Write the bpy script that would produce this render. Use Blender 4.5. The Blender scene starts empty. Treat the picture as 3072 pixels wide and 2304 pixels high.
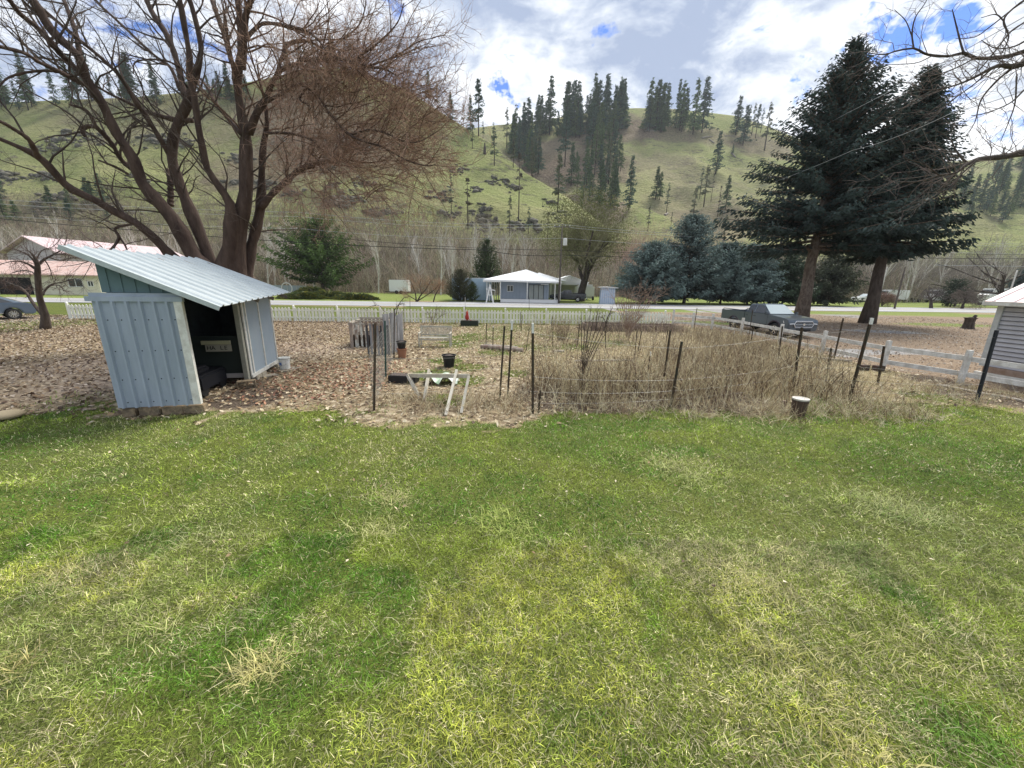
import bpy, bmesh, math, random
import numpy as np
from mathutils import Vector, Matrix, noise as mnoise
rnd = random.Random(7); rng = np.random.default_rng(7)
PI = math.pi
scene = bpy.context.scene
COL = scene.collection

# ------------------------------------------------------------------ camera
F, CH, PITCH, ROLL = 1157., 2.65, math.radians(14.6), math.radians(1.0)
FW = Vector((0, math.cos(PITCH), -math.sin(PITCH)))
_r0 = Vector((1, 0, 0)); _u0 = _r0.cross(FW)
RT = _r0 * math.cos(ROLL) + _u0 * math.sin(ROLL)
UP = -_r0 * math.sin(ROLL) + _u0 * math.cos(ROLL)
cd = bpy.data.cameras.new('camera'); cam = bpy.data.objects.new('camera', cd); COL.objects.link(cam)
cd.sensor_width = 36; cd.lens = 36 * F / 3072; cd.clip_end = 4000; cd.clip_start = 0.05
m = Matrix((RT, UP, -FW)).transposed().to_4x4(); m.translation = (0, 0, CH)
cam.matrix_world = m
scene.camera = cam

def ray(x, y): return FW + RT * ((x - 1536) / F) - UP * ((y - 1152) / F)
def G(x, y, z=0.0):
    d = ray(x, y); t = (z - CH) / d.z
    return Vector((d.x * t, d.y * t, z))
def A(x, y, Y):
    d = ray(x, y); t = Y / d.y
    return Vector((d.x * t, Y, CH + d.z * t))

# ------------------------------------------------------------------ sky, sun, exposure
SUN_EL, SUN_AZ = math.radians(52), math.radians(38)
world = bpy.data.worlds.new('World'); scene.world = world; world.use_nodes = True
def N(nt, t, **kw):
    n = nt.nodes.new(t)
    for k, v in kw.items():
        if k.startswith('i_'):
            key = k[2:]; n.inputs[int(key) if key.isdigit() else key.replace('_', ' ')].default_value = v
        else: setattr(n, k, v)
    return n
def ramp(nt, stops, interp='LINEAR'):
    n = nt.nodes.new('ShaderNodeValToRGB'); cr = n.color_ramp; cr.interpolation = interp
    while len(cr.elements) < len(stops): cr.elements.new(0.5)
    for e, (p, c) in zip(cr.elements, stops):
        e.position = p; e.color = (c, c, c, 1) if not hasattr(c, '__len__') else (*c, 1)
    return n
def mixc(nt, fac, a, b, blend='MIX'):
    n = nt.nodes.new('ShaderNodeMix'); n.data_type = 'RGBA'; n.blend_type = blend
    L = nt.links
    for s, v in ((n.inputs[0], fac), (n.inputs[6], a), (n.inputs[7], b)):
        if isinstance(v, bpy.types.NodeSocket): L.new(v, s)
        elif hasattr(v, '__len__'): s.default_value = (*v[:3], 1)
        else: s.default_value = v
    return n.outputs[2]
def math_(nt, op, a, b=0.0, c=None, clamp=False):
    n = nt.nodes.new('ShaderNodeMath'); n.operation = op; n.use_clamp = clamp
    for i, v in enumerate((a, b) if c is None else (a, b, c)):
        if isinstance(v, bpy.types.NodeSocket): nt.links.new(v, n.inputs[i])
        else: n.inputs[i].default_value = v
    return n.outputs[0]
def build_world():
    nt = world.node_tree; nt.nodes.clear(); L = nt.links
    out = N(nt, 'ShaderNodeOutputWorld'); bg = N(nt, 'ShaderNodeBackground'); bg.inputs[1].default_value = 0.1
    sky = N(nt, 'ShaderNodeTexSky', sky_type='NISHITA', sun_disc=False, sun_elevation=SUN_EL, sun_rotation=SUN_AZ)
    sky.air_density = 1.0; sky.dust_density = 0.3; sky.ozone_density = 2.0
    tc = N(nt, 'ShaderNodeTexCoord')
    sp = N(nt, 'ShaderNodeSeparateXYZ'); L.new(tc.outputs['Generated'], sp.inputs[0])
    z = math_(nt, 'ADD', math_(nt, 'MAXIMUM', sp.outputs[2], 0.0), 0.22)
    cx = math_(nt, 'DIVIDE', sp.outputs[0], z); cy = math_(nt, 'DIVIDE', sp.outputs[1], z)
    cv = N(nt, 'ShaderNodeCombineXYZ'); L.new(cx, cv.inputs[0]); L.new(cy, cv.inputs[1])
    def noi(scale, det, rough, dist, off):
        mp = N(nt, 'ShaderNodeMapping'); mp.inputs[1].default_value = off; L.new(cv.outputs[0], mp.inputs[0])
        n = N(nt, 'ShaderNodeTexNoise', i_Scale=scale, i_Detail=det, i_Roughness=rough, i_Distortion=dist)
        L.new(mp.outputs[0], n.inputs['Vector']); return n.outputs[0]
    body = noi(0.8, 3, 0.5, 0.2, (3.1, 1.7, 0)); det = noi(2.6, 9, 0.62, 0.5, (0.4, 5.2, 0)); fine = noi(7, 6, 0.6, 0.3, (2, 1, 0))
    wn = N(nt, 'ShaderNodeTexNoise', i_Scale=9.0, i_Detail=5.0, i_Roughness=0.65); L.new(tc.outputs['Generated'], wn.inputs['Vector'])
    wv = N(nt, 'ShaderNodeVectorMath', operation='MULTIPLY_ADD'); L.new(wn.outputs['Color'], wv.inputs[0]); wv.inputs[1].default_value = (.22, .22, .22); wv.inputs[2].default_value = (-.11, -.11, -.11)
    wd_ = N(nt, 'ShaderNodeVectorMath', operation='ADD'); L.new(tc.outputs['Generated'], wd_.inputs[0]); L.new(wv.outputs[0], wd_.inputs[1]); warped = wd_.outputs[0]
    # open patches of blue between the clouds
    gaps = None
    for (px, py, wd, st) in ((1800, 100, .042, .8), (1775, 150, .028, .8), (2600, 105, .035, .8), (2700, 95, .045, .9), (2890, 80, .045, .85), (2060, 265, .02, .6), (1500, 275, .022, .6),
                             (2440, 235, .03, .7), (2900, 250, .06, .4), (2960, 350, .06, .4), (330, 30, .07, .5), (120, 250, .05, .4), (480, 90, .06, .5), (1160, 55, .04, .6), (2830, 5, .05, .6)):
        d = ray(px, py).normalized()
        vm = N(nt, 'ShaderNodeVectorMath', operation='DISTANCE'); L.new(warped, vm.inputs[0]); vm.inputs[1].default_value = d
        g = math_(nt, 'MULTIPLY', math_(nt, 'SUBTRACT', 1.0, math_(nt, 'DIVIDE', vm.outputs['Value'], wd * 1.75), clamp=True), st)
        gaps = g if gaps is None else math_(nt, 'MAXIMUM', gaps, g)
    cover = math_(nt, 'ADD', math_(nt, 'MULTIPLY', det, 3.2), math_(nt, 'MULTIPLY', fine, 1.8))
    cover = math_(nt, 'SUBTRACT', math_(nt, 'ADD', cover, -1.28), math_(nt, 'MULTIPLY', gaps, 1.25))
    rc = ramp(nt, [(0.42, 0.0), (0.72, 1.0)]); L.new(cover, rc.inputs[0])
    shade = math_(nt, 'ADD', math_(nt, 'ADD', math_(nt, 'MULTIPLY', body, 0.55), math_(nt, 'MULTIPLY', det, 1.5)), math_(nt, 'MULTIPLY', fine, 0.8))
    d = ray(1990, 130).normalized()                                   # the heavy grey-blue bank of cloud
    for (px, py, wd, st) in ((2000, 130, .42, .26), (2150, 180, .22, .16), (1420, 90, .2, .12)):
        vm = N(nt, 'ShaderNodeVectorMath', operation='DISTANCE'); L.new(tc.outputs['Generated'], vm.inputs[0]); vm.inputs[1].default_value = ray(px, py).normalized()
        g = math_(nt, 'MULTIPLY', math_(nt, 'SUBTRACT', 1.0, math_(nt, 'DIVIDE', vm.outputs['Value'], wd), clamp=True), st)
        shade = math_(nt, 'ADD', shade, g)
    for (px, py, wd, st) in ((1750, 330, .3, .2), (2750, 250, .5, .25), (2250, 330, .3, .15)):
        vm = N(nt, 'ShaderNodeVectorMath', operation='DISTANCE'); L.new(tc.outputs['Generated'], vm.inputs[0]); vm.inputs[1].default_value = ray(px, py).normalized()
        g = math_(nt, 'MULTIPLY', math_(nt, 'SUBTRACT', 1.0, math_(nt, 'DIVIDE', vm.outputs['Value'], wd), clamp=True), st)
        shade = math_(nt, 'SUBTRACT', shade, g)
    shade = math_(nt, 'MULTIPLY', math_(nt, 'SUBTRACT', shade, 0.42), 0.8); rs = ramp(nt, [(0.56, (5.9, 5.95, 6.0)), (0.72, (4.5, 4.7, 5.05)), (0.84, (3.0, 3.35, 4.0)), (0.96, (1.95, 2.35, 3.2))]); L.new(shade, rs.inputs[0])
    skyc = mixc(nt, 1.0, sky.outputs[0], (0.27, 0.42, 0.72), 'MULTIPLY')
    c = mixc(nt, rc.outputs[0], skyc, rs.outputs[0])
    L.new(c, bg.inputs[0]); L.new(bg.outputs[0], out.inputs[0])
build_world()
sd = bpy.data.lights.new('sun', 'SUN'); sun = bpy.data.objects.new('sun', sd); COL.objects.link(sun)
sd.energy = 2.5; sd.angle = math.radians(20); sd.color = (1.0, 0.95, 0.86)
sdir = Vector((math.sin(SUN_AZ) * math.cos(SUN_EL), math.cos(SUN_AZ) * math.cos(SUN_EL), math.sin(SUN_EL)))
sun.rotation_euler = (-sdir).to_track_quat('-Z', 'Y').to_euler(); sun.location = (0, 0, 60)
scene.view_settings.view_transform = 'Standard'; scene.view_settings.look = 'None'
scene.view_settings.exposure = 1.22; scene.view_settings.gamma = 1.0
scene.render.engine = 'CYCLES'
scene.cycles.max_bounces = 6; scene.cycles.diffuse_bounces = 3; scene.cycles.transparent_max_bounces = 6
scene.cycles.use_denoising = True

# ------------------------------------------------------------------ materials
def mat(name, col, rough=0.8, col2=None, scale=3.0, amt=0.5, metal=0.0, bump=0.0, bscale=20.0, attr=None, spec=0.3, stretch=None, trans=0.0, coat=0.0):
    m = bpy.data.materials.new(name); m.use_nodes = True; nt = m.node_tree; L = nt.links
    b = nt.nodes['Principled BSDF']; b.inputs['Roughness'].default_value = rough; b.inputs['Metallic'].default_value = metal
    b.inputs['Specular IOR Level'].default_value = spec; b.inputs['Coat Weight'].default_value = coat
    c = None
    tc = N(nt, 'ShaderNodeTexCoord'); vec = tc.outputs['Object']
    if stretch:
        mp = N(nt, 'ShaderNodeMapping'); mp.inputs[3].default_value = stretch; L.new(vec, mp.inputs[0]); vec = mp.outputs[0]
    if col2 is not None:
        n = N(nt, 'ShaderNodeTexNoise', i_Scale=scale, i_Detail=6.0, i_Roughness=0.65); L.new(vec, n.inputs['Vector'])
        r = ramp(nt, [(0.5 - 0.25 * (1.1 - amt), 0.0), (0.5 + 0.25 * (1.1 - amt), 1.0)]); L.new(n.outputs[0], r.inputs[0])
        c = mixc(nt, r.outputs[0], col, col2)
    if attr:
        a = N(nt, 'ShaderNodeAttribute', attribute_name=attr)
        c = mixc(nt, 1.0, c if c is not None else col, a.outputs['Color'], 'MULTIPLY')
    if c is None: b.inputs['Base Color'].default_value = (*col, 1)
    else: L.new(c, b.inputs['Base Color'])
    if bump:
        n2 = N(nt, 'ShaderNodeTexNoise', i_Scale=bscale, i_Detail=5.0); L.new(vec, n2.inputs['Vector'])
        bp = N(nt, 'ShaderNodeBump', i_Strength=min(1, bump), i_Distance=0.02 * max(1, bump)); L.new(n2.outputs[0], bp.inputs['Height']); L.new(bp.outputs[0], b.inputs['Normal'])
    if trans:
        t = N(nt, 'ShaderNodeBsdfTranslucent'); mx = N(nt, 'ShaderNodeMixShader', i_Fac=trans)
        if c is None: t.inputs[0].default_value = (*col, 1)
        else: L.new(c, t.inputs[0])
        L.new(b.outputs[0], mx.inputs[1]); L.new(t.outputs[0], mx.inputs[2]); L.new(mx.outputs[0], nt.nodes['Material Output'].inputs[0])
    return m

# ------------------------------------------------------------------ object helpers
def tag(o, label=None, cat=None, group=None, kind=None):
    if label: o['label'] = label
    if cat: o['category'] = cat
    if group: o['group'] = group
    if kind: o['kind'] = kind
    return o
def thing(name, label, cat, loc=(0, 0, 0), rotz=0.0, group=None):
    o = bpy.data.objects.new(name, None); COL.objects.link(o); o.empty_display_size = 0.2
    o.location = loc; o.rotation_euler = (0, 0, rotz)
    return tag(o, label, cat, group)
def pmat(o):
    m = Matrix.Translation(o.location) @ o.rotation_euler.to_matrix().to_4x4()
    return (pmat(o.parent) @ m) if o.parent else m
def link(me, name, material, parent=None, smooth=False, world_coords=False):
    o = bpy.data.objects.new(name, me); COL.objects.link(o)
    if material: me.materials.append(material)
    if parent is not None:
        if world_coords: me.transform(pmat(parent).inverted())
        o.parent = parent
    if smooth: me.polygons.foreach_set('use_smooth', np.ones(len(me.polygons), bool))
    me.update(); return o
def raw_mesh(name, V, Fc, cols=None, size=None):
    """mesh from numpy arrays: V (n,3), Fc (m,k)"""
    V = np.asarray(V, np.float32).reshape(-1, 3); Fc = np.asarray(Fc, np.int32)
    k = Fc.shape[1]; me = bpy.data.meshes.new(name)
    me.vertices.add(len(V)); me.vertices.foreach_set('co', V.ravel())
    me.loops.add(Fc.size); me.loops.foreach_set('vertex_index', Fc.ravel())
    me.polygons.add(len(Fc)); me.polygons.foreach_set('loop_start', np.arange(0, Fc.size, k, dtype=np.int32))
    me.update(calc_edges=True)
    if cols is not None:
        a = me.color_attributes.new('tint', 'FLOAT_COLOR', 'POINT')
        c = np.ones((len(V), 4), np.float32); c[:, :3] = cols; a.data.foreach_set('color', c.ravel())
    return me
class MB:
    def __init__(s): s.v = []; s.f = []
    def add(s, vs, fs):
        n = len(s.v); s.v += [tuple(v) for v in vs]; s.f += [tuple(i + n for i in f) for f in fs]; return s
    def box(s, c, d, rz=0, rx=0, ry=0):
        R = Matrix.Rotation(rz, 3, 'Z') @ Matrix.Rotation(ry, 3, 'Y') @ Matrix.Rotation(rx, 3, 'X')
        vs = [Vector(c) + R @ Vector((x * d[0] / 2, y * d[1] / 2, z * d[2] / 2)) for x in (-1, 1) for y in (-1, 1) for z in (-1, 1)]
        return s.add(vs, [(0, 1, 3, 2), (4, 6, 7, 5), (0, 4, 5, 1), (2, 3, 7, 6), (0, 2, 6, 4), (1, 5, 7, 3)])
    def beam(s, p, q, w, h, up=(0, 0, 1)):
        p = Vector(p); q = Vector(q); t = (q - p).normalized(); a = t.cross(Vector(up))
        if a.length < 1e-4: a = t.cross(Vector((1, 0, 0)))
        a.normalize(); b = a.cross(t)
        vs = [e + a * (x * w / 2) + b * (y * h / 2) for e in (p, q) for x, y in ((-1, -1), (1, -1), (1, 1), (-1, 1))]
        return s.add(vs, [(3, 2, 1, 0), (4, 5, 6, 7), (0, 1, 5, 4), (1, 2, 6, 5), (2, 3, 7, 6), (3, 0, 4, 7)])
    def tube(s, pts, rad, n=8, cap=True):
        pts = [Vector(p) for p in pts]; K = len(pts)
        if not hasattr(rad, '__len__'): rad = [rad] * K
        vs = []; t0 = (pts[1] - pts[0]).normalized(); a = t0.orthogonal().normalized()
        for i, p in enumerate(pts):
            t = (pts[min(i + 1, K - 1)] - pts[max(i - 1, 0)]).normalized()
            a = (a - t * a.dot(t)).normalized(); b = t.cross(a)
            vs += [p + (a * math.cos(2 * PI * k / n) + b * math.sin(2 * PI * k / n)) * rad[i] for k in range(n)]
        fs = [(i * n + k, i * n + (k + 1) % n, (i + 1) * n + (k + 1) % n, (i + 1) * n + k) for i in range(K - 1) for k in range(n)]
        if cap: fs += [tuple(range(n - 1, -1, -1)), tuple((K - 1) * n + k for k in range(n))]
        return s.add(vs, fs)
    def lathe(s, prof, c=(0, 0, 0), n=20, cap=True):
        vs = [(c[0] + r * math.cos(2 * PI * k / n), c[1] + r * math.sin(2 * PI * k / n), c[2] + z) for r, z in prof for k in range(n)]
        K = len(prof)
        fs = [(i * n + k, i * n + (k + 1) % n, (i + 1) * n + (k + 1) % n, (i + 1) * n + k) for i in range(K - 1) for k in range(n)]
        if cap: fs += [tuple(range(n - 1, -1, -1)), tuple((K - 1) * n + k for k in range(n))]
        return s.add(vs, fs)
    def quad(s, a, b, c, d): return s.add([a, b, c, d], [(0, 1, 2, 3)])
    def extrude(s, poly, off):
        """closed polygon (3-D points) swept by off"""
        n = len(poly); off = Vector(off); a = [Vector(p) for p in poly]
        return s.add(a + [p + off for p in a], [tuple(range(n - 1, -1, -1)), tuple(range(n, 2 * n))] + [(i, (i + 1) % n, (i + 1) % n + n, i + n) for i in range(n)])
    def build(s, name, material, parent=None, smooth=False, world=False, bevel=0.0, fix=True):
        me = bpy.data.meshes.new(name); me.from_pydata([tuple(v) for v in s.v], [], s.f)
        bm = bmesh.new(); bm.from_mesh(me)
        if bevel:
            ed = [e for e in bm.edges if len(e.link_faces) == 2 and e.calc_face_angle(0) > 0.5]
            bmesh.ops.bevel(bm, geom=ed, offset=bevel, segments=2, affect='EDGES', clamp_overlap=True)
        if fix: bmesh.ops.recalc_face_normals(bm, faces=bm.faces)
        bm.to_mesh(me); bm.free()
        return link(me, name, material, parent, smooth, world)
def copy_tree(o, parent=None):
    c = o.copy(); COL.objects.link(c)
    if parent is not None: c.parent = parent
    for ch in list(KIDS.get(o.name, ())): copy_tree(ch, c)
    return c
KIDS = {}
def reg_kids(o):
    KIDS[o.name] = [c for c in bpy.data.objects if c.parent == o]
    for c in KIDS[o.name]: reg_kids(c)

def batch_tubes(P, R, n=3):
    """P (N,K,3) paths, R (N,K) radii -> V, F(quads)"""
    Nn, K, _ = P.shape
    T = np.empty_like(P); T[:, 1:-1] = P[:, 2:] - P[:, :-2]; T[:, 0] = P[:, 1] - P[:, 0]; T[:, -1] = P[:, -1] - P[:, -2]
    T /= np.linalg.norm(T, axis=2, keepdims=True) + 1e-9
    ref = np.array([0.31, 0.22, 0.92]); Aa = np.cross(T, ref); Aa /= np.linalg.norm(Aa, axis=2, keepdims=True) + 1e-9
    B = np.cross(T, Aa); an = np.arange(n) * 2 * PI / n
    V = P[:, :, None, :] + R[:, :, None, None] * (Aa[:, :, None, :] * np.cos(an)[None, None, :, None] + B[:, :, None, :] * np.sin(an)[None, None, :, None])
    idx = np.arange(Nn * K * n).reshape(Nn, K, n); a = idx[:, :-1]; b = idx[:, 1:]
    Fq = np.stack([a, np.roll(a, -1, 2), np.roll(b, -1, 2), b], -1).reshape(-1, 4)
    return V.reshape(-1, 3), Fq
def merge_q(parts):
    V = []; Fq = []; n = 0
    for v, f in parts: V.append(v); Fq.append(f + n); n += len(v)
    return np.concatenate(V), np.concatenate(Fq)
def resample(pts, K):
    pts = np.asarray(pts, float); d = np.r_[0, np.cumsum(np.linalg.norm(np.diff(pts[:, :3], axis=0), axis=1))]
    t = np.linspace(0, d[-1], K); return np.stack([np.interp(t, d, pts[:, i]) for i in range(pts.shape[1])], 1)
def smooth_path(pts, K):
    """Catmull-Rom resampling of (k,4) rows x,y,z,radius"""
    p = np.asarray(pts, float); p = np.vstack([2 * p[0] - p[1], p, 2 * p[-1] - p[-2]]); out = []
    segs = len(p) - 3; per = max(2, K // segs)
    for i in range(segs):
        a, b, c, d = p[i:i + 4]
        for t in np.linspace(0, 1, per, endpoint=False):
            out.append(0.5 * ((2 * b) + (c - a) * t + (2 * a - 5 * b + 4 * c - d) * t * t + (3 * b - a - 3 * c + d) * t ** 3))
    out.append(p[-2]); out = np.array(out); out[:, 3] = np.maximum(out[:, 3], 0.003); return out
def vnoise(x, y, seed=0):
    """smooth value noise 0..1 for arrays"""
    r = np.random.default_rng(seed); T = r.random((64, 64))
    xi = np.floor(x).astype(int); yi = np.floor(y).astype(int); fx = x - xi; fy = y - yi
    fx = fx * fx * (3 - 2 * fx); fy = fy * fy * (3 - 2 * fy)
    g = lambda a, b: T[a % 64, b % 64]
    return (g(xi, yi) * (1 - fx) + g(xi + 1, yi) * fx) * (1 - fy) + (g(xi, yi + 1) * (1 - fx) + g(xi + 1, yi + 1) * fx) * fy
def fbm(x, y, seed=0, o=4):
    s = 0; a = 0.5; t = 0
    for i in range(o): s = s + a * vnoise(x * 2 ** i, y * 2 ** i, seed + i); t += a; a *= 0.5
    return s / t
def inpoly(x, y, poly):
    c = np.zeros(x.shape, bool); n = len(poly)
    for i in range(n):
        x1, y1 = poly[i][:2]; x2, y2 = poly[(i + 1) % n][:2]
        if y1 == y2: continue
        c ^= ((y1 > y) != (y2 > y)) & (x < (x2 - x1) * (y - y1) / (y2 - y1) + x1)
    return c
def pxpoly(pts): return [tuple(G(x, y)) for x, y in pts]
# ------------------------------------------------------------------ ground
LAWN_EDGE = [(-900, 1300), (-300, 1275), (0, 1262), (200, 1235), (330, 1252), (600, 1262), (660, 1235), (850, 1222), (1000, 1235), (1060, 1270), (1500, 1268), (1700, 1248), (2000, 1238), (2340, 1248), (2470, 1208), (2700, 1210), (2950, 1226), (3072, 1235), (3700, 1300)]
edge_w = np.array([tuple(G(x, y))[:2] for x, y in LAWN_EDGE])
edge_w = edge_w[np.argsort(edge_w[:, 0])]
def lawn_y(x): return np.interp(x, edge_w[:, 0], edge_w[:, 1])
RN0, RN1 = (-23.2, 42.3), (59.5, 51.0); RF0, RF1 = (-28., 51.2), (78., 64.5)
def lin(p, q, x): return p[1] + (q[1] - p[1]) * (x - p[0]) / (q[0] - p[0])
def build_ground():
    xs = np.unique(np.r_[np.arange(-24, 22.01, 0.16), -24 - np.cumsum(np.linspace(.3, 60, 34)), 22 + np.cumsum(np.linspace(.3, 60, 34))])
    ys = np.unique(np.r_[np.arange(-1, 32, 0.16), -1 - np.cumsum(np.linspace(.3, 40, 18)), 32 + np.cumsum(np.linspace(.3, 70, 38))])
    X, Y = np.meshgrid(xs, ys); nx, ny = len(xs), len(ys)
    Z = 0.05 * (fbm(X * .6 + 50, Y * .6 + 50, 3) - .5) * ((Y < 12)) + 0.03 * (fbm(X * 2 + 9, Y * 2 + 90, 8) - .5) * (Y < 30)
    # zones: attribute a = (lawn, leaf, straw, brown drive)   b = (grey gravel, soil, pink leaf, far lawn)
    wob = (fbm(X * .8 + 20, Y * .8 + 30, 11) - .5)
    ly = lawn_y(X) + wob * .9 + (fbm(X * 3 + 5, Y * 3 + 5, 12) - .5) * 1.3
    lawn = np.clip((ly - Y) / 0.5 + .5, 0, 1)
    leaf = np.clip((Y - ly) / 0.4, 0, 1) * (Y < 30)
    gx = 0.2 - (Y - 7) * .12                                         # garden west boundary
    straw = np.clip((X - gx + wob * 2.2) / 1.0, 0, 1) * (Y > ly) * (Y < 28)
    leafy = fbm(X * .5 + 4, Y * .5 + 8, 21)
    green = np.zeros_like(X)
    for (px, py, r) in ((1340, 1080, 1.0), (1390, 1140, .9), (1330, 1200, .7), (1560, 985, 2.2), (1680, 1005, 2.0), (1500, 990, 1.8), (1400, 975, 2.0), (1450, 1010, 2.0), (1600, 1045, 1.6), (1380, 1030, 1.6), (1300, 1125, 1.0), (1820, 1030, 1.4), (60, 975, 3.4), (-40, 985, 4), (250, 968, 2.6), (1480, 1060, 1.0), (1720, 1040, 1.2),
                        (1560, 1120, .7), (1410, 1100, .8), (220, 1205, 1.0), (180, 1240, 1.2), (2440, 1215, .6), (2000, 1235, .5), (1120, 1225, .5), (2780, 1190, .8), (1330, 1010, 1.2), (1250, 985, 1.4)):
        g = G(px, py); d = np.hypot(X - g.x, (Y - g.y)); green = np.maximum(green, np.clip(1.25 - d / r, 0, 1))
    green *= np.clip(fbm(X * 1.6 + 3, Y * 1.6 + 5, 31) * 4 - 1.1, 0, 1)
    lawn = np.maximum(lawn, green)
    farl = np.zeros_like(X); grav = np.zeros_like(X); brown = np.zeros_like(X); soil = np.zeros_like(X); pink = np.zeros_like(X)
    near_road = lin(RN0, RN1, X); far_road = lin(RF0, RF1, X)
    lawn = np.maximum(lawn, np.where((Y > 26.0) & (X < 10.5) & (Y < near_road + 1), 1., 0.))
    farl = np.maximum(farl, (Y > far_road - .5) * 1.)
    grav = np.maximum(grav, ((X < -27.5 + wob) & (Y > 21.5 + wob * 2) & (Y < near_road + 1)) * 1.)
    # right-hand yard
    fx = np.interp(Y, [8, 11.1, 13, 15.8, 18.5, 22.3, 25.2, 26.5, 28], [14.2, 13.1, 12.5, 12.7, 12.8, 13.0, 12.6, 12, 10.6])
    yard = np.clip((X - fx + .3 * wob) / .6, 0, 1) * (Y > 6) * (Y < near_road + 1)
    brown = yard.copy()
    gg = np.clip(fbm(X * .12 + 7, Y * .35 + 2, 41) * 4 - 1.9, 0, 1) * yard
    grav = np.maximum(grav, gg)
    for (px, py, r, k) in ((2870, 975, 2.6, 0), (2960, 978, 2.6, 0), (2750, 937, 6, 0), (2600, 937, 5, 0), (2950, 945, 6, 0), (2100, 968, 2.0, 0)):
        g = G(px, py); d = np.hypot((X - g.x) * .6, (Y - g.y)); farl = np.maximum(farl, np.clip(1.6 - d / r * 1.4, 0, 1))
    verge = np.clip((Y - near_road + 5.5 + wob * 2) / 2, 0, 1) * (Y < near_road + 1) * (X > 10)
    farl = np.maximum(farl, verge * (fbm(X * .3, Y * .3 + 50, 44) > .42)); grav = np.maximum(grav, verge * .8)
    # driveway at the house across the road, bare shoulder
    dr = ((X > -9) & (X < 15) & (Y > 50) & (Y < 78 - np.abs(X) * .5)) * 1.
    grav = np.maximum(grav, dr)
    dl = ((X < -48) & (Y > 46) & (Y < 62)) * 1.; grav = np.maximum(grav, dl * (fbm(X * .1, Y * .3, 60) > .4))
    for (px, py, r) in ((640, 1190, .9), (740, 1190, .9), (680, 1160, .8)):
        g = G(px, py); soil = np.maximum(soil, np.clip(1.5 - np.hypot(X - g.x, Y - g.y) / r, 0, 1) * (X > -6.9))
    for (px, py, r) in ((1700, 1190, 1.6), (1850, 1195, 1.8), (2100, 1190, 1.8), (1900, 980, 1.5), (2950, 1190, 1.2), (2800, 1140, 1.0)):
        g = G(px, py); soil = np.maximum(soil, np.clip(1.3 - np.hypot(X - g.x, Y - g.y) / r, 0, .8))
    for (px, py, r) in ((380, 1090, 2.4), (300, 1150, 1.4), (930, 1050, 1.7), (1050, 1045, 1.2), (880, 1040, 1.4)):
        g = G(px, py); pink = np.maximum(pink, np.clip(1.5 - np.hypot(X - g.x, Y - g.y) / r, 0, 1))
    V = np.stack([X, Y, Z], -1).reshape(-1, 3)
    i = np.arange(nx * ny).reshape(ny, nx)
    Fq = np.stack([i[:-1, :-1], i[:-1, 1:], i[1:, 1:], i[1:, :-1]], -1).reshape(-1, 4)
    me = raw_mesh('ground', V, Fq)
    for nm, ch in (('za', (lawn, leaf, straw, brown)), ('zb', (grav, soil, pink, farl))):
        a = me.color_attributes.new(nm, 'FLOAT_COLOR', 'POINT'); a.data.foreach_set('color', np.stack([c * 1.0 for c in ch], -1).astype(np.float32).ravel())
    m = bpy.data.materials.new('ground'); m.use_nodes = True; nt = m.node_tree; L = nt.links
    b = nt.nodes['Principled BSDF']; b.inputs['Roughness'].default_value = 0.95; b.inputs['Specular IOR Level'].default_value = 0.1
    geo = N(nt, 'ShaderNodeNewGeometry')
    def noi(sc, det=5., rough=.6, dist=0.): 
        n = N(nt, 'ShaderNodeTexNoise', i_Scale=sc, i_Detail=det, i_Roughness=rough, i_Distortion=dist); L.new(geo.outputs['Position'], n.inputs['Vector']); return n.outputs[0]
    def att(nm):
        a = N(nt, 'ShaderNodeAttribute', attribute_name=nm); s = N(nt, 'ShaderNodeSeparateColor'); L.new(a.outputs['Color'], s.inputs[0]); return s.outputs[0], s.outputs[1], s.outputs[2], a.outputs['Alpha']
    la, le, st, br = att('za'); gr, so, pk, fl = att('zb')
    n1 = noi(1.1); n2 = noi(9.); n3 = noi(45., 4.); n4 = noi(130., 3., .7); nb = noi(.35)
    def two(n, c1, c2, lo=.42, hi=.58):
        r = ramp(nt, [(lo, 0.), (hi, 1.)]); L.new(n, r.inputs[0]); return mixc(nt, r.outputs[0], c1, c2)
    grass = mixc(nt, .5, two(n1, (.07, .10, .02), (.12, .14, .03)), two(n3, (.04, .045, .015), (.17, .2, .05)))
    vor = N(nt, 'ShaderNodeTexVoronoi', i_Scale=11.); L.new(geo.outputs['Position'], vor.inputs['Vector'])
    vr = ramp(nt, [(0., (.07, .05, .035)), (.35, (.22, .17, .11)), (.7, (.36, .29, .19)), (1., (.5, .43, .32))]); sc = N(nt, 'ShaderNodeSeparateColor'); L.new(vor.outputs['Color'], sc.inputs[0]); L.new(sc.outputs[0], vr.inputs[0])
    leafc = mixc(nt, .35, vr.outputs[0], two(n3, (.08, .055, .035), (.4, .32, .2)))
    leafc = mixc(nt, math_(nt, 'MULTIPLY', pk, .55), leafc, (.42, .33, .27))
    strawc = mixc(nt, .45, two(n3, (.09, .07, .035), (.42, .35, .19)), two(n4, (.1, .08, .04), (.48, .41, .24)))
    strawc = mixc(nt, two(n1, (0, 0, 0), (.6, .6, .6)), strawc, leafc)
    brownc = mixc(nt, .5, two(n4, (.16, .11, .075), (.34, .26, .19)), two(n2, (.19, .14, .1), (.3, .24, .17)))
    gravc = mixc(nt, .5, two(n4, (.2, .2, .2), (.4, .39, .38)), two(n2, (.22, .22, .22), (.33, .32, .31)))
    soilc = two(n3, (.06, .045, .035), (.17, .135, .105))
    farc = mixc(nt, .5, two(nb, (.13, .19, .035), (.19, .22, .06)), two(n2, (.12, .16, .035), (.24, .26, .1)))
    c = strawc
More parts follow.
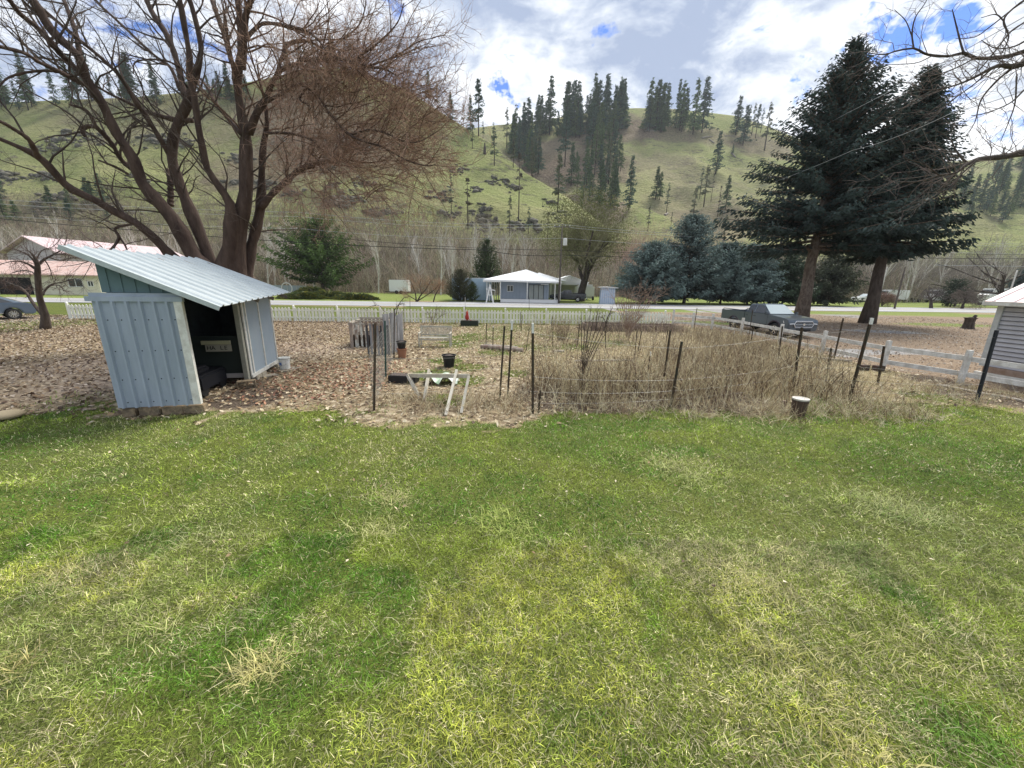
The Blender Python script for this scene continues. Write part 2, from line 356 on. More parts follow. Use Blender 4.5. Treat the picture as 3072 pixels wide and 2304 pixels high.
    def over(c, w, col, n=n2, k=.6):
        e = math_(nt, 'ADD', w, math_(nt, 'MULTIPLY', math_(nt, 'SUBTRACT', n, .5), k))
        r = ramp(nt, [(.38, 0.), (.62, 1.)]); L.new(e, r.inputs[0]); return mixc(nt, r.outputs[0], c, col)
    c = over(c, math_(nt, 'SUBTRACT', le, st), leafc); c = over(c, br, brownc); c = over(c, so, soilc); c = over(c, gr, gravc); c = over(c, fl, farc); c = over(c, la, grass)
    L.new(c, b.inputs['Base Color'])
    bp = N(nt, 'ShaderNodeBump', i_Strength=.8, i_Distance=.03); L.new(math_(nt, 'ADD', n3, math_(nt, 'MULTIPLY', n2, 1.2)), bp.inputs['Height']); L.new(bp.outputs[0], b.inputs['Normal'])
    tag(link(me, 'ground', m, smooth=True), kind='structure')
build_ground()
# road
def build_road():
    xs = np.linspace(-700, 700, 60); mb = MB(); lm = MB(); ym = MB()
    asph = mat('asphalt', (.26, .26, .27), .85, (.38, .38, .39), 1.2, .5, bump=.3, bscale=60, stretch=(.15, 1.5, 1))
    for i in range(len(xs) - 1):
        a, b = xs[i], xs[i + 1]
        na, nb, fa, fb = lin(RN0, RN1, a), lin(RN0, RN1, b), lin(RF0, RF1, a), lin(RF0, RF1, b)
        def strip(mbb, s0, s1, z):
            mbb.quad((a, na + (fa - na) * s0, z), (b, nb + (fb - nb) * s0, z), (b, nb + (fb - nb) * s1, z), (a, na + (fa - na) * s1, z))
        strip(mb, 0, 1, .03)
        for s in (.1, .9): strip(lm, s - .007, s + .007, .036)
        for s in (.488, .508): strip(ym, s - .005, s + .005, .036)
    tag(mb.build('road', asph), kind='structure')
    tag(lm.build('road_edge_lines', mat('road white paint', (.75, .75, .73), .7)), kind='structure')
    tag(ym.build('road_centre_lines', mat('road yellow paint', (.6, .45, .08), .7)), kind='structure')
build_road()

# ------------------------------------------------------------------ hills
class Hill:
    def __init__(s, sky, Y0, R, t0, pw, seed, amp, rfall=.5, foot=None):
        d = [ray(x, y) for x, y in sky]; s.u = np.array([v.x / v.y for v in d]); s.e = np.array([v.z / v.y for v in d])
        s.Y0, s.R, s.t0, s.pw, s.seed, s.amp, s.rfall = Y0, R, t0, pw, seed, amp, rfall; s.em = s.e.max()
    def eu(s, u): return np.interp(u, s.u, s.e)
    def Rr(s, u): return s.Y0 + (s.R - s.Y0) * np.clip(s.eu(u) / s.em, .02, 1) ** s.rfall
    def pt(s, u, k):
        e = s.eu(u); Y = s.Y0 + (s.Rr(u) - s.Y0) * k
        X = u * Y
        t = s.t0 + (e - s.t0) * np.clip(k, 0, 1) ** s.pw
        z = CH + Y * t
        n = (fbm(X * .03 + 40, Y * .03 + 40, s.seed) - .5) * s.amp + (fbm(X * .12 + 40, Y * .12 + 40, s.seed + 5) - .5) * s.amp * .25
        z = z + n * np.clip(k, 0, 1) * np.clip(1 - k, 0, 1) * 2.5
        z = np.where(k > 1, z - (k - 1) * (s.Rr(u) - s.Y0) * .55 * (1 + (k - 1)), z)
        return X, Y, z
    def at(s, px, py):
        """foot of a tree on this hillside seen along the line through px, py"""
        d = ray(px, py); u = d.x / d.y; t = d.z / d.y; ks = np.linspace(0.01, 1, 200)
        X, Y, z = s.pt(np.full(200, u), ks); tt = (z - CH) / Y
        i = np.argmax(tt >= t) if (tt >= t).any() else 199
        return Vector((float(X[i]), float(Y[i]), float(z[i])))
    def build(s, name, m, nu=260, nk=120):
        U, K = np.meshgrid(np.linspace(s.u[0], s.u[-1], nu), np.r_[np.linspace(-.12, 1, nk), np.linspace(1.03, 1.8, 14)])
        X, Y, z = s.pt(U, K); z = np.where(K < 0, z + K * 60, z)
        i = np.arange(U.size).reshape(U.shape); Fq = np.stack([i[:-1, :-1], i[:-1, 1:], i[1:, 1:], i[1:, :-1]], -1).reshape(-1, 4)
        return tag(link(raw_mesh(name, np.stack([X, Y, z], -1), Fq), name, m, smooth=True), kind='structure')
H1 = Hill([(-2600, 200), (-900, 330), (-200, 315), (0, 308), (140, 302), (400, 292), (600, 272), (780, 240), (900, 212), (960, 200), (1036, 206), (1144, 240), (1216, 267), (1334, 344), (1397, 384), (1479, 434), (1578, 520), (1696, 588), (1741, 619), (1850, 705), (1960, 790), (2040, 850)], 96, 250, -.02, .8, 3, 20)
H2 = Hill([(900, 420), (1300, 400), (1500, 374), (1590, 370), (1700, 348), (1800, 332), (1902, 324), (2010, 326), (2110, 336), (2205, 347), (2304, 379), (2381, 410), (2500, 455), (2700, 492), (2895, 482), (3072, 458), (3400, 420), (4200, 380), (5600, 420)], 150, 430, .0, .75, 17, 34, .4)
def hill_material(spots, pk=.5):
    m = bpy.data.materials.new('hillside grass'); m.use_nodes = True; nt = m.node_tree; L = nt.links
    b = nt.nodes['Principled BSDF']; b.inputs['Roughness'].default_value = .95; b.inputs['Specular IOR Level'].default_value = .05
    geo = N(nt, 'ShaderNodeNewGeometry')
    def noi(sc, det=6., rough=.65, st=(1, 1, 1), dist=0.):
        mp = N(nt, 'ShaderNodeMapping'); mp.inputs[3].default_value = st; L.new(geo.outputs['Position'], mp.inputs[0])
        n = N(nt, 'ShaderNodeTexNoise', i_Scale=sc, i_Detail=det, i_Roughness=rough, i_Distortion=dist); L.new(mp.outputs[0], n.inputs['Vector']); return n.outputs[0]
    def two(n, c1, c2, lo=.42, hi=.58):
        r = ramp(nt, [(lo, 0.), (hi, 1.)]); L.new(n, r.inputs[0]); return mixc(nt, r.outputs[0], c1, c2)
    c = mixc(nt, .5, two(noi(.03), (.26, .30, .10), (.38, .36, .17)), two(noi(1.1, 8, .8, (1, 1, 3.5)), (.09, .115, .04), (.42, .43, .21), .40, .60))
    big = noi(.018, 4); cl = noi(.16, 7, .75, (.8, 1, 2.6), .6)
    k = math_(nt, 'ADD', cl, math_(nt, 'MULTIPLY', math_(nt, 'SUBTRACT', big, .5), .35))
    r = ramp(nt, [(.56, 0.), (.60, 1.)]); L.new(k, r.inputs[0])
    c = mixc(nt, math_(nt, 'MULTIPLY', r.outputs[0], .75), c, two(noi(.8), (.07, .07, .05), (.16, .14, .11)))
    for p, rr, kk in spots:                                          # brown scrub, scree and needle litter where it lies on the slope
        vm = N(nt, 'ShaderNodeVectorMath', operation='DISTANCE'); L.new(geo.outputs['Position'], vm.inputs[0]); vm.inputs[1].default_value = p
        e = math_(nt, 'ADD', math_(nt, 'SUBTRACT', 1.3, math_(nt, 'DIVIDE', vm.outputs['Value'], rr)), math_(nt, 'MULTIPLY', math_(nt, 'SUBTRACT', noi(.05, 6), .5), 1.6))
        rr_ = ramp(nt, [(.25, 0.), (.6, kk)]); L.new(e, rr_.inputs[0]); c = mixc(nt, rr_.outputs[0], c, two(noi(.7, 8, .75), (.13, .10, .075), (.27, .21, .155)))
    sp = N(nt, 'ShaderNodeSeparateXYZ'); L.new(geo.outputs['Position'], sp.inputs[0])
    pkn = noi(.012, 3); c = mixc(nt, two(pkn, (0, 0, 0), (.6, .6, .6), .5, .62), c, two(noi(.5), (.2, .17, .11), (.3, .25, .18)))
    low = math_(nt, 'ADD', math_(nt, 'DIVIDE', sp.outputs[2], 22.), math_(nt, 'MULTIPLY', math_(nt, 'SUBTRACT', noi(.06), .5), 1.4))
    r2 = ramp(nt, [(.4, 1.), (.8, 0.)]); L.new(low, r2.inputs[0]); c = mixc(nt, math_(nt, 'MULTIPLY', r2.outputs[0], .8), c, two(noi(.5), (.13, .105, .08), (.22, .18, .13)))
    L.new(c, b.inputs['Base Color'])
    bp = N(nt, 'ShaderNodeBump', i_Strength=1., i_Distance=2.6); L.new(noi(.35, 8, .7, (1, 1, 2.5)), bp.inputs['Height']); L.new(bp.outputs[0], b.inputs['Normal'])
    return m
H1.build('near_hill', hill_material([(H1.at(900, 330), 34, .9), (H1.at(1020, 440), 30, .9), (H1.at(830, 500), 30, .8), (H1.at(1180, 480), 16, .5)]))
H2.build('far_hill', hill_material([(H2.at(1640, 480), 55, .9), (H2.at(1720, 640), 45, .9), (H2.at(1850, 395), 40, .85), (H2.at(1980, 395), 30, .7), (H2.at(2130, 410), 26, .6), (H2.at(2290, 440), 34, .7), (H2.at(1760, 520), 40, .8), (H2.at(2150, 690), 30, .6)]))
# ------------------------------------------------------------------ vegetation
M_BARK_DARK = mat('dark bark', (.04, .03, .025), .95, (.10, .08, .066), 6, .5, bump=1, bscale=14, stretch=(1, 1, .3))
M_BARK_RED = mat('reddish furrowed bark', (.046, .03, .026), .95, (.115, .08, .065), 4, .35, bump=2, bscale=11, stretch=(1, 1, .35))
M_TWIG = mat('twigs', (1, 1, 1), .9, attr='tint')
M_NEEDLE = mat('needles', (1, 1, 1), .7, attr='tint', trans=.12)
M_PALE = mat('pale bark', (.66, .63, .57), .9, (.42, .40, .36), 3, .6)
M_LEAF = mat('dead leaves', (1, 1, 1), .8, attr='tint', trans=.15)

def needle_mesh(name, C, D, Lh, W, tint, flat=.5, seed=0):
    """one ragged spray per row: centre line from C along D, length Lh, width W; each spray is two crossed kites"""
    r = np.random.default_rng(seed); n = len(C)
    D = D / (np.linalg.norm(D, axis=1, keepdims=True) + 1e-9)
    up = np.tile([0, 0, 1.], (n, 1)) + r.normal(0, flat, (n, 3))
    S = np.cross(D, up); S /= np.linalg.norm(S, axis=1, keepdims=True) + 1e-9
    T = np.cross(S, D)
    Lh = Lh[:, None]; W = W[:, None]
    a = C; b = C + D * Lh * .45 + S * W * .5 - T * W * .15; c = C + D * Lh - T * Lh * .12; d = C + D * Lh * .45 - S * W * .5 - T * W * .15
    e = C + D * Lh * .4 + T * W * .4; g = C + D * Lh * .6 - T * W * .45
    V = np.stack([a, b, c, d, a, e, c, g], 1).reshape(-1, 3)
    i = np.arange(n)[:, None] * 8
    Fq = np.concatenate([i + [0, 1, 2, 3], i + [4, 5, 6, 7]])
    return raw_mesh(name, V, Fq, cols=np.repeat(tint, 8, 0))

def spruce(name, label, loc, h, R, clear, nbr, nsp, col, seed, droop=.35, lift=.1, prof=.8, trunk_r=None, group=None, size=.5, lean=(0, 0), irr=.25, cat='tree', tm=None, open_=0., top_pow=1., tiers=0, tip=.5):
    r = np.random.default_rng(seed); o = thing(name, label, cat, loc, 0, group)
    tr = trunk_r or h * .018
    K = 9; tz = np.linspace(0, h * .985, K); mb = MB()
    mb.tube([(lean[0] * z / h + .04 * h * .1 * math.sin(z), lean[1] * z / h, z - .1) for z in tz], [tr * (1.25 if i == 0 else 1) * (1 - .93 * (i / (K - 1)) ** .9) for i in range(K)], 9)
    # limbs reaching through the crown
    C = []; D = []; Ln = []; Wd = []; Ti = []; limb = []
    for b in range(nbr):
        f = r.random() ** .85
        if tiers: f = min(.99, (math.floor(f * tiers) + .5 + r.normal(0, .27)) / tiers); f = max(f, .01)
        z = clear + (h - clear) * f; az = r.random() * 2 * PI
        Rr = R * (1 - f) ** prof * (1 + np.clip(r.normal(0, irr), -1.6 * irr, 1.1 * irr)) + .12 * R * (1 - f) + .05 * size * 4
        if f < .08: Rr *= .55 + f * 5
        Rr = max(Rr, size * .5)
        k = max(3, int(nsp * (Rr / R) ** .8 + 2))
        t = np.linspace(.12, 1, k) ** .8
        dx, dy = math.cos(az), math.sin(az)
        dr = droop * (1 - f * .8); lf = lift + .5 * f
        bx = lean[0] * z / h; by = lean[1] * z / h
        px = bx + dx * Rr * t; py = by + dy * Rr * t; pz = z + Rr * (lf * t - dr * t ** 1.4 + .12 * t ** 4)
        limb.append([(bx, by, z), (bx + dx * Rr * .5, by + dy * Rr * .5, z + Rr * (lf * .5 - dr * .5 ** 1.4)), (px[-1], py[-1], pz[-1])])
        tone = np.clip(r.normal(1, .16), .6, 1.5)
        for sgn in (-1, 1, 0):
            jit = r.normal(0, .06 * size * 4, (k, 3))
            P = np.stack([px, py, pz], 1) + jit
            an = az + sgn * (1.0 + r.normal(0, .25, k))
            DD = np.stack([np.cos(an), np.sin(an), -.25 - dr * .5 + r.normal(0, .22, k) + (f > .9) * 1.2], 1)
            ll = size * (.75 + .5 * r.random(k)) * (1 - .35 * t) * (.55 + .45 * (1 - f))
            C.append(P); D.append(DD); Ln.append(ll); Wd.append(ll * (.3 + .15 * r.random(k)))
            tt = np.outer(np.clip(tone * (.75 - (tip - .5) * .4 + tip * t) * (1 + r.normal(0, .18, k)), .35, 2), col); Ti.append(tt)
    # leading shoot
    k = 24; zz = h - r.random(k) * size * 3; an = r.random(k) * 6.28
    C.append(np.stack([lean[0] + 0 * zz, lean[1] + 0 * zz, zz], 1)); D.append(np.stack([np.cos(an) * .8, np.sin(an) * .8, .5 + r.random(k)], 1)); Ln.append(np.full(k, size * .6)); Wd.append(np.full(k, size * .14)); Ti.append(np.outer(np.ones(k), col))
    if open_:
        pass
    C, D, Ln, Wd, Ti = map(np.concatenate, (C, D, Ln, Wd, Ti))
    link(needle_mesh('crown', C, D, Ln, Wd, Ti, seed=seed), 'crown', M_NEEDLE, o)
    lv, lf_ = batch_tubes(np.array(limb), np.tile([tr * .22, tr * .12, tr * .03], (len(limb), 1)), 4)
    n0 = len(mb.v); mb.v += [tuple(v) for v in lv]; mb.f += [tuple(int(i) + n0 for i in f) for f in lf_]
    mb.build('trunk', tm or M_BARK_DARK, o, smooth=True, fix=False)
    return o

# --- pines on the hills: eight patterns copied over the slopes
def pine_proto(i, kind):
    r = np.random.default_rng(100 + i); o = thing('pine_tree', 'x', 'tree', (0, 0, -500))
    h = 1.0; C = []; D = []; Ln = []; Wd = []; Ti = []
    clear, R, nb, dens = {'full': (.1, .145, 95, 1.), 'tall': (.3, .115, 60, .8), 'thin': (.32, .09, 26, .5), 'bare': (.45, .07, 14, .3)}[kind]
    for b in range(nb):
        f = r.random(); z = clear + (1 - clear) * f; az = r.random() * 6.28
        Rr = R * ((1 - f) ** .95 * .97 + .05) * (1 + r.normal(0, .3))
        k = 5; t = np.linspace(.2, 1, k)
        P = np.stack([np.cos(az) * Rr * t, np.sin(az) * Rr * t, z - Rr * (.25 * t) + .0 * t], 1)
        for sg in (-1, 0, 1):
            an = az + sg * 1.1 + r.normal(0, .3, k)
            C.append(P + r.normal(0, .008, (k, 3))); D.append(np.stack([np.cos(an), np.sin(an), r.normal(-.05, .35, k)], 1))
            ll = (.042 + .022 * r.random(k)) * (.55 + .45 * (1 - f)); Ln.append(ll); Wd.append(ll * .42)
            base = np.array([(.085, .14, .07), (.09, .15, .105), (.12, .175, .08), (.075, .13, .09), (.16, .18, .11), (.12, .17, .12), 0, (.13, .20, .08)][i]) if kind != 'bare' else np.array([.13, .115, .085])
            Ti.append(np.outer(np.clip(1 + r.normal(0, .22, k), .5, 1.7), base))
    C, D, Ln, Wd, Ti = map(np.concatenate, (C, D, Ln, Wd, Ti))
    link(needle_mesh('crown', C, D, Ln, Wd, Ti, seed=i), 'crown', M_NEEDLE, o)
    MB().tube([(0, 0, -.04), (0.004, 0, .5), (0, 0, .98)], [.013, .009, .002], 5).build('trunk', M_BARK_DARK, o, smooth=True, fix=False)
    return o
KINDS = ['full', 'full', 'tall', 'tall', 'thin', 'thin', 'bare', 'full']
protos = [pine_proto(i, k) for i, k in enumerate(KINDS)]
for p_ in protos: reg_kids(p_)
used = set()
def pine(hill, px, base, top, kind, label, group):
    g = hill.at(px, base); h = (base - top) / F * g.y * .97
    opts = [i for i, k in enumerate(KINDS) if k == kind]; i = opts[rnd.randrange(len(opts))]
    if i in used: o = copy_tree(protos[i])
    else: o = protos[i]; used.add(i)
    w = rnd.uniform(.75, 1.3) * (1.0 if h > 12 else 1.25)
    o.location = g; o.scale = (h * w, h * w, h); o.rotation_euler = (0, 0, rnd.uniform(0, 6.28))
    o['label'] = label
    if group: o['group'] = group
    elif 'group' in o: del o['group']
    return o
B2 = lambda x, y: (900 + x / 2.212, y / 2.212)
B3 = lambda x, y: (1400 + x / 2.212, 200 + y / 2.212)
SINGLE2 = [  # crop coordinates: x, base, top, kind, hill, label
    (1290, 1100, 900, 'thin', 1, 'small thin pine on the near ridge slope below the stump'),
    (1145, 990, 850, 'thin', 1, 'small pine just under the crest of the near ridge'),
    (1185, 905, 610, 'tall', 1, 'tall pine with bare lower trunk standing on the near ridge line'),
    (1085, 825, 705, 'thin', 1, 'slim pale pine on the ridge line left of the tallest ridge pine'),
    (1132, 875, 685, 'full', 1, 'narrow dark pine touching the tallest pine on the near ridge line'),
    (1000, 800, 655, 'full', 1, 'broad bushy dark pine on the descending near ridge line'),
    (855, 705, 530, 'tall', 1, 'tall pine highest up the descending near ridge line'),
    (912, 740, 590, 'thin', 1, 'see-through pine on the ridge line left of the bushy one'),
    (690, 590, 530, 'full', 1, 'tiny dark pine near the rounded top of the near hill'),
    (1285, 820, 700, 'thin', 1, 'slim pine where the near ridge meets the distant saddle'),
    (1215, 850, 760, 'thin', 1, 'short pine right behind the tallest pine of the near ridge'),
    (1415, 1115, 950, 'thin', 1, 'slender pine on the near ridge edge above the gully'),
    (1450, 1490, 1090, 'bare', 1, 'very tall nearly bare pine with thin black trunk on the lower slope'),
    (1710, 1410, 1070, 'thin', 1, 'tall greyish pine low on the near ridge beside the gully wood'),
    (1115, 1520, 1225, 'bare', 1, 'dead pole of a pine on the lower slope among the rocks'),
    (1005, 1430, 1195, 'thin', 1, 'grey-green pine low on the slope at the rocks'),
    (1545, 1170, 1030, 'thin', 1, 'brownish pine on the lower part of the near ridge edge'),
    (1640, 1640, 1440, 'bare', 1, 'faint thin pine at the slope foot left of the budding tree'),
    (1515, 1560, 1400, 'thin', 1, 'grey pine at the slope foot above the blue-grey house'),
    (1390, 1570, 1330, 'thin', 1, 'faded pine at the slope foot left of the tall nearly bare pine'),
]
SINGLE3 = [
    (1075, 955, 645, 'full', 'large lone pine halfway down the far hill, right of the gully wood'),
    (1252, 890, 712, 'full', 'left one of two pines growing together mid-slope on the far hill'),
    (1280, 880, 725, 'full', 'right one of two pines growing together mid-slope on the far hill'),
    (1325, 975, 800, 'thin', 'small brownish pine right of and below the twin pines'),
    (1650, 725, 495, 'full', 'lone bluish pine high on the right shoulder of the far hill'),
    (1572, 935, 700, 'thin', 'slim leaning pine on the right part of the far hill'),
    (1620, 900, 740, 'bare', 'thin leafless pine right of the slim leaning pine on the far hill'),
    (1545, 880, 700, 'thin', 'pale pine just left of the slim leaning pine on the far hill'),
    (1662, 1010, 830, 'bare', 'tall thin grey pine low on the right part of the far hill'),
    (1715, 960, 765, 'full', 'green pine low on the right part of the far hill'),
    (1495, 1050, 830, 'thin', 'broad grey-brown pine above the tallest blue spruce'),
    (1200, 1100, 945, 'thin', 'grey bushy pine at the foot of the far hill'),
    (1762, 590, 530, 'full', 'tiny young pine alone high on the far hill beside a log'),
    (1500, 455, 160, 'full', 'tallest pine at the bare end of the far crest'),
    (1560, 440, 150, 'full', 'bushy round-topped pine at the bare end of the far crest'),
    (1785, 455, 250, 'full', 'leftmost pine of the small clump below the far crest'),
    (1832, 525, 310, 'full', 'bushy pine lowest in the small clump below the far crest'),
    (1858, 470, 300, 'thin', 'pine in the middle of the small clump below the far crest'),
    (1890, 460, 290, 'thin', 'slim pine behind the middle of the small clump below the far crest'),
    (1915, 475, 298, 'tall', 'pine with open crown right of the middle of the small clump'),
    (1950, 440, 310, 'thin', 'short pine near the right of the small clump'),
    (1975, 560, 305, 'thin', 'rightmost leaning pine of the small clump below the far crest'),
    (1020, 700, 540, 'thin', 'brownish pine at the upper right edge of the gully wood'),
    (605, 975, 625, 'thin', 'tall sparse pine standing left of the gully wood'),
    (650, 665, 370, 'tall', 'tall dark pine standing below the crest wood'),
    (1700, 1180, 1010, 'thin', 'dull brown pine at the foot of the far hill behind the blue spruces'),
    (1355, 1060, 980, 'thin', 'small pale pine at the foot of the far hill'),
    (430, 740, 520, 'thin', 'brownish pine low in the saddle between the hills'),
    (2085, 520, 440, 'thin', 'dark pine peeping out beside the big spruce on the far hill'),
]
for x, b_, t_, k, hl, lb in SINGLE2:
    p = B2(x, b_); pine(H1, p[0], p[1], t_ / 2.212, k, lb, None)
for x, b_, t_, k, lb in SINGLE3:
    p = B3(x, b_); pine(H2, p[0], p[1], 200 + t_ / 2.212, k, lb, None)
def cluster(hill, n, poly_fn, hpx, kinds, label, group):
    for _ in range(n):
        x, b = poly_fn(); hh = rnd.uniform(*hpx)
        pine(hill, x, b, b - hh, rnd.choice(kinds), label, group)
U = rnd.uniform
def crest():
    x = U(340, 985); b = U(430, 500) - (x - 340) * .05 + (40 if x < 450 else 0); return B3(x, b)
def crest_part(x0, x1):
    def f(): x = U(x0, x1); return B3(x, U(430, 500) - (x - 340) * .05 + (40 if x < 450 else 0))
    return f
cluster(H2, 12, crest_part(340, 520), (50, 115), ['full', 'tall', 'full'], 'dark green pine at the low saddle end of the wood on the crest', 'pines at the saddle end of the crest wood')
cluster(H2, 17, crest_part(520, 780), (60, 135), ['full', 'tall', 'full'], 'dark green pine in the middle of the dense wood on the crest', 'pines in the middle of the crest wood')
cluster(H2, 15, crest_part(780, 985), (75, 145), ['full', 'tall', 'full'], 'tall dark green pine at the high end of the crest wood above the gully', 'pines at the high end of the crest wood')
cluster(H2, 22, lambda: B3(U(1115, 1450), U(415, 440) - 8 * abs(math.sin(U(0, 3)))), (65, 125), ['full', 'tall'], 'dark pine in the row along the top of the far hill', 'pines in the row on the far hilltop')
cluster(H2, 5, lambda: B3(U(985, 1090), U(410, 435)), (100, 135), ['full'], 'dark pine in the gap between crest wood and hilltop row', 'pines in the gap of the crest')
cluster(H2, 28, lambda: B3(U(690, 1010), U(720, 970)), (60, 115), ['full', 'tall', 'thin', 'tall'], 'green pine in the narrow wood running down the gully', 'pines of the gully wood')
cluster(H2, 28, lambda: (lambda x: B3(x, 560 + (x - 270) * .75 + U(-50, 25)))(U(262, 480)), (65, 115), ['full', 'thin', 'full'], 'pine on the slope just beyond the near ridge edge', 'pines beyond the near ridge edge')
cluster(H2, 12, lambda: B3(U(820, 1000), U(480, 640)), (75, 115), ['full', 'tall'], 'tall pine where the gully wood joins the crest wood', 'pines joining gully and crest')
cluster(H1, 26, lambda: (lambda x: (x, 306 - (x - 100) * .02 + U(-2, 26)))(U(0, 430)), (50, 125), ['full', 'tall', 'tall'], 'dark pine on the level shoulder of the near hill seen through bare limbs', 'pines on the near hill shoulder')
cluster(H1, 16, lambda: (lambda x: (x, 300 - (x - 430) * .08 + U(0, 30)))(U(400, 760)), (45, 105), ['full', 'tall'], 'dark pine on the near hill behind the big bare tree', 'pines behind the big bare tree')
cluster(H1, 9, lambda: (lambda x: (x, 238 - (x - 780) * .18 + U(-2, 8)))(U(760, 1010)), (40, 85), ['tall', 'full'], 'dark pine on the summit of the near hill behind the twigs', 'pines on the near summit')
cluster(H1, 10, lambda: (U(0, 330), U(600, 690)), (50, 80), ['full'], 'green conifer low on the near hill behind the red-roofed house', 'conifers behind the red-roofed house')
cluster(H2, 34, lambda: (lambda x: (x, 520 + U(-20, 150)))(U(2880, 3090)), (45, 80), ['full', 'full'], 'pine of the wooded slope at the far right', 'pines of the wooded slope')
for p_, i in zip(protos, range(9)):
    if i not in used:
        for c in KIDS[p_.name]: bpy.data.objects.remove(c)
        bpy.data.objects.remove(p_)

# fallen logs, stump and rocks on the hills
M_LOG = mat('weathered log', (.3, .27, .23), .9, (.16, .14, .12), 2, .6)
for (x0, y0, x1, y1), lb in (((1560, 478, 1632, 466), 'pale fallen log lying high on the far hill'), ((1610, 488, 1642, 512), 'short fallen log pointing downhill below the pale log'), ((1755, 580, 1785, 608), 'fallen log beside the tiny young pine'), ((1712, 465, 1775, 468), 'thin fallen log left of the small pine clump'), ((1180, 428, 1300, 432), 'dark fallen log under the hilltop row of pines'), ((1315, 990, 1335, 978), 'short pale log at the foot of the far hill')):
    a = H2.at(*B3(x0, y0)); b = H2.at(*B3(x1, y1)); c = (a + b) / 2; mb = MB(); mb.tube([a - c + Vector((0, 0, .3)), (a - c) * .2 + Vector((0, 0, .45)), b - c + Vector((0, 0, .3))], [.65, .55, .35], 8)
    o = mb.build('fallen_log', M_LOG); o.location = c; tag(o, lb, 'log')
g = H1.at(*B2(1226, 1022)); o = MB().lathe([(.9, -.5), (.7, .4), (.6, 2.6), (.35, 3.6), (.3, 4.6)], n=9).build('tree_stump', M_BARK_DARK); o.location = g; tag(o, 'black snag of a stump standing on the near ridge slope', 'stump')
def hill_rocks():
    V = []; Fq = []; n = 0
    ico = bmesh.new(); bmesh.ops.create_icosphere(ico, subdivisions=1, radius=1); bv = np.array([v.co for v in ico.verts]); bf = np.array([[v.index for v in f.verts] for f in ico.faces]); ico.free()
    spots = [(B2(1050, 1130), 14, 8), (B2(1300, 1210), 20, 8), (B2(1420, 1250), 16, 6), (B2(1160, 1260), 12, 6), (B2(940, 1300), 16, 10), (B2(1000, 1420), 18, 10), (B2(1640, 1345), 10, 5), (B2(1200, 1420), 18, 12), (B2(1720, 1420), 16, 12), (B2(1500, 1500), 26, 10), (B2(1250, 1500), 26, 12)]
    for (px, py), rx, ry in spots + [((U(-300, 1150), U(380, 640)), U(10, 40), U(4, 12)) for _ in range(46)]:
        for _ in range(int(rx * 1.6)):
            p = H1.at(px + rnd.gauss(0, rx), py + rnd.gauss(0, ry)); s = abs(rnd.gauss(0, .55)) + .2
            v = bv * (s * U(.8, 1.8), s * U(.8, 1.4), s * U(.45, .9)) * (1 + rng.normal(0, .18, (len(bv), 1)))
            V.append(v + np.array(p)); Fq.append(bf + n); n += len(bv)
    return link(raw_mesh('hillside_rocks', np.concatenate(V), np.concatenate(Fq)), 'hillside_rocks', mat('dark basalt rock and scrub', (.065, .062, .05), .95, (.15, .14, .11), .9, .8))
tag(hill_rocks(), 'dark outcrops and scrub dotted over the grassy near hill', 'rocks', kind='stuff')

# --- bare broadleaf trees, grown by repeated forking
def grow(seed, h, spread=.5, levels=4, kids=(5, 6, 6, 5), r0=None, ltop=.55, trunk_f=.3, up=.25, wig=.12, lean=(0, 0), stems=1, lens=(.55, .5, .5, .5)):
    """returns {level: (paths (N,4 pts,3), radii)} in metres, base at the origin"""
    r = np.random.default_rng(seed); out = {i: ([], []) for i in range(levels + 1)}
    K = 5
    def path(p, d, L, ra, rb, up_):
        pts = [p]; d = d / np.linalg.norm(d)
        for i in range(K - 1):
            d = d + r.normal(0, wig, 3) + np.array([0, 0, up_ * .25]); d /= np.linalg.norm(d); pts.append(pts[-1] + d * L / (K - 1))
        return np.array(pts), np.linspace(ra, rb, K), d
    def rec(lv, p, d, L, ra):
        P, Rr, _ = path(p, d, L, ra, ra * (.35 if lv else .45), up if lv < 3 else up * .3)
        out[lv][0].append(P); out[lv][1].append(Rr)
        if lv >= levels: return
        n = kids[lv]
        for c in range(n):
            t = (trunk_f if lv == 0 else .2) + (1 - (trunk_f if lv == 0 else .2)) * (c + r.random()) / n
            i = min(int(t * (K - 1)), K - 2); q = P[i] + (P[i + 1] - P[i]) * (t * (K - 1) - i)
            dd = P[i + 1] - P[i]; dd /= np.linalg.norm(dd); s = np.cross(dd, r.normal(0, 1, 3)); s /= np.linalg.norm(s) + 1e-9
            nd = dd * (1 - spread * .55) + s * spread * (.8 + .5 * r.random()); rr = np.interp(t, [0, 1], [Rr[0], Rr[-1]]) * .62
            rec(lv + 1, q, nd, L * lens[lv] * (1.25 - .55 * t) * (.8 + .4 * r.random()), rr)
    for s_ in range(stems):
        a = 6.28 * s_ / stems + r.random(); k = (0 if stems == 1 else .35)
        rec(0, np.zeros(3), np.array([lean[0] + k * math.cos(a), lean[1] + k * math.sin(a), 1.]), h * ltop, (r0 or h * .02) / (1 if stems == 1 else 1.6))
    return {l: (np.array(a), np.array(b)) for l, (a, b) in out.items() if a}
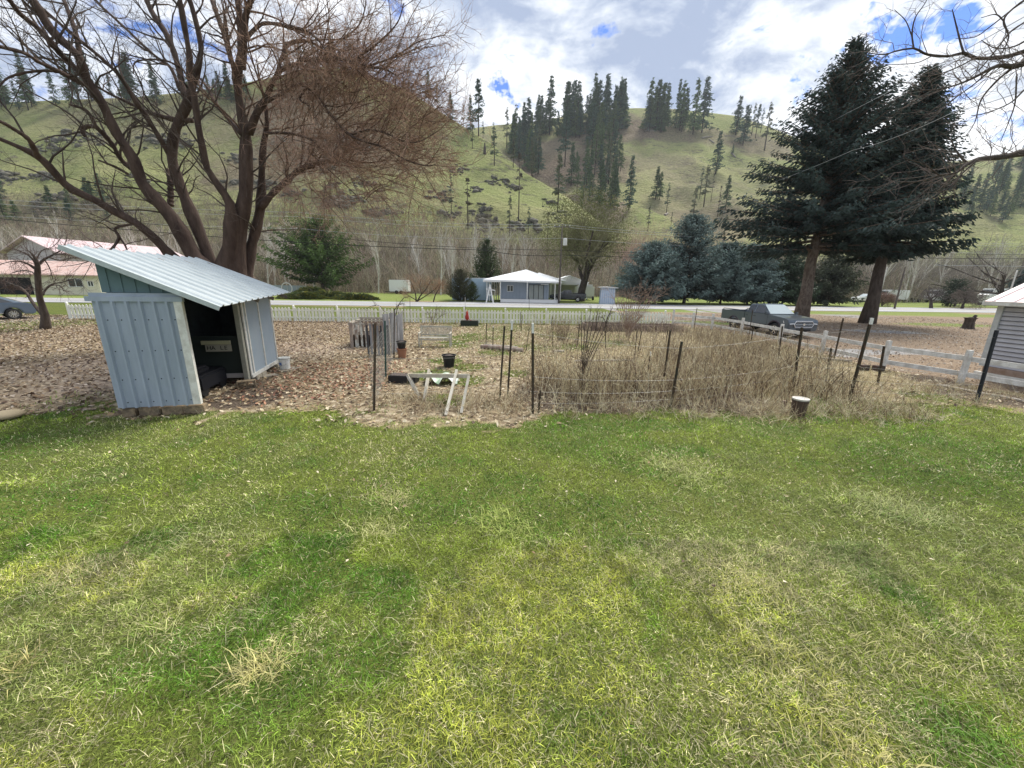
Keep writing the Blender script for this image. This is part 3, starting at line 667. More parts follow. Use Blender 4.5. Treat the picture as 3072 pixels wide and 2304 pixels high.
def bare_tree(name, label, loc, seed, h, m=None, group=None, cat='tree', sides=(8, 5, 4, 3, 3), minr=.006, twig_tint=(.17, .13, .10), split=2, scale=None, **kw):
    g = grow(seed, h, **kw); o = thing(name, label, cat, loc, 0, group)
    a = merge_q([batch_tubes(P, np.maximum(R, minr), sides[min(l, 4)]) for l, (P, R) in g.items() if l < split])
    link(raw_mesh('trunk', *a), 'trunk', m or M_BARK_DARK, o, smooth=True)
    tw = [batch_tubes(P, np.maximum(R, minr), sides[min(l, 4)]) for l, (P, R) in g.items() if l >= split]
    if tw:
        V, Fq = merge_q(tw); link(raw_mesh('twigs', V, Fq, cols=np.tile(twig_tint, (len(V), 1)) * (1 + .25 * rng.normal(0, 1, (len(V), 1)).clip(-1, 1) * .5)), 'twigs', M_TWIG, o)
    return o

# the big bare tree behind the shed: limbs traced, then branched
def big_tree():
    S = 2.074; Bx = 16.6
    def T(pts, y0, y1):
        n = len(pts); out = []
        for i, p in enumerate(pts):
            Y = y0 + (y1 - y0) * (i / (n - 1)) ** .8
            q = A(p[0], p[1], Y); zc = q.y * math.cos(PITCH) - (q.z - CH) * math.sin(PITCH)
            out.append((q.x, q.y, q.z, p[2] / 2 * zc / F))
        return out
    def c1(*a): return [(x / S, y / S, w / S) for x, y, w in a]
    def c2(*a): return [(900 + x / 2.212, y / 2.212, w / 2.212) for x, y, w in a]
    B = Bx
    trunk = [  # (path, y0, y1)
        ([(640, 1010, 60), (630, 900, 50)] + c1((1290, 1700, 105), (1210, 1600, 95), (1130, 1450, 78), (1050, 1330, 75), (960, 1230, 70), (880, 1130, 65), (830, 990, 60), (750, 870, 55), (690, 760, 50), (640, 650, 48), (560, 530, 50), (520, 450, 50), (490, 350, 45), (380, 250, 50), (300, 160, 50), (240, 60, 48), (190, -20, 45), (100, -150, 35), (0, -330, 20)), B, 13.5),
        ([(660, 1010, 60), (655, 900, 50)] + c1((1330, 1700, 80), (1300, 1600, 68), (1220, 1400, 65), (1150, 1230, 60), (1100, 1100, 55), (1070, 980, 50), (1080, 850, 52), (1120, 740, 52), (1170, 640, 55), (1200, 520, 45), (1240, 400, 30), (1250, 280, 28), (1210, 100, 28), (1180, 0, 28), (1130, -160, 18)), B, 15.5),
        ([(620, 1010, 50), (610, 900, 45)] + c1((1210, 1720, 70), (1060, 1590, 62), (980, 1500, 52), (850, 1390, 50), (700, 1310, 46), (600, 1250, 42), (450, 1180, 44), (370, 1110, 40), (300, 1030, 42), (230, 970, 42), (130, 920, 26), (0, 865, 24), (-200, 790, 18), (-420, 760, 8)), B, 12.5),
        ([(712, 1010, 110), (708, 900, 95)] + c1((1440, 1700, 175), (1450, 1600, 150), (1490, 1400, 90), (1530, 1200, 80), (1530, 1000, 75), (1530, 850, 66), (1500, 700, 50), (1480, 550, 52), (1475, 460, 52), (1500, 330, 42), (1500, 180, 40), (1480, 0, 35), (1470, -150, 20)), B, 16.),
        ([(700, 1010, 70), (695, 900, 60)] + c1((1420, 1700, 100), (1430, 1580, 90), (1440, 1400, 80), (1430, 1270, 58), (1370, 1170, 42), (1290, 1050, 40), (1260, 920, 38), (1230, 760, 36), (1210, 600, 32), (1180, 480, 32), (1180, 350, 30), (1150, 180, 30), (1130, 60, 32), (1110, -60, 26), (1090, -200, 14)), B, 14.8),
        ([(735, 1010, 60), (738, 900, 50)] + c1((1540, 1700, 70), (1560, 1550, 62), (1600, 1400, 56), (1625, 1250, 55), (1630, 1050, 40), (1640, 900, 35), (1660, 780, 26), (1650, 640, 20), (1620, 520, 14), (1600, 400, 8)), B, 17.5)]
    limbs = [
        (c1((235, 975, 34), (180, 870, 26), (80, 800, 22), (0, 755, 20), (-150, 690, 12)), 13.2, 12),
        (c1((520, 470, 40), (400, 360, 32), (330, 280, 40), (230, 170, 30), (130, 90, 28), (60, 0, 25), (-20, -120, 14)), 15, 12.5),
        (c1((560, 540, 32), (470, 500, 26), (380, 450, 25), (250, 390, 22), (150, 330, 22), (0, 290, 20), (-160, 240, 10)), 15.2, 11.5),
        (c1((400, 455, 18), (300, 440, 15), (170, 450, 14), (60, 480, 12), (0, 530, 9), (-90, 640, 5)), 14.2, 13),
        (c1((835, 1060, 32), (760, 1000, 26), (700, 900, 25), (640, 830, 26), (600, 790, 22), (540, 690, 18), (430, 650, 10)), 15.8, 14.5),
        (c1((600, 792, 20), (555, 785, 24), (510, 805, 26), (530, 850, 16)), 14.9, 14.8),
        (c1((500, 360, 28), (470, 200, 25), (420, 60, 22), (390, -20, 18), (340, -150, 9)), 14.6, 15.5),
        (c1((1150, 600, 38), (1110, 420, 30), (1050, 240, 35), (960, 100, 30), (910, 0, 26), (850, -130, 14)), 15.9, 17),
        (c1((1070, 985, 36), (1000, 870, 28), (900, 710, 30), (850, 640, 28), (750, 480, 22), (640, 370, 20), (520, 270, 20), (400, 170, 20), (250, 40, 16), (150, -80, 8)), 16.1, 14),
        (c1((1200, 750, 26), (1070, 740, 30), (930, 700, 22), (800, 640, 16), (640, 560, 12), (560, 500, 7)), 16, 15.5),
        (c1((1120, 560, 22), (1060, 420, 18), (980, 360, 16), (880, 270, 14), (720, 120, 14), (600, 10, 12), (520, -90, 6)), 16, 17.5),
        (c1((1120, 420, 12), (1040, 380, 11), (930, 370, 10), (840, 390, 8), (830, 460, 5)), 16, 15),
        (c1((800, 1085, 14), (720, 1040, 16), (610, 995, 9)), 15.6, 15.2),
        (c1((1060, 1280, 35), (1060, 1150, 30), (1040, 1050, 18)), 16.3, 16.6),
        (c1((1480, 470, 30), (1440, 380, 26), (1400, 230, 30), (1350, 90, 28), (1320, 0, 24), (1270, -130, 12)), 16.2, 18),
        (c1((1510, 430, 36), (1520, 260, 35), (1530, 100, 35), (1560, 0, 33), (1600, -140, 20)), 16.2, 15),
        (c1((1530, 250, 20), (1590, 180, 18), (1650, 145, 20), (1780, 160, 18), (1900, 190, 15), (1980, 250, 12), (2040, 330, 7)), 15.8, 14.5),
        (c1((1550, 830, 45), (1600, 700, 42), (1650, 620, 36), (1700, 500, 24), (1750, 430, 22), (1880, 385, 25)) + c2((0, 400, 26), (130, 395, 28), (230, 385, 22), (340, 410, 20), (440, 440, 16), (560, 460, 12), (640, 500, 6)), 16.2, 15),
        (c1((1715, 490, 22), (1750, 370, 20), (1790, 280, 20), (1880, 250, 15), (2000, 300, 12), (2100, 420, 6)), 15.8, 17),
        (c1((1645, 640, 22), (1700, 610, 20), (1780, 570, 16)) + c2((0, 560, 15), (120, 640, 15), (180, 730, 16), (260, 830, 18), (340, 900, 18), (430, 940, 14), (560, 980, 14), (700, 1060, 10), (840, 1100, 7), (900, 1090, 4)), 16, 14.3),
        (c2((340, 890, 16), (450, 865, 14), (560, 880, 12), (700, 940, 9), (800, 935, 7), (930, 860, 4)), 15, 14),
        (c1((1620, 1290, 46), (1700, 1200, 36), (1780, 1130, 35), (1860, 1060, 32), (1950, 1030, 28)) + c2((40, 1105, 28), (100, 1090, 28), (220, 1070, 26), (320, 1060, 18), (450, 1080, 10), (600, 1060, 5)), 16.8, 17.5),
        (c1((1500, 830, 30), (1430, 750, 25), (1340, 640, 22), (1300, 560, 18), (1240, 480, 10)), 16, 17.6),
        (c2((60, 700, 14), (0, 650, 12), (100, 540, 12), (300, 480, 10), (520, 530, 9), (640, 620, 5)), 15.5, 16.5),
        (c2((130, 395, 16), (230, 300, 14), (380, 180, 10), (430, 60, 8), (440, -60, 5)), 15.6, 16),
        (c2((340, 410, 14), (500, 300, 12), (640, 160, 9), (690, 20, 5)), 15.4, 14.8),
        (c2((440, 440, 12), (620, 380, 10), (780, 280, 7), (900, 250, 3)), 15.2, 15),
        (c2((230, 1070, 14), (330, 980, 12), (480, 780, 9), (700, 700, 5)), 17.2, 18),
        (c1((1640, 830, 16), (1800, 830, 14), (1950, 880, 12)) + c2((60, 1000, 10), (250, 1180, 7), (380, 1300, 4)), 16.6, 15.5),
        (c1((850, 1390, 14), (720, 1420, 14), (740, 1480, 16), (680, 1560, 12), (590, 1590, 6)), 14.9, 14.6),
        (c1((740, 1470, 12), (780, 1530, 10), (800, 1590, 5)), 14.8, 14.6)]
    o = thing('bare_tree', 'huge leafless many-stemmed maple rising behind the metal shed', 'tree', A(690, 1010, B)); o.location.z = 0
    paths = []
    mb = MB()
    for i, (p, y0, y1) in enumerate(trunk + limbs):
        q = smooth_path(T(p, y0, y1), 40); paths.append((q, i < len(trunk)))
    def tubes_of(sel):
        m_ = MB()
        for q, tr in paths:
            if tr == sel: 
                jit = 1 + .10 * np.sin(np.arange(len(q)) * 1.7) + rng.normal(0, .05, len(q))
                m_.tube([tuple(v[:3]) for v in q], list(q[:, 3] * jit), 10)
        return m_
    tubes_of(True).build('trunk', M_BARK_RED, o, smooth=True, world=True, fix=False)
    for q, tr in paths:
        if not tr: MB().tube([tuple(v[:3]) for v in q], list(q[:, 3] * (1 + .10 * np.sin(np.arange(len(q)) * 1.7) + rng.normal(0, .05, len(q)))), 10).build('limb', M_BARK_RED, o, smooth=True, world=True, fix=False)
    # branches, twigs and shoots
    r = np.random.default_rng(5)
    P1 = []; R1 = []; side = []
    def make(q0, d0, L, r0, K, wig, grav):
        pts = [q0]; d = d0 / np.linalg.norm(d0)
        for _ in range(K - 1):
            d = d + r.normal(0, wig, 3) + np.array([0, 0, grav]); d /= np.linalg.norm(d); pts.append(pts[-1] + d * L / (K - 1))
        return np.array(pts), np.linspace(r0, r0 * .3, K)
    lv1 = []
    for q, tr in paths:
        seg = np.linalg.norm(np.diff(q[:, :3], axis=0), axis=1); Ltot = seg.sum(); cum = np.r_[0, np.cumsum(seg)] / Ltot
        for _ in range(int(Ltot * (3.0 if not tr else 1.7))):
            t = r.uniform(.12 if not tr else .35, 1); i = min(np.searchsorted(cum, t), len(q) - 1); p = q[i, :3]; rad = q[i, 3]
            dd = q[i, :3] - q[max(i - 1, 0), :3]; dd = dd / (np.linalg.norm(dd) + 1e-9)
            s = np.cross(dd, r.normal(0, 1, 3)); s /= np.linalg.norm(s) + 1e-9
            right = p[0] > -10.2; d0 = dd * .55 + s * .8 + np.array([.35 if right else -.2, 0, .25])
            L = r.uniform(.9, 2.6) * (1.15 if right else 1); lv1.append(make(p, d0, L, min(rad * .45, .03) + .004, 7, .16, .03 if p[2] > 6 else -.01) + (right,))
    # a dense drooping dome of reddish twigs on the right half
    for _ in range(470):
        a_ = r.uniform(0, 1); px = r.uniform(830, 1290); py = r.uniform(180, 600)
        if ((px - 1040) / 265) ** 2 + ((py - 400) / 235) ** 2 > 1: continue
        Y = r.uniform(14.2, 18.2); c = np.array(A(px, py, Y)); cen = np.array(A(860, 480, 16.2)); d0 = c - cen; d0 /= np.linalg.norm(d0) + 1e-6
        lv1.append(make(c, d0 * .9 + r.normal(0, .5, 3) + np.array([0, 0, .25]), r.uniform(1.2, 2.4), .013, 7, .15, -.07) + (True,))
    lv2 = []
    for P, R, right in lv1:
        for _ in range(9 if right else 7):
            i = r.integers(1, 6); dd = P[i + 1 if i < 6 else 6] - P[i - 1]; dd /= np.linalg.norm(dd)
            s = np.cross(dd, r.normal(0, 1, 3)); s /= np.linalg.norm(s) + 1e-9
            lv2.append(make(P[i], dd * .7 + s * .75, r.uniform(.4, 1.1), .0075, 5, .17, -.02 if right else .04) + (right,))
    lv3 = []
    for P, R, right in lv2:
        for _ in range(4 if right else 2):
            i = r.integers(1, 4); dd = P[i + 1] - P[i]; dd /= np.linalg.norm(dd); s = np.cross(dd, r.normal(0, 1, 3)); s /= np.linalg.norm(s) + 1e-9
            lv3.append(make(P[i], dd * .7 + s * .8, r.uniform(.18, .5), .0045, 4, .15, 0) + (right,))
    out = []; cols = []
    for lv, n, tints in ((lv1, 5, ((.085, .065, .055), (.13, .08, .06))), (lv2, 3, ((.10, .08, .068), (.25, .17, .125))), (lv3, 3, ((.13, .105, .09), (.38, .24, .175)))):
        P = np.array([a for a, b, c in lv]); R = np.array([b for a, b, c in lv]); v, f = batch_tubes(P, R, n); out.append((v, f))
        k = len(v) // len(lv); base = np.array([tints[1] if c else tints[0] for a, b, c in lv]) * r.uniform(.7, 1.35, (len(lv), 1)); cols.append(np.repeat(base, k, 0))
    V, Fq = merge_q(out); me = raw_mesh('twigs', V, Fq, cols=np.concatenate(cols)); link(me, 'twigs', M_TWIG, o, world_coords=True)
big_tree()

# branches of a near tree reaching in at the upper right; its trunk stands outside the view
def near_tree():
    def c4(*a): return [(2172 + x / 2.0733, y / 2.0733, w / 2.0733) for x, y, w in a]
    Y0 = 9.0
    def T(pts, y0, y1):
        out = []
        for i, p in enumerate(pts):
            q = A(p[0], p[1], y0 + (y1 - y0) * i / (len(pts) - 1)); zc = q.y * math.cos(PITCH) - (q.z - CH) * math.sin(PITCH); out.append((q.x, q.y, q.z, p[2] / 2 * zc / F))
        return out
    far = [(4300, 1160, 420, ), ]
    L = [(c4((3500, 1500, 260), (3000, 900, 190), (2500, 560, 110), (2100, 400, 80), (1900, 380, 60), (1866, 390, 42), (1800, 415, 28), (1700, 410, 22), (1560, 480, 15), (1440, 530, 10), (1300, 560, 6), (1150, 560, 3)), Y0, 8.4),
         (c4((2100, 400, 50), (1950, 320, 30), (1866, 320, 26), (1770, 350, 24), (1660, 362, 22), (1560, 360, 18), (1490, 330, 17), (1400, 350, 14), (1300, 345, 13), (1240, 330, 12), (1180, 300, 11), (1060, 320, 9), (1000, 340, 7), (900, 330, 4)), Y0, 9.4),
         (c4((3300, 1300, 120), (2700, 1000, 70), (2200, 930, 50), (1866, 950, 42), (1780, 968, 34), (1690, 980, 32), (1580, 992, 28), (1500, 1030, 18), (1440, 1075, 12), (1340, 1090, 9), (1200, 1130, 7), (1060, 1130, 4)), Y0, 7.6),
         (c4((1490, 330, 12), (1470, 260, 10), (1450, 180, 8), (1420, 60, 5)), 9., 9.5), (c4((1180, 300, 9), (1170, 210, 8), (1190, 110, 7), (1250, 20, 5), (1300, -80, 3)), 9.3, 9.6), (c4((1170, 230, 6), (1130, 130, 5), (1060, 60, 3)), 9.3, 9.7),
         (c4((1866, 140, 10), (1780, 200, 10), (1700, 300, 8), (1600, 420, 6), (1480, 520, 4)), 8.8, 8.2), (c4((1900, -20, 12), (1790, 60, 11), (1740, 130, 10), (1770, 230, 8), (1730, 330, 6)), 9, 8.6), (c4((1740, 130, 8), (1690, 90, 6), (1600, 110, 4)), 8.9, 9.3),
         (c4((1680, 415, 10), (1560, 520, 8), (1400, 640, 6), (1280, 760, 4)), 8.7, 8.), (c4((1800, 420, 14), (1700, 500, 12), (1600, 620, 8), (1560, 760, 5), (1500, 850, 3)), 8.8, 8.2), (c4((1866, 560, 10), (1780, 640, 8), (1640, 700, 6), (1540, 720, 4)), 8.6, 8.),
         (c4((1820, 470, 8), (1810, 640, 7), (1770, 760, 5), (1720, 880, 3)), 8.6, 8.4), (c4((1500, 1010, 12), (1440, 930, 8), (1400, 860, 5), (1300, 800, 3)), 7.8, 8.3), (c4((1580, 990, 10), (1480, 1080, 8), (1380, 1180, 6), (1260, 1200, 3)), 7.8, 7.4), (c4((1340, 1090, 7), (1240, 1020, 6), (1120, 980, 5), (1150, 930, 3)), 7.7, 7.9),
         (c4((1560, 360, 9), (1450, 420, 7), (1300, 470, 5), (1160, 480, 3)), 9.1, 9.4), (c4((1300, 345, 7), (1200, 390, 5), (1080, 400, 4), (960, 400, 2)), 9.2, 9.6), (c4((1790, 60, 9), (1650, 170, 7), (1560, 230, 5), (1440, 240, 3)), 8.9, 9.3), (c4((1900, 240, 12), (1800, 290, 9), (1690, 300, 6), (1600, 250, 4)), 8.9, 9.2)]
    base = Vector((A(3072 + 1700, 1160, Y0).x, Y0, 0)); q0 = Vector(T(L[0][0], Y0, 8.4)[0][:3]); base = Vector((q0.x + 1.2, Y0 + .3, 0))
    o = thing('bare_tree', 'near leafless tree reaching in over the siding outbuilding with lichened limbs', 'tree', base)
    mb = MB(); mb.tube([base + Vector((0, 0, -.1)), base + Vector((0, 0, 1.2)), base + Vector((-.2, 0, 2.6)), q0 + Vector((0, 0, 0)), q0 + Vector((-.3, .1, 2.5)), q0 + Vector((-.2, .3, 6))], [.62, .45, .4, .33, .2, .05], 12)
    mb.build('trunk', M_BARK_DARK, o, smooth=True, world=True, fix=False)
    r = np.random.default_rng(9); paths = [smooth_path(T(p, a, b), 34) for p, a, b in L]; lm = MB()
    for q in paths: MB().tube([tuple(v[:3]) for v in q], list(q[:, 3] * (1 + rng.normal(0, .05, len(q)))), 8).build('limb', M_BARK_DARK, o, smooth=True, world=True, fix=False)
    def make(p, d, Ln, r0, K, wig, gr):
        pts = [p]; d = d / np.linalg.norm(d)
        for _ in range(K - 1): d = d + r.normal(0, wig, 3) + np.array([-.02, 0, gr]); d /= np.linalg.norm(d); pts.append(pts[-1] + d * Ln / (K - 1))
        return np.array(pts), np.linspace(r0, r0 * .35, K)
    l1 = []
    for q in paths:
        Lt = np.linalg.norm(np.diff(q[:, :3], axis=0), axis=1).sum()
        for _ in range(int(Lt * 5)):
            i = r.integers(len(q) // 4, len(q)); dd = q[i, :3] - q[i - 1, :3]; dd /= np.linalg.norm(dd) + 1e-9; s = np.cross(dd, r.normal(0, 1, 3)); s /= np.linalg.norm(s)
            l1.append(make(q[i, :3], dd * .6 + s * .8 + np.array([0, 0, .1]), r.uniform(.3, 1.0), min(.008, q[i, 3] * .5), 6, .2, -.02))
    l2 = []
    for P, R in l1:
        for _ in range(3):
            i = r.integers(1, 5); dd = P[i + 1 if i < 5 else 5] - P[i - 1]; dd /= np.linalg.norm(dd); s = np.cross(dd, r.normal(0, 1, 3)); s /= np.linalg.norm(s); l2.append(make(P[i], dd * .7 + s * .7, r.uniform(.12, .45), .0038, 4, .2, -.02))
    V, Fq = merge_q([batch_tubes(np.array([a for a, b in l]), np.array([b for a, b in l]), 3) for l in (l1, l2)])
    link(raw_mesh('twigs', V, Fq, cols=np.tile((.16, .125, .11), (len(V), 1))), 'twigs', M_TWIG, o, world_coords=True)
near_tree()

# big spruces on the right of the yard
DK = (.05, .074, .065); BL = (.105, .145, .135); GN = (.05, .075, .03)
def base(x, y): g = G(x, y); g.z = 0; return g
def spruce_px(name, label, bx, by, ty, Rpx, **kw):
    g = base(bx, by); t = A(bx, ty, g.y); zc = g.y * math.cos(PITCH); return spruce(name, label, g, t.z, Rpx / F * zc, **kw)
g1 = Vector((24.6, 33.5, 0)); g2 = Vector((29.0, 32.0, 0))
spruce('spruce_tree', 'tallest dark spruce with clear trunk behind the grey pickup', g1, 20.0, 6.9, 5.6, 440, 36, DK, 21, tiers=16, droop=.42, lift=.22, prof=1.02, trunk_r=.52, size=.58, irr=.22, tm=mat('spruce bark', (.1, .075, .06), .95, (.17, .14, .115), 7, .8, bump=2, bscale=9, stretch=(1, 1, .4)))
spruce('spruce_tree', 'second tall dark spruce with black trunk nearer the siding outbuilding', g2, 17.6, 4.0, 5.2, 380, 32, (.045, .07, .06), 22, tiers=13, droop=.42, lift=.22, prof=.85, trunk_r=.5, size=.58, irr=.2)
for bx, by, ty, R_, lb, sd in ((2051, 911, 655, 105, 'tallest blue spruce with a pointed top across the road', 31), (1945, 911, 738, 96, 'broad blue spruce left of the tallest one behind the little blue shed', 32), (2160, 912, 740, 92, 'broad blue spruce between the tallest one and the rightmost one', 33), (2240, 913, 742, 82, 'rightmost blue spruce of the row beside the leaning utility pole', 34)):
    spruce_px('blue_spruce', lb, bx, by, ty, R_, clear=.6, nbr=300, nsp=22, tip=1.5, col=BL, seed=sd, droop=.12, lift=.12, prof=.55, size=.75, irr=.12, group='blue spruces across the road')
spruce_px('spruce_tree', 'dark green spruce behind the trunk of the tallest spruce', 2345, 915, 770, 70, clear=.8, nbr=170, nsp=14, col=(.045, .068, .04), seed=35, droop=.3, lift=.15, prof=.6, size=.9)
spruce_px('spruce_tree', 'brownish green spruce with hanging branch ends right of the dark one', 2480, 917, 775, 70, clear=.8, nbr=170, nsp=14, col=(.065, .075, .045), seed=36, droop=.35, lift=.15, prof=.55, size=.9)
spruce_px('spruce_tree', 'blue-green spruce at the far right above the outbuilding roof', 3068, 925, 800, 42, clear=1.5, nbr=110, nsp=12, col=BL, seed=37, droop=.1, lift=.1, prof=.6, size=.9)
g = base(970, 880)
spruce('juniper_tree', 'broad bushy green conifer on the lawn across the road', g, 14.2, 8.0, 1.4, 230, 26, (.07, .115, .03), 38, tip=.9, tiers=9, droop=.12, lift=.25, prof=.72, trunk_r=.42, size=.95, irr=.5)
g = base(1459, 896); spruce('arborvitae', 'tall narrow dark green evergreen beside the blue-grey house', g, 9.6, 2.7, .1, 210, 12, (.045, .07, .025), 39, droop=-.05, lift=.5, prof=.6, size=.55, irr=.08)
g = base(1382, 904); spruce('arborvitae', 'squat dark cone-shaped evergreen with a brownish top beside the road', g, 4.35, 2.2, .0, 420, 14, (.06, .065, .03), 40, droop=-.1, lift=.2, prof=.62, size=.22, irr=.03)
g = base(1418, 905); spruce('arborvitae', 'small green cone-shaped evergreen right behind the squat one', g, 2.7, .9, .0, 110, 8, (.06, .085, .025), 41, droop=-.1, lift=.4, prof=.6, size=.25, irr=.05)
g = base(2850, 921); spruce('juniper_tree', 'rounded dark green bush tree beside the bare thicket at the far right', g, 4.2, 1.8, .1, 120, 8, (.045, .065, .04), 42, droop=-.05, lift=.3, prof=.35, size=.5)
# low spreading junipers at the far edge of the road
for i, (px, py, w, hh, lb) in enumerate(((910, 897, 3.4, .9, 'low spreading juniper left in the bed under the green conifer'), (985, 896, 3.8, 1.1, 'middle low juniper with ochre tips at the road edge'), (1065, 899, 3.2, .8, 'rightmost low feathery juniper in the bed at the road edge'), (935, 886, 3.2, 1.5, 'darker taller juniper at the back of the roadside bed'))):
    g = base(px, py); r = np.random.default_rng(50 + i); n = 1500; a = r.random(n) * 6.28; q = np.sqrt(r.random(n))
    C = np.stack([np.cos(a) * q * w, np.sin(a) * q * w * .5, (1 - q ** 2) * hh * r.random(n) ** .5], 1); D = np.stack([np.cos(a), np.sin(a), .35 + r.normal(0, .3, n)], 1)
    T = np.where((r.random(n) < .3)[:, None], [[.2, .19, .04]], [[.09, .12, .04]]) * r.uniform(.6, 1.4, (n, 1))
    o = link(needle_mesh('juniper_bush', C, D, np.full(n, .55), np.full(n, .2), T, seed=i), 'juniper_bush', M_NEEDLE); o.location = g; tag(o, lb, 'bush', 'junipers at the road edge')

# budding broadleaf tree right of the house, with a mossy haze of buds
g = base(1742, 903); o = bare_tree('budding_tree', 'large round-headed budding tree with thick dark trunk right of the blue-grey house', g, 61, 17, spread=.62, r0=.75, levels=4, kids=(8, 7, 7, 5), ltop=.42, trunk_f=.38, up=.5, twig_tint=(.19, .18, .10), minr=.014, lens=(1.05, .62, .55, .5))
r = np.random.default_rng(62); n = 15000; v = r.normal(0, 1, (n, 3)); v /= np.linalg.norm(v, axis=1, keepdims=True); rad = r.random(n) ** .45
lump = .72 + .38 * fbm(v[:, 0] * 2.4 + 9, v[:, 1] * 2.4 + v[:, 2] * 2 + 9, 5)
C = v * (rad * lump)[:, None] * [8.2, 6.5, 7.2] + [0, 0, 10.6]; C = C[C[:, 2] > 3.6]; n = len(C)
link(needle_mesh('buds', C, r.normal(0, 1, (n, 3)), np.full(n, .28), np.full(n, .11), np.outer(r.uniform(.6, 1.5, n), (.17, .18, .07)), seed=3), 'buds', M_NEEDLE, o)

# pale-barked bare trees along the foot of the hills
alder = []
for k in range(6):
    o = bare_tree('pale_bare_tree', 'x', (0, 0, -400), 70 + k, 12, m=M_PALE, spread=.36, levels=3, kids=(7, 5, 4), up=.6, ltop=.9, trunk_f=.25, r0=.19, twig_tint=(.48, .44, .38), minr=.02, split=2, lens=(.4, .5, .5), sides=(6, 4, 3, 3)); reg_kids(o); alder.append(o)
nal = 0
for i in range(84):
    px = U(-60, 1800) if i < 68 else U(2480, 3000); Y = U(84, 116); h = U(9, 15)
    if 1600 < px < 1860 or 1840 < px < 2300: continue
    d = ray(px, 880); t = Y / d.y; o = alder[nal] if nal < 6 else copy_tree(alder[nal % 6]); nal += 1
    o.location = (d.x * t, Y, -.2); o.scale = (h / 12 * .9,) * 2 + (h / 12,); o.rotation_euler = (0, 0, U(0, 6.28)); w = next(t for lim, t in ((330, 'behind the red-roofed bungalow'), (640, 'behind the metal shed roof and big bare tree'), (1130, 'behind the broad green conifer'), (1390, 'behind the white box trailer'), (1900, 'behind the blue-grey house'), (9999, 'beyond the trunks of the two tall spruces')) if px < lim); o['label'] = 'pale-barked leafless tree at the hill foot ' + w; o['group'] = 'pale bare trees ' + w
# brushwood that nobody could count: thickets along the valley floor
def thicket(name, label, n, xr, yr, h, tints, seed, ry=None):
    r = np.random.default_rng(seed); px = r.uniform(*xr, n); Y = r.uniform(*yr, n); hh = h * r.uniform(.45, 1.2, n) * (.6 + .8 * fbm(px * .02, Y * .08, seed))
    d0 = np.array([[ray(p, 880).x / ray(p, 880).y] for p in np.linspace(*xr, 50)])[:, 0]; X = np.interp(px, np.linspace(*xr, 50), d0) * Y
    Zb = np.zeros(n)
    for H in (H1,):
        u = X / Y; k = np.clip((Y - H.Y0) / (H.Rr(u) - H.Y0), -.1, 1); _, _, z = H.pt(u, k); Zb = np.where(Y > H.Y0 + 2, np.maximum(Zb, z), Zb)
    K = 5; P = np.zeros((n, K, 3)); P[:, 0] = np.stack([X, Y, Zb - .2], 1); d = np.stack([r.normal(0, .3, n), r.normal(0, .3, n), np.ones(n)], 1)
    for k in range(1, K): d = d + r.normal(0, .16, (n, 3)); d /= np.linalg.norm(d, axis=1, keepdims=True); P[:, k] = P[:, k - 1] + d * (hh / (K - 1))[:, None]
    R = np.linspace(.045, .02, K)[None] * np.ones((n, 1)) * r.uniform(.6, 1.3, (n, 1)); v1 = batch_tubes(P, R, 3)
    m = 3; idx = np.repeat(np.arange(n), m); kk = r.integers(1, K, len(idx)); Q = np.zeros((len(idx), 3, 3)); Q[:, 0] = P[idx, kk]; dd = r.normal(0, .55, (len(idx), 3)) + [0, 0, .7]
    for k in (1, 2): Q[:, k] = Q[:, k - 1] + dd * (hh[idx] * .13)[:, None] + r.normal(0, .06, (len(idx), 3))
    v2 = batch_tubes(Q, np.tile([.028, .022, .012], (len(idx), 1)), 3); V, Fq = merge_q([v1, v2])
    pal = np.array(tints); c = pal[r.integers(0, len(pal), n)] * r.uniform(.7, 1.3, (n, 1)); cols = np.concatenate([np.repeat(c, K * 3, 0), np.repeat(c[idx] * 1.1, 9, 0)])
    return tag(link(raw_mesh(name, V, Fq, cols=cols), name, M_TWIG), label, 'brushwood', kind='stuff')
thicket('brushwood', 'grey-brown leafless thicket filling the foot of the hills', 15000, (-500, 3500), (88, 122), 6.5, ((.2, .155, .12), (.3, .22, .175), (.33, .28, .21), (.13, .11, .08), (.24, .24, .15), (.38, .34, .28)), 81)
thicket('brushwood', 'grey bare wood on the rising ground at the left foot', 6000, (-500, 1700), (112, 150), 5.5, ((.19, .155, .115), (.23, .19, .145), (.16, .14, .10)), 82)
thicket('brushwood', 'grey bare wood at the foot of the slope on the far right', 6500, (2250, 3500), (95, 165), 10, ((.19, .17, .15), (.23, .21, .18), (.15, .135, .12)), 83)
thicket('brushwood', 'reddish willow brush behind the budding tree', 2600, (1840, 2320), (118, 150), 11, ((.34, .22, .17), (.36, .26, .2), (.27, .19, .14)), 84)
# ------------------------------------------------------------------ buildings
M_BLUEMETAL = mat('blue-grey painted ribbed metal', (.37, .425, .51), .45, (.29, .34, .41), 1.6, .5, bump=.3, bscale=9, spec=.4, stretch=(1.6, 1.6, .35))
M_TEAL = mat('dark teal board', (.13, .20, .22), .7, (.11, .17, .19), 3, .4)  # dark teal of the gable board, faintly mottled
M_PANEL = mat('blue-grey board panel', (.30, .37, .44), .7, (.35, .41, .46), 1.2, .5)
M_WTRIM = mat('weathered white paint', (.72, .72, .68), .6, (.55, .54, .49), 7, .6)
M_GALV = mat('galvanised roofing', (.55, .60, .61), .38, (.42, .47, .49), 3.5, .45, spec=.5, metal=.25, stretch=(.6, 4, 1))
M_CMU = mat('mossy concrete block', (.30, .23, .15), .95, (.15, .12, .085), 9, .7, bump=1, bscale=30)
M_DARK = mat('dark interior', (.012, .012, .013), .9)
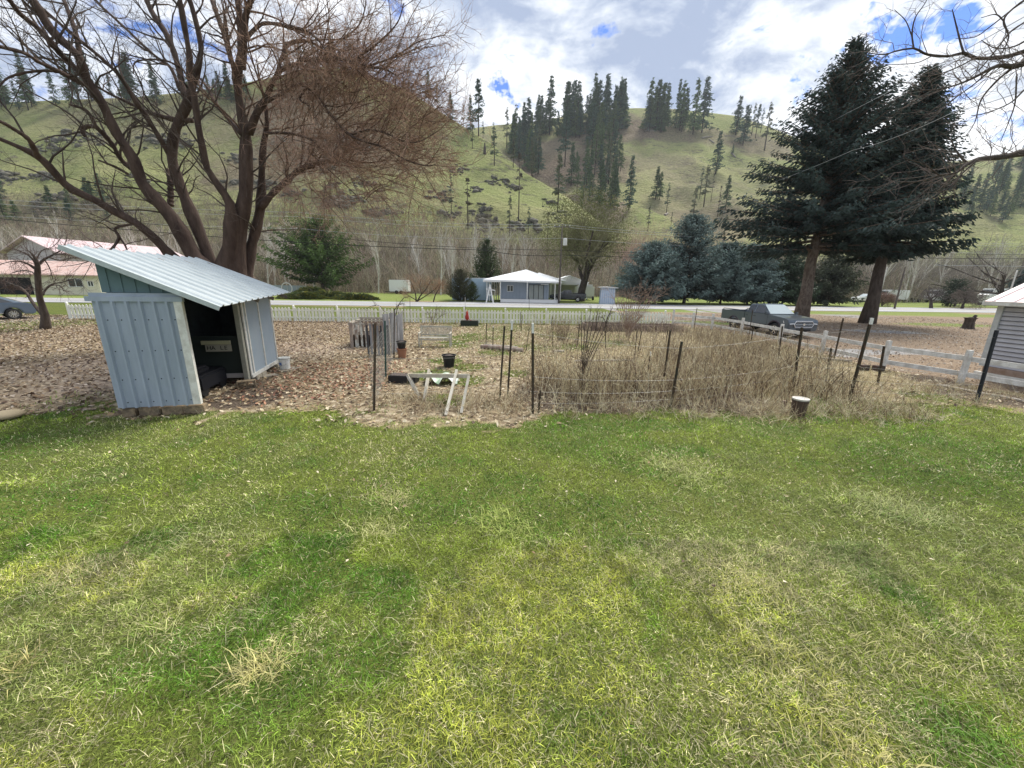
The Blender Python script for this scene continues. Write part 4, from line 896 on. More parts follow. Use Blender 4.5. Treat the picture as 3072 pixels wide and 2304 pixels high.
M_WOOD = mat('weathered grey wood', (.25, .215, .18), .9, (.14, .12, .10), 8, .7, bump=1, bscale=20, stretch=(1, 1, .25))
M_BLACK = mat('black rubber', (.02, .02, .02), .7)
M_GLASS = mat('dark window glass', (.03, .035, .04), .08, spec=.8)
M_CHROME = mat('bright metal', (.7, .7, .7), .25, metal=.9)
M_WHITE = mat('white paint', (.75, .75, .74), .5)

def rib_sheet(name, m, p00, p10, p11, p01, n_ribs, rise, parent, world=False, thick=.012, duty=.16):
    """ribbed sheet: ribs run from the p00-p10 edge to the p01-p11 edge; p00->p10 crosses them"""
    p00, p10, p11, p01 = map(Vector, (p00, p10, p11, p01)); nrm = (p10 - p00).cross(p01 - p00).normalized()
    xs = [0.]; hs = [0.]
    for k in range(n_ribs):
        c = (k + .5) / n_ribs; w = duty / n_ribs
        for dx, h in ((-w, 0), (-w * .5, 1), (w * .5, 1), (w, 0)): xs.append(c + dx); hs.append(h)
    xs.append(1.); hs.append(0.); a = []; K = len(xs); mb = MB()
    for off in (0, -thick):
        for e0, e1 in ((p00, p10), (p01, p11)):
            a += [e0 + (e1 - e0) * x + nrm * (h * rise + off) for x, h in zip(xs, hs)]
    f = []
    for i in range(K - 1):
        f += [(i, i + 1, K + i + 1, K + i), (2 * K + i, 3 * K + i, 3 * K + i + 1, 2 * K + i + 1), (i, 2 * K + i, 2 * K + i + 1, i + 1), (K + i, K + i + 1, 3 * K + i + 1, 3 * K + i)]
    f += [(0, K, 3 * K, 2 * K), (K - 1, 3 * K - 1, 4 * K - 1, 2 * K - 1)]
    return mb.add(a, f).build(name, m, parent, world=world)

# metal tool shed with a single-pitch roof
def shed():
    o = thing('metal_shed', 'leaning blue-grey ribbed metal shed with bright single-pitch roof and open side', 'shed', (-7.61, 9.40, 0), math.radians(14.4))
    xl, xr, yf, yb, zw = -.55, .83, -2.30, 2.37, 2.28
    fw = rib_sheet('front_wall', M_BLUEMETAL, (xl, yf, .2), (xr - .13, yf, .2), (xr - .13, yf, zw - .06), (xl, yf, zw - .06), 6, .05, o, duty=.17)
    sc = MB()
    for z in (.3, .75, 1.3, 1.88):
        for k in range(6):
            sc.lathe([(.011, 0), (.011, .004), (.006, .012)], (0, 0, 0), 6)
            n = len(sc.v) - 18; x = xl + (xr - .13 - xl) * (k + .5) / 6 + .07
            for q in range(n, len(sc.v)): v = sc.v[q]; sc.v[q] = (x + v[0], yf - v[2], z + v[1])
    sc.build('screw', M_DARK, fw)
    MB().box(((xl + xr) / 2 - .02, yf - .005, zw - .02), (xr - xl + .1, .07, .09)).box(((xl + xr) / 2 - .02, yf + .02, zw + .055), (xr - xl, .05, .06)).build('front_ledge', M_BLUEMETAL, o)
    MB().box((xr - .06, yf + .01, 1.22), (.13, .08, 2.02)).build('corner_post', M_WTRIM, o)
    # dark gable board over the ledge, battened
    zr = lambda x: 3.14 + (x + .67) * (2.13 - 3.14) / (1.48 + .67)
    gb = MB(); gb.extrude([(-.40, yf + .06, zw + .09), (xr + .05, yf + .06, zw + .09), (xr + .05, yf + .06, zr(xr + .05) - .05), (-.40, yf + .06, zr(-.40) - .05)], (0, .02, 0))
    for x in (-.28, -.08, .12, .32, .52, .72): gb.box((x, yf + .055, (zw + .1 + zr(x) - .05) / 2), (.03, .02, max(.05, zr(x) - .15 - zw)))
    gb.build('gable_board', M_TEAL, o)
    # roof
    y0, y1 = -2.47, 2.62; A0 = (-.68, y0, 3.15); B0 = (1.49, y0, 2.13); C0 = (1.37, y1, 2.27); D0 = (-.93, y1, 3.20)
    rib_sheet('roof', M_GALV, B0, C0, D0, A0, 13, .034, o, duty=.15)
    tr = MB(); tr.beam((-.70, y0 - .01, 3.12), (1.50, y0 - .01, 2.10), .02, .085, up=(0, 0, 1)); tr.build('rake_trim', mat('pale roof edge', (.5, .56, .56), .5, (.4, .44, .45), 6), o)
    rf = MB()
    for y in (-2.3, -1.1, 0., 1.1, 2.3): rf.beam((-.6, y, 3.04), (1.35, y, 2.13), .045, .09)
    rf.build('rafters', M_WOOD, o)
    # side wall with the opening in its nearer half
    MB().box((xr - .02, .05, 1.12), (.10, .12, 1.96)).build('door_post', mat('dull grey post', (.33, .33, .28), .8, (.25, .25, .21), 6), o)  # door post in a dull mottled grey
    p = MB(); p.box((xr - .01, 1.36, 1.15), (.02, 1.98, 1.92)); p.build('side_panel', M_PANEL, o)
    t = MB()
    for y, w in ((.28, .09), (.46, .07), (1.36, .06), (2.35, .07)): t.box((xr + .012, y, 1.15), (.028, w, 1.96))
    t.box((xr + .02, 1.33, .17), (.04, 2.14, .09)); t.build('side_trim', M_WTRIM, o)
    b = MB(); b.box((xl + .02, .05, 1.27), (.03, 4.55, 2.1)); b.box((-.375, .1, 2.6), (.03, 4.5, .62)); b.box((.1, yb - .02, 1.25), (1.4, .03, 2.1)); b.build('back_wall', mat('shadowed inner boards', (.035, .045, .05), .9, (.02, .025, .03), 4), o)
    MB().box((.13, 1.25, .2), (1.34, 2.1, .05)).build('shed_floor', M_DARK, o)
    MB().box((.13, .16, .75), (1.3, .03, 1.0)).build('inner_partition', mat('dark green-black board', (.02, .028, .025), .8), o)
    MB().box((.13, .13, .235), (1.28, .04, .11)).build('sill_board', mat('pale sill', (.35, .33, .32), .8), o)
    # block footing
    for i, x in enumerate((-.42, -.08, .30, .66)):
        MB().box((x, yf + .12, .085), (.19 if i == 0 else .355, .2, .17), rz=U(-.03, .03)).build('footing_block', M_CMU, o, bevel=.012)
    for i, (x, y) in enumerate(((xr - .03, .62), (xr - .02, .98), (xr + .0, 2.2))): MB().box((x, y, .065), (.19, .34, .13 if i < 2 else .12), rz=U(-.05, .05)).build('footing_block', mat('pale concrete block', (.42, .38, .30), .95, (.28, .25, .2), 9, .6) if i == 0 else bpy.data.materials['pale concrete block'], o, bevel=.012)
    # things kept inside
    def W(x, y, z): return pmat(o) @ Vector((x, y, z))
    s = thing('letter_sign', 'dim cream board with dark capital letters stored inside the metal shed', 'sign', W(.27, .0, 1.02), math.radians(14.4))
    MB().box((0, 0, .09), (.62, .05, .09)).build('shelf_board', mat('cream board', (.35, .34, .22), .7), s)
    MB().box((.03, .02, -.05), (.56, .02, .17)).build('board', mat('greyish board', (.3, .29, .24), .7), s)
    for k, (ch, x) in enumerate((('H', -.17), ('A', -.08), ('L', .10), ('E', .19))):
        cu = bpy.data.curves.new('lettering', 'FONT'); cu.body = ch; cu.size = .14; cu.extrude = .002; cu.align_x = 'CENTER'; l = bpy.data.objects.new('lettering', cu); COL.objects.link(l); l.parent = s; l.location = (x, .006, -.09); cu.materials.append(M_DARK); l.rotation_euler = (PI / 2, 0, 0); bpy.context.view_layer.update(); me = bpy.data.meshes.new_from_object(l.evaluated_get(bpy.context.evaluated_depsgraph_get())); l2 = bpy.data.objects.new('letter', me); COL.objects.link(l2); l2.parent = s; l2.location = l.location; l2.rotation_euler = l.rotation_euler; bpy.data.objects.remove(l)
    m = thing('garden_mower', 'dark bulky machine standing in the shadow inside the shed', 'machine', W(-.02, -.55, .0), math.radians(14.4))
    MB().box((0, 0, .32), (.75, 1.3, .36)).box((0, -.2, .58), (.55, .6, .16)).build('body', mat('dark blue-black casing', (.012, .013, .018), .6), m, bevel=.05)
    for sx in (-.3, .3):
        for sy in (-.45, .45): MB().tube([(sx - .05, sy, .17), (sx + .05, sy, .17)], .17, 14).build('wheel', M_BLACK, m)
    # paving and loose blocks by the doorway
    for i, (x, y, lb) in enumerate(((.62, .02, 'hollow concrete block lying at the foot of the shed door post'), (1.02, .95, None), (1.35, 1.75, None))):
        if i == 0:
            q = thing('concrete_block', lb, 'block', W(x + .28, y - .3, 0), math.radians(30)); mb = MB(); mb.box((0, 0, .02), (.39, .19, .03)).box((0, 0, .17), (.39, .19, .03))
            for k in (-.18, 0, .18): mb.box((k, 0, .095), (.03, .19, .12))
            mb.build('block_shell', M_CMU, q)
        else:
            q = MB().box((0, 0, .02), (.4 if i == 1 else .7, .25, .04)).build('paving_slab', bpy.data.materials['pale concrete block'], bevel=.008); q.location = W(x, y, 0); q.rotation_euler = (0, 0, math.radians(25 + 30 * i)); tag(q, ('small flat stone slab beside the shed footing', 'long flat slab leading towards the white bucket')[i - 1], 'slab')
shed()

def wall_box(name, m, c, d, o): return MB().box(c, d).build(name, m, o)
def window(o, c, w, h, axis='y', n=1, fm=None):
    """framed window on a face looking to -axis"""
    x, y, z = c; f = MB(); t = .07
    def bx(mb, cx, cz, ww, hh, dep, off): mb.box((cx, y - off, cz) if axis == 'y' else (x - off, cx, cz), (ww, dep, hh) if axis == 'y' else (dep, ww, hh))
    cc = x if axis == 'y' else y
    bx(f, cc, z + h / 2, w + t, t, .08, .03); bx(f, cc, z - h / 2, w + t, t, .08, .03)
    for k in range(n + 1): bx(f, cc - w / 2 + w * k / n, z, t, h - t, .08, .03)
    fo = f.build('window', fm or M_WHITE, o); g = MB(); bx(g, cc, z, w, h, .02, .01); g.build('pane', M_GLASS, fo); return fo

# blue-grey house with the long porch across the road
def house_across():
    Y = 56.; o = thing('house', 'blue-grey single-storey house with low white metal roof and long porch', 'house', (0, Y, 0))
    P = lambda px, py, dy=0: A(px, py, Y + dy) - Vector((0, Y, 0))
    wl, wr = P(1501, 840).x, P(1652, 840).x; el, er = P(1449, 838).x, P(1686, 846).x; ze = 3.05
    hm = mat('blue-grey siding', (.33, .38, .45), .7, (.29, .34, .40), 1, .4); rm = mat('white metal roof', (.85, .86, .86), .45, (.74, .76, .77), 2, .5, stretch=(3, .3, 1))
    wall_box('wall', hm, ((wl + wr) / 2, 6.3, 1.6), (wr - wl, 8, 2.9), o)
    gx = MB()
    for k in range(14): gx.box((wl + .3 + k * (wr - wl - .6) / 13, 2.29, 1.75), (.03, .02, 2.5))
    gx.build('siding_joints', mat('siding joint', (.24, .28, .33), .8), o)
    pk = P(1581, 808); zp = pk.z + .1; r = MB()
    A_, B_, C_, D_ = Vector((el, 0, ze + .1)), Vector((er, 0, ze - .05)), Vector((er - .6, 11, ze)), Vector((el, 11, ze)); R0, R1 = Vector((pk.x, 3.4, zp)), Vector((pk.x + .6, 8.5, zp))
    r.add([A_, B_, C_, D_, R0, R1], [(0, 1, 4), (1, 2, 5, 4), (2, 3, 5), (3, 0, 4, 5), (3, 2, 1, 0)]); ro = r.build('roof', rm, o)
    fa = MB(); fa.beam((el, -.02, ze - .02), (er, -.02, ze - .17), .04, .2); fa.build('fascia', M_WHITE, ro)
    r2 = MB(); c0 = P(1632, 822).x; r2.add([(c0 - 1.5, 9, zp - .9), (c0 + 4.6, 9, ze + .1), (c0 + 4.6, 16, ze + .1), (c0 - 1.5, 16, zp - .9), (c0, 11, zp - .2), (c0 + .4, 14, zp - .2)], [(0, 1, 4), (1, 2, 5, 4), (2, 3, 5), (3, 0, 4, 5)]); r2.build('rear_roof', rm, o)
    wall_box('porch_floor', mat('porch boards', (.6, .59, .57), .8), ((wl + er) / 2 - .1, 1.1, .42), (er - wl - .3, 2.3, .1), o)
    wall_box('porch_skirt', M_WHITE, ((wl + er) / 2 - .2, -.03, .25), (er - wl - .5, .05, .42), o)
    for x in (P(1501, 900).x - .02, P(1581, 900).x, P(1664, 900).x, P(1680, 900).x): MB().box((x, .12, 1.7), (.13, .13, 2.6)).build('porch_post', M_WTRIM, o)
    for k in range(6): MB().box((P(1460 + k * 6, 900).x, .5 + k * 1.2, 1.55), (.12, .12, 2.9)).build('porch_post', M_WTRIM, o)
    wall_box('porch_beam', M_WHITE, ((el + wl) / 2, .12, 2.9), (wl - el, .12, .2), o)
    window(o, (P(1530, 866).x, 2.28, 1.95), .85, .85, n=2)
    gs = MB(); x0, x1 = P(1584, 900).x, P(1650, 900).x; gs.box(((x0 + x1) / 2 - .3, 2.27, 1.45), (x1 - x0 - .9, .05, 2.1)); g = gs.build('patio_door', mat('curtained glass', (.38, .40, .37), .3, (.3, .33, .32), 1.2), o)
    f = MB()
    for k in range(4): f.box((x0 + .15 + k * (x1 - x0 - .95) / 3, 2.23, 1.45), (.06, .05, 2.15))
    f.box(((x0 + x1) / 2 - .3, 2.23, 2.53), (x1 - x0 - .8, .05, .07)); f.build('door_frame', M_DARK, g)
    MB().box((P(1637, 854).x, 1.9, 2.62), (1.1, .1, .12)).build('strip_light', M_WHITE, o)
    # white wooden dog-eared stand and bits on the porch side
    s = thing('swing_frame', 'white A-shaped timber frame at the left end of the house porch', 'frame', (P(1472, 905).x, Y - 2.5, 0)); m = MB()
    for a, b in (((-.5, 0, 0), (0, 0, 2.4)), ((.5, 0, 0), (0, 0, 2.4)), ((-.5, 1, 0), (0, 1, 2.4)), ((.5, 1, 0), (0, 1, 2.4)), ((0, -.2, 2.4), (0, 1.2, 2.4)), ((-.28, 0, 1.1), (.28, 0, 1.1)), ((-.5, 0, 1.9), (.75, 0, 1.7))): m.beam(a, b, .1, .1)
    m.build('timbers', M_WHITE, s)
    # container-like annexe to the left, pole barn, little shed
    q = thing('blue_container', 'pale blue flat-roofed container with ribbed sides left of the house', 'container', (P(1405, 895).x, Y + 6, 0)); w_ = 6.0
    MB().box((0, 0, 1.7), (w_, 3, 3.2)).build('body', mat('pale blue sheet', (.45, .58, .68), .6, (.36, .48, .58), .8, .6), q); MB().box((0, 0, 3.34), (w_ + .1, 3.1, .08)).build('roof', M_WHITE, q)
    c = MB()
    for k in range(16): c.box((-w_ / 2 + .2 + k * .37, -1.52, 1.7), (.06, .04, 3.0))
    c.build('ribs', bpy.data.materials['pale blue sheet'], q)
    q = thing('carport', 'white open-fronted metal carport behind the house', 'carport', (P(1672, 870, 16).x * 1.27, Y + 16, 0))
    MB().extrude([(-3.5, 0, 3.0), (0, 0, 4.1), (3.5, 0, 3.0), (3.5, 0, 3.1), (0, 0, 4.25), (-3.5, 0, 3.1)], (0, 7, 0)).build('roof', rm, q)
    MB().extrude([(-3.4, .05, 2.6), (3.4, .05, 2.6), (3.4, .05, 3.0), (0, .05, 4.05), (-3.4, .05, 3.0)], (0, .05, 0)).build('gable', M_WHITE, q)
    for x in (-3.3, 3.3): MB().box((x, .1, 1.4), (.2, .2, 2.9)).build('post', M_WHITE, q)
    MB().box((0, 6.9, 1.5), (6.6, .1, 3)).build('rear_wall', mat('grey sheet wall', (.3, .3, .3), .8), q)
    g = base(1819, 911); q = thing('outhouse_shed', 'tiny pale blue board shed with an overhanging flat roof on the road verge', 'shed', g, -.1)
    wm = mat('pale blue boards', (.47, .55, .68), .7, (.4, .48, .6), 3, .5)
    MB().add([(-1.1, -.9, 0), (1.1, -.9, 0), (1.0, .9, 0), (-1.0, .9, 0), (-.95, -.85, 2.3), (1.0, -.85, 2.25), (1.0, .9, 2.2), (-.95, .9, 2.2)], [(0, 1, 5, 4), (1, 2, 6, 5), (2, 3, 7, 6), (3, 0, 4, 7), (4, 5, 6, 7)]).build('wall', wm, q)
    b = MB()
    for k in range(7): b.box((-.9 + k * .3, -.9, 1.15), (.035, .04, 2.2))
    b.build('battens', M_WHITE, q); MB().extrude([(-1.35, -1.2, 2.3), (1.4, -1.2, 2.24), (1.4, -1.2, 2.33), (0, -1.2, 2.48), (-1.35, -1.2, 2.39)], (0, 2.4, 0)).build('roof', mat('pale flat roof', (.6, .6, .58), .7), q)
house_across()

def gable_house(name, label, loc, rz, w, d, hw, hr, wm, rm, ov=.4, wins=(), doors=(), chim=False, ridge='x'):
    o = thing(name, label, 'house', loc, rz)
    MB().box((0, 0, hw / 2), (w, d, hw)).build('wall', wm, o)
    r = MB()
    if ridge == 'x': r.extrude([(-w / 2 - ov, -d / 2 - ov, hw - .05), (-w / 2 - ov, 0, hw + hr), (-w / 2 - ov, d / 2 + ov, hw - .05), (-w / 2 - ov, d / 2 + ov, hw + .1), (-w / 2 - ov, 0, hw + hr + .16), (-w / 2 - ov, -d / 2 - ov, hw + .1)], (w + 2 * ov, 0, 0)); g = MB().extrude([(-w / 2, -d / 2, hw), (-w / 2, 0, hw + hr), (-w / 2, d / 2, hw)], (w, 0, 0))
    else: r.extrude([(-w / 2 - ov, -d / 2 - ov, hw - .05), (0, -d / 2 - ov, hw + hr), (w / 2 + ov, -d / 2 - ov, hw - .05), (w / 2 + ov, -d / 2 - ov, hw + .1), (0, -d / 2 - ov, hw + hr + .16), (-w / 2 - ov, -d / 2 - ov, hw + .1)], (0, d + 2 * ov, 0)); g = MB().extrude([(-w / 2, -d / 2 - .002, hw), (0, -d / 2 - .002, hw + hr), (w / 2, -d / 2 - .002, hw)], (0, d, 0))
    ro = r.build('roof', rm, o); g.build('gable', wm, o)
    if chim: MB().box(chim, (.7, .7, 1.6)).build('chimney', mat('chimney brick', (.3, .2, .16), .9), ro)
    for x, z, ww, hh in wins: window(o, (x, -d / 2, z), ww, hh, n=2)
    for x, ww, hh in doors: MB().box((x, -d / 2 - .02, hh / 2), (ww, .06, hh)).build('door', M_DARK, o)
    return o
M_PINK = mat('faded red metal roof', (.50, .31, .26), .55, (.58, .45, .40), 1.4, .6, stretch=(3, .4, 1)); M_CREAM = mat('cream siding', (.62, .58, .44), .8, (.7, .67, .55), 2, .4)
g = G(215, 883); g.z = 0
q = gable_house('house', 'cream bungalow with faded red roof and dark carport behind the small fruit tree', Vector((-68.5, 60, 0)), .12, 17, 8, 2.7, 1.9, M_CREAM, M_PINK, ov=.7, wins=((5.5, 1.7, 1.8, 1.1), (7.4, 1.6, .7, .7)), doors=((-2.2, 4.2, 2.3),))
MB().box((-9.5, -2, 2.75), (6, 6, .25)).build('carport_roof', M_PINK, q); MB().box((-9.5, 1, 1.3), (6, .15, 2.6)).build('carport_wall', mat('dull grey wall', (.3, .29, .3), .9), q)
for x in (-12.2, -7.0, -4.4): MB().box((x, -4.7, 1.3), (.18, .18, 2.6)).build('carport_post', M_WTRIM, q)
gable_house('barn', 'long low barn with pale pink roof behind the red-roofed bungalow', Vector((-81.5, 81, 0)), 1.37, 22, 12.5, 6.3, 2.7, mat('grey-mauve sheet wall', (.4, .37, .39), .8, (.48, .45, .47), 1.), mat('pale pink metal roof', (.52, .38, .39), .5, (.62, .5, .5), 1.1, .5, stretch=(3, .4, 1)), ov=.8, wins=())
g = base(752, 862); gable_house('cottage', 'little cream cottage with a weathered red gable roof peeping over the shed roof', Vector((-62.5, 88, 0)), .5, 7.5, 7, 2.9, 2.3, M_CREAM, mat('rusty roof', (.5, .32, .25), .8, (.6, .48, .4), 2, .6), ov=.6, wins=((1.8, 1.7, 1.6, 1.1),), ridge='y', chim=(-1, .6, 5.0))
g = base(815, 876); q = thing('board_fence', 'low grey fence between the cottage and the green conifer', 'fence', g)
for k in range(12): MB().box((-4 + k * 1.0, 0, .75), (.9, .06, 1.4)).build('panel', mat('blue-grey fence board', (.3, .35, .38), .8) if k == 0 else bpy.data.materials['blue-grey fence board'], q)
g = base(1230, 872); g = Vector((-25.2, 88, 0)); q = thing('cargo_trailer', 'small white box trailer on the lawn at the edge of the thicket', 'trailer', g)
MB().box((0, 0, 1.75), (4.2, 2.2, 2.5)).build('box', M_WHITE, q, bevel=.08); MB().box((0, 0, .45), (4.3, 1.8, .15)).build('chassis', M_DARK, q)
for sx in (-.5, .5): MB().tube([(sx, -1.15, .4), (sx, -.9, .4)], .38, 14).build('wheel', M_BLACK, q)
MB().beam((-2.1, 0, .5), (-3.4, 0, .4), .1, .1).build('drawbar', M_DARK, q)
q = thing('enclosed_trailer', 'white rounded trailer parked beside the budding tree', 'trailer', Vector((12.8, 72, 0)))
MB().box((0, 0, 1.5), (3.0, 4, 2.4)).build('box', M_WHITE, q, bevel=.35); MB().tube([(1.2, -1.7, .35), (1.45, -1.7, .35)], .35, 14).build('wheel', M_BLACK, q)
g = base(692, 850)
q = thing('round_tank', 'pale round hoop standing on the lawn under the green conifer', 'hoop', Vector((-43.5, 76, 0))); K = 24
MB().tube([(math.cos(a * 2 * PI / K) * 1., 0, 1.05 + math.sin(a * 2 * PI / K) * 1.) for a in range(K + 1)], .09, 6, cap=False).build('hoop', M_WTRIM, q)

# siding outbuilding on the right edge
def outbuilding():
    c = Vector((14.98, 12.05, 0)); d = Vector((.12, -1, 0)).normalized()            # visible wall runs towards the camera
    rz = math.atan2(d.y, d.x); o = thing('outbuilding', 'grey horizontal-sided outbuilding with a white and faded red metal roof', 'shed', c, rz)
    L, Wd, z0, z1 = 6.0, 5.0, .38, 2.33; sm = mat('grey lap siding', (.50, .50, .53), .6, (.42, .42, .45), 1.5, .5); n = 15; mb = MB(); h = (z1 - z0) / n
    for k in range(n): # lap boards: local y+ is away from the camera side; the visible face is y = 0 looking to -y... wall thickness behind
        z = z0 + k * h; mb.add([(0, -.03, z), (L, -.03, z), (L, -.004, z + h), (0, -.004, z + h), (0, .1, z), (L, .1, z), (L, .1, z + h), (0, .1, z + h)], [(0, 1, 2, 3), (0, 1, 5, 4), (7, 6, 5, 4), (3, 2, 6, 7), (0, 3, 7, 4), (1, 2, 6, 5)])
    mb.build('siding', sm, o); j = MB()
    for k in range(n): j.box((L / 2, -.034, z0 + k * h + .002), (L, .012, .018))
    j.build('lap_shadow_strip', mat('painted lap shadow', (.10, .10, .12), .8), o)  # dark strips colour in the shade line under each lap
    e = MB(); e.box((.05, Wd / 2 + .1, (z0 + z1) / 2), (.1, Wd, z1 - z0)); e.build('end_wall', sm, o)
    MB().box((-.03, -.02, (z0 + z1) / 2), (.14, .12, z1 - z0)).build('corner_board', mat('corner board', (.5, .52, .5), .6, (.38, .4, .4), 5), o)
    MB().box((L / 2, .02, .25), (L, .14, .26)).build('plinth_board', mat('brown skirting', (.25, .17, .12), .9, (.35, .27, .22), 5), o)
    MB().box((L / 2, -.05, .14), (L + .3, .1, .1)).build('base_trim', M_WTRIM, o)
    rm = mat('streaked metal roof', (.78, .72, .72), .5, (.62, .38, .36), 1.3, .25, stretch=(7, .3, .3))
    rib_sheet('roof', rm, (L + .4, -.38, z1 + .03), (-.25, -.38, z1 + .03), (-.25, Wd / 2, z1 + 1.35), (L + .4, Wd / 2, z1 + 1.35), 14, .03, o)
    rib_sheet('roof_slope', rm, (-.25, Wd + .4, z1 + .03), (L + .4, Wd + .4, z1 + .03), (L + .4, Wd / 2 + .01, z1 + 1.35), (-.25, Wd / 2 + .01, z1 + 1.35), 14, .03, o)
    MB().box((L / 2, -.36, z1 - .02), (L + .6, .03, .12)).build('fascia', M_WTRIM, o)
    MB().box((L / 2, -.18, z1 - .045), (L + .5, .34, .02)).build('soffit', M_WTRIM, o)
    ga = MB().extrude([(.02, 0, z1), (.02, Wd, z1), (.02, Wd / 2, z1 + 1.28)], (.08, 0, 0)); ga.build('gable', sm, o)
outbuilding()

# ------------------------------------------------------------------ vehicles
def wheel(o, x, y, r=.39, w=.24, side=-1, spokes=6, rimm=None):
    t = MB(); prof = [(r * .62, -w / 2), (r * .93, -w / 2), (r, -w * .32), (r, w * .32), (r * .93, w / 2), (r * .62, w / 2), (r * .62, -w / 2)]
    t.lathe(prof, n=28, cap=False); t.v = [(x + a, y + c, r + b) for a, b, c in t.v]; wo = t.build('wheel', M_BLACK, o, smooth=True)
    k = MB(); k.lathe([(r * .64, -.03), (r * .64, .03), (r * .56, .03), (r * .56, -.03), (r * .64, -.03)], n=28, cap=False); k.lathe([(.01, 0), (r * .15, 0), (r * .15, .05), (.01, .055)], n=12)
    for s in range(spokes): a = s * 2 * PI / spokes; k.beam((math.cos(a) * r * .1, math.sin(a) * r * .1, .02), (math.cos(a) * r * .6, math.sin(a) * r * .6, .02), r * .16, .03)
    k.v = [(x + a, y + side * (w / 2 - .05 + c), r + b) for a, b, c in k.v]; k.build('rim', rimm or M_CHROME, wo)
    d = MB(); d.lathe([(.01, 0), (r * .6, 0), (r * .6, .02), (.01, .02)], n=20); d.v = [(x + a, y + side * (w / 2 - .12 + c), r + b) for a, b, c in d.v]; d.build('brake_disc', M_DARK, wo)
def arch(cx, r, z0, z1, n=10, z=.39):
    return [(cx + r * math.cos(a), z + r * math.sin(a)) for a in np.linspace(0, PI, n)]
def body_extrude(poly, w, inset=.0): return MB().extrude([(x, -w / 2, z) for x, z in poly], (0, w, 0))
def pickup(label, loc, rz, paint, group=None):
    o = thing('pickup_truck', label, 'pickup', loc, rz, group); W = 1.86
    A1 = [(2.24, .45)] + [(p, max(q, .45)) for p, q in arch(1.72, .50, 0, 0)] + [(1.2, .45)]
    A2 = [(-1.2, .45)] + [(p, max(q, .45)) for p, q in arch(-1.72, .50, 0, 0)] + [(-2.24, .5)]
    cab = [(2.66, .42), (2.68, .86), (2.6, 1.02), (2.25, 1.10), (1.3, 1.20), (1.1, 1.22), (-.78, 1.24), (-.78, .42), (1.18, .42)] 
    poly = [(2.66, .5), (2.69, .86), (2.6, 1.02), (2.25, 1.10), (1.3, 1.20), (1.1, 1.22), (-.78, 1.24), (-.78, .45)] + A1[::-1]
    b = body_extrude(poly, W).build('body', paint, o, bevel=.035)
    bed = MB()
    sidep = [(-.80, .45), (-.80, 1.24), (-2.98, 1.26), (-2.98, .55), (-2.24, .5)] + A2[::-1][1:]
    for y in (-W / 2, W / 2 - .09): bed.extrude([(x, y, z) for x, z in sidep], (0, .09, 0))
    bed.box((-.84, 0, .9), (.06, W - .2, .66)); bed.box((-1.9, 0, .72), (2.1, W - .2, .05)); bed.build('bed', paint, o)
    MB().box((-2.97, 0, .93), (.06, W - .1, .62)).build('tailgate', paint, o, bevel=.015)
    rl = MB()
    for y in (-W / 2 + .045, W / 2 - .045): rl.tube([(-2.9, y, 1.27), (-2.85, y, 1.33), (-.9, y, 1.31), (-.85, y, 1.26)], .022, 6)
    rl.build('bed_rail', M_BLACK, o)
    # cab: lofted greenhouse
    yb, yt = .86, .66; zb, zt = 1.2, 1.79; P = dict(rb=(-.78, zb), rt=(-.66, zt - .03), ft=(.38, zt), fb=(1.18, zb))
    def V_(k, s, off=0.): x, z = P[k]; return Vector((x, s * ((yb if z < 1.5 else yt) + off), z))
    ks = ('rb', 'rt', 'ft', 'fb'); vs = [V_(k, s) for s in (-1, 1) for k in ks]
    g = MB().add(vs, [(0, 1, 2, 3), (7, 6, 5, 4), (1, 5, 6, 2), (0, 4, 5, 1), (3, 2, 6, 7), (0, 3, 7, 4)]); g.build('cab', paint, o, bevel=.05)
    def on_side(s, x, t, off=.008): # t 0 bottom .. 1 top
        return Vector((x, s * (yb + (yt - yb) * t + off), zb + (zt - zb) * t))
    for s in (-1, 1):
        for nm, pts in (('front_window', [(-.02, .12), (-.02, .84), (.40, .86), (.62, .66), (.95, .12)]), ('rear_window', [(-.66, .14), (-.6, .78), (-.12, .84), (-.12, .12)])):
            q = [on_side(s, x, t) for x, t in pts]; MB().extrude(q, (0, s * -.02, 0)).build(nm, M_GLASS, o)
        MB().box((1.05, s * (W / 2 + .08), 1.27), (.1, .2, .17)).build('mirror', paint, o, bevel=.03)
        MB().box((.1, s * (W / 2 + .012), 1.05), (.18, .03, .03)).box((-.55, s * (W / 2 + .008), 1.05), (.1, .02, .03)).build('door_handle', M_BLACK, o)
        sm = MB()
        for x in (-.76, -.1, 1.12): sm.box((x, s * (W / 2 + .002), .84), (.012, .006, .72))
        sm.box((.2, s * (W / 2 + .003), .6), (1.9, .012, .05)); sm.build('door_seam', M_DARK, o)
        for cx, nm in ((1.72, 'front_flare'), (-1.72, 'rear_flare')):
            f = MB(); pts = arch(cx, .50, 0, 0, 14); f.tube([(x, s * (W / 2 + .005), max(z, .4)) for x, z in pts], .045, 6); f.build('wheel_flare', mat('dark flare', (.06, .05, .06), .6) if 'dark flare' not in bpy.data.materials else bpy.data.materials['dark flare'], o)
        for cx in (1.72, -1.72): wheel(o, cx, s * (W / 2 - .14), side=s)
        hl = MB().extrude([(2.28, s * (W / 2 + .004), .95), (2.62, s * (W / 2 - .03), .90), (2.66, s * (W / 2 - .08), .80), (2.35, s * (W / 2 + .004), .82)], (0, -s * .06, 0)); hl.add([(2.63, s * .88, .93), (2.63, s * .6, .93), (2.705, s * .58, .80), (2.705, s * .86, .78)], [(0, 1, 2, 3)]); hl.build('headlight', mat('headlight glass', (.75, .77, .78), .15, spec=.8) if 'headlight glass' not in bpy.data.materials else bpy.data.materials['headlight glass'], o)
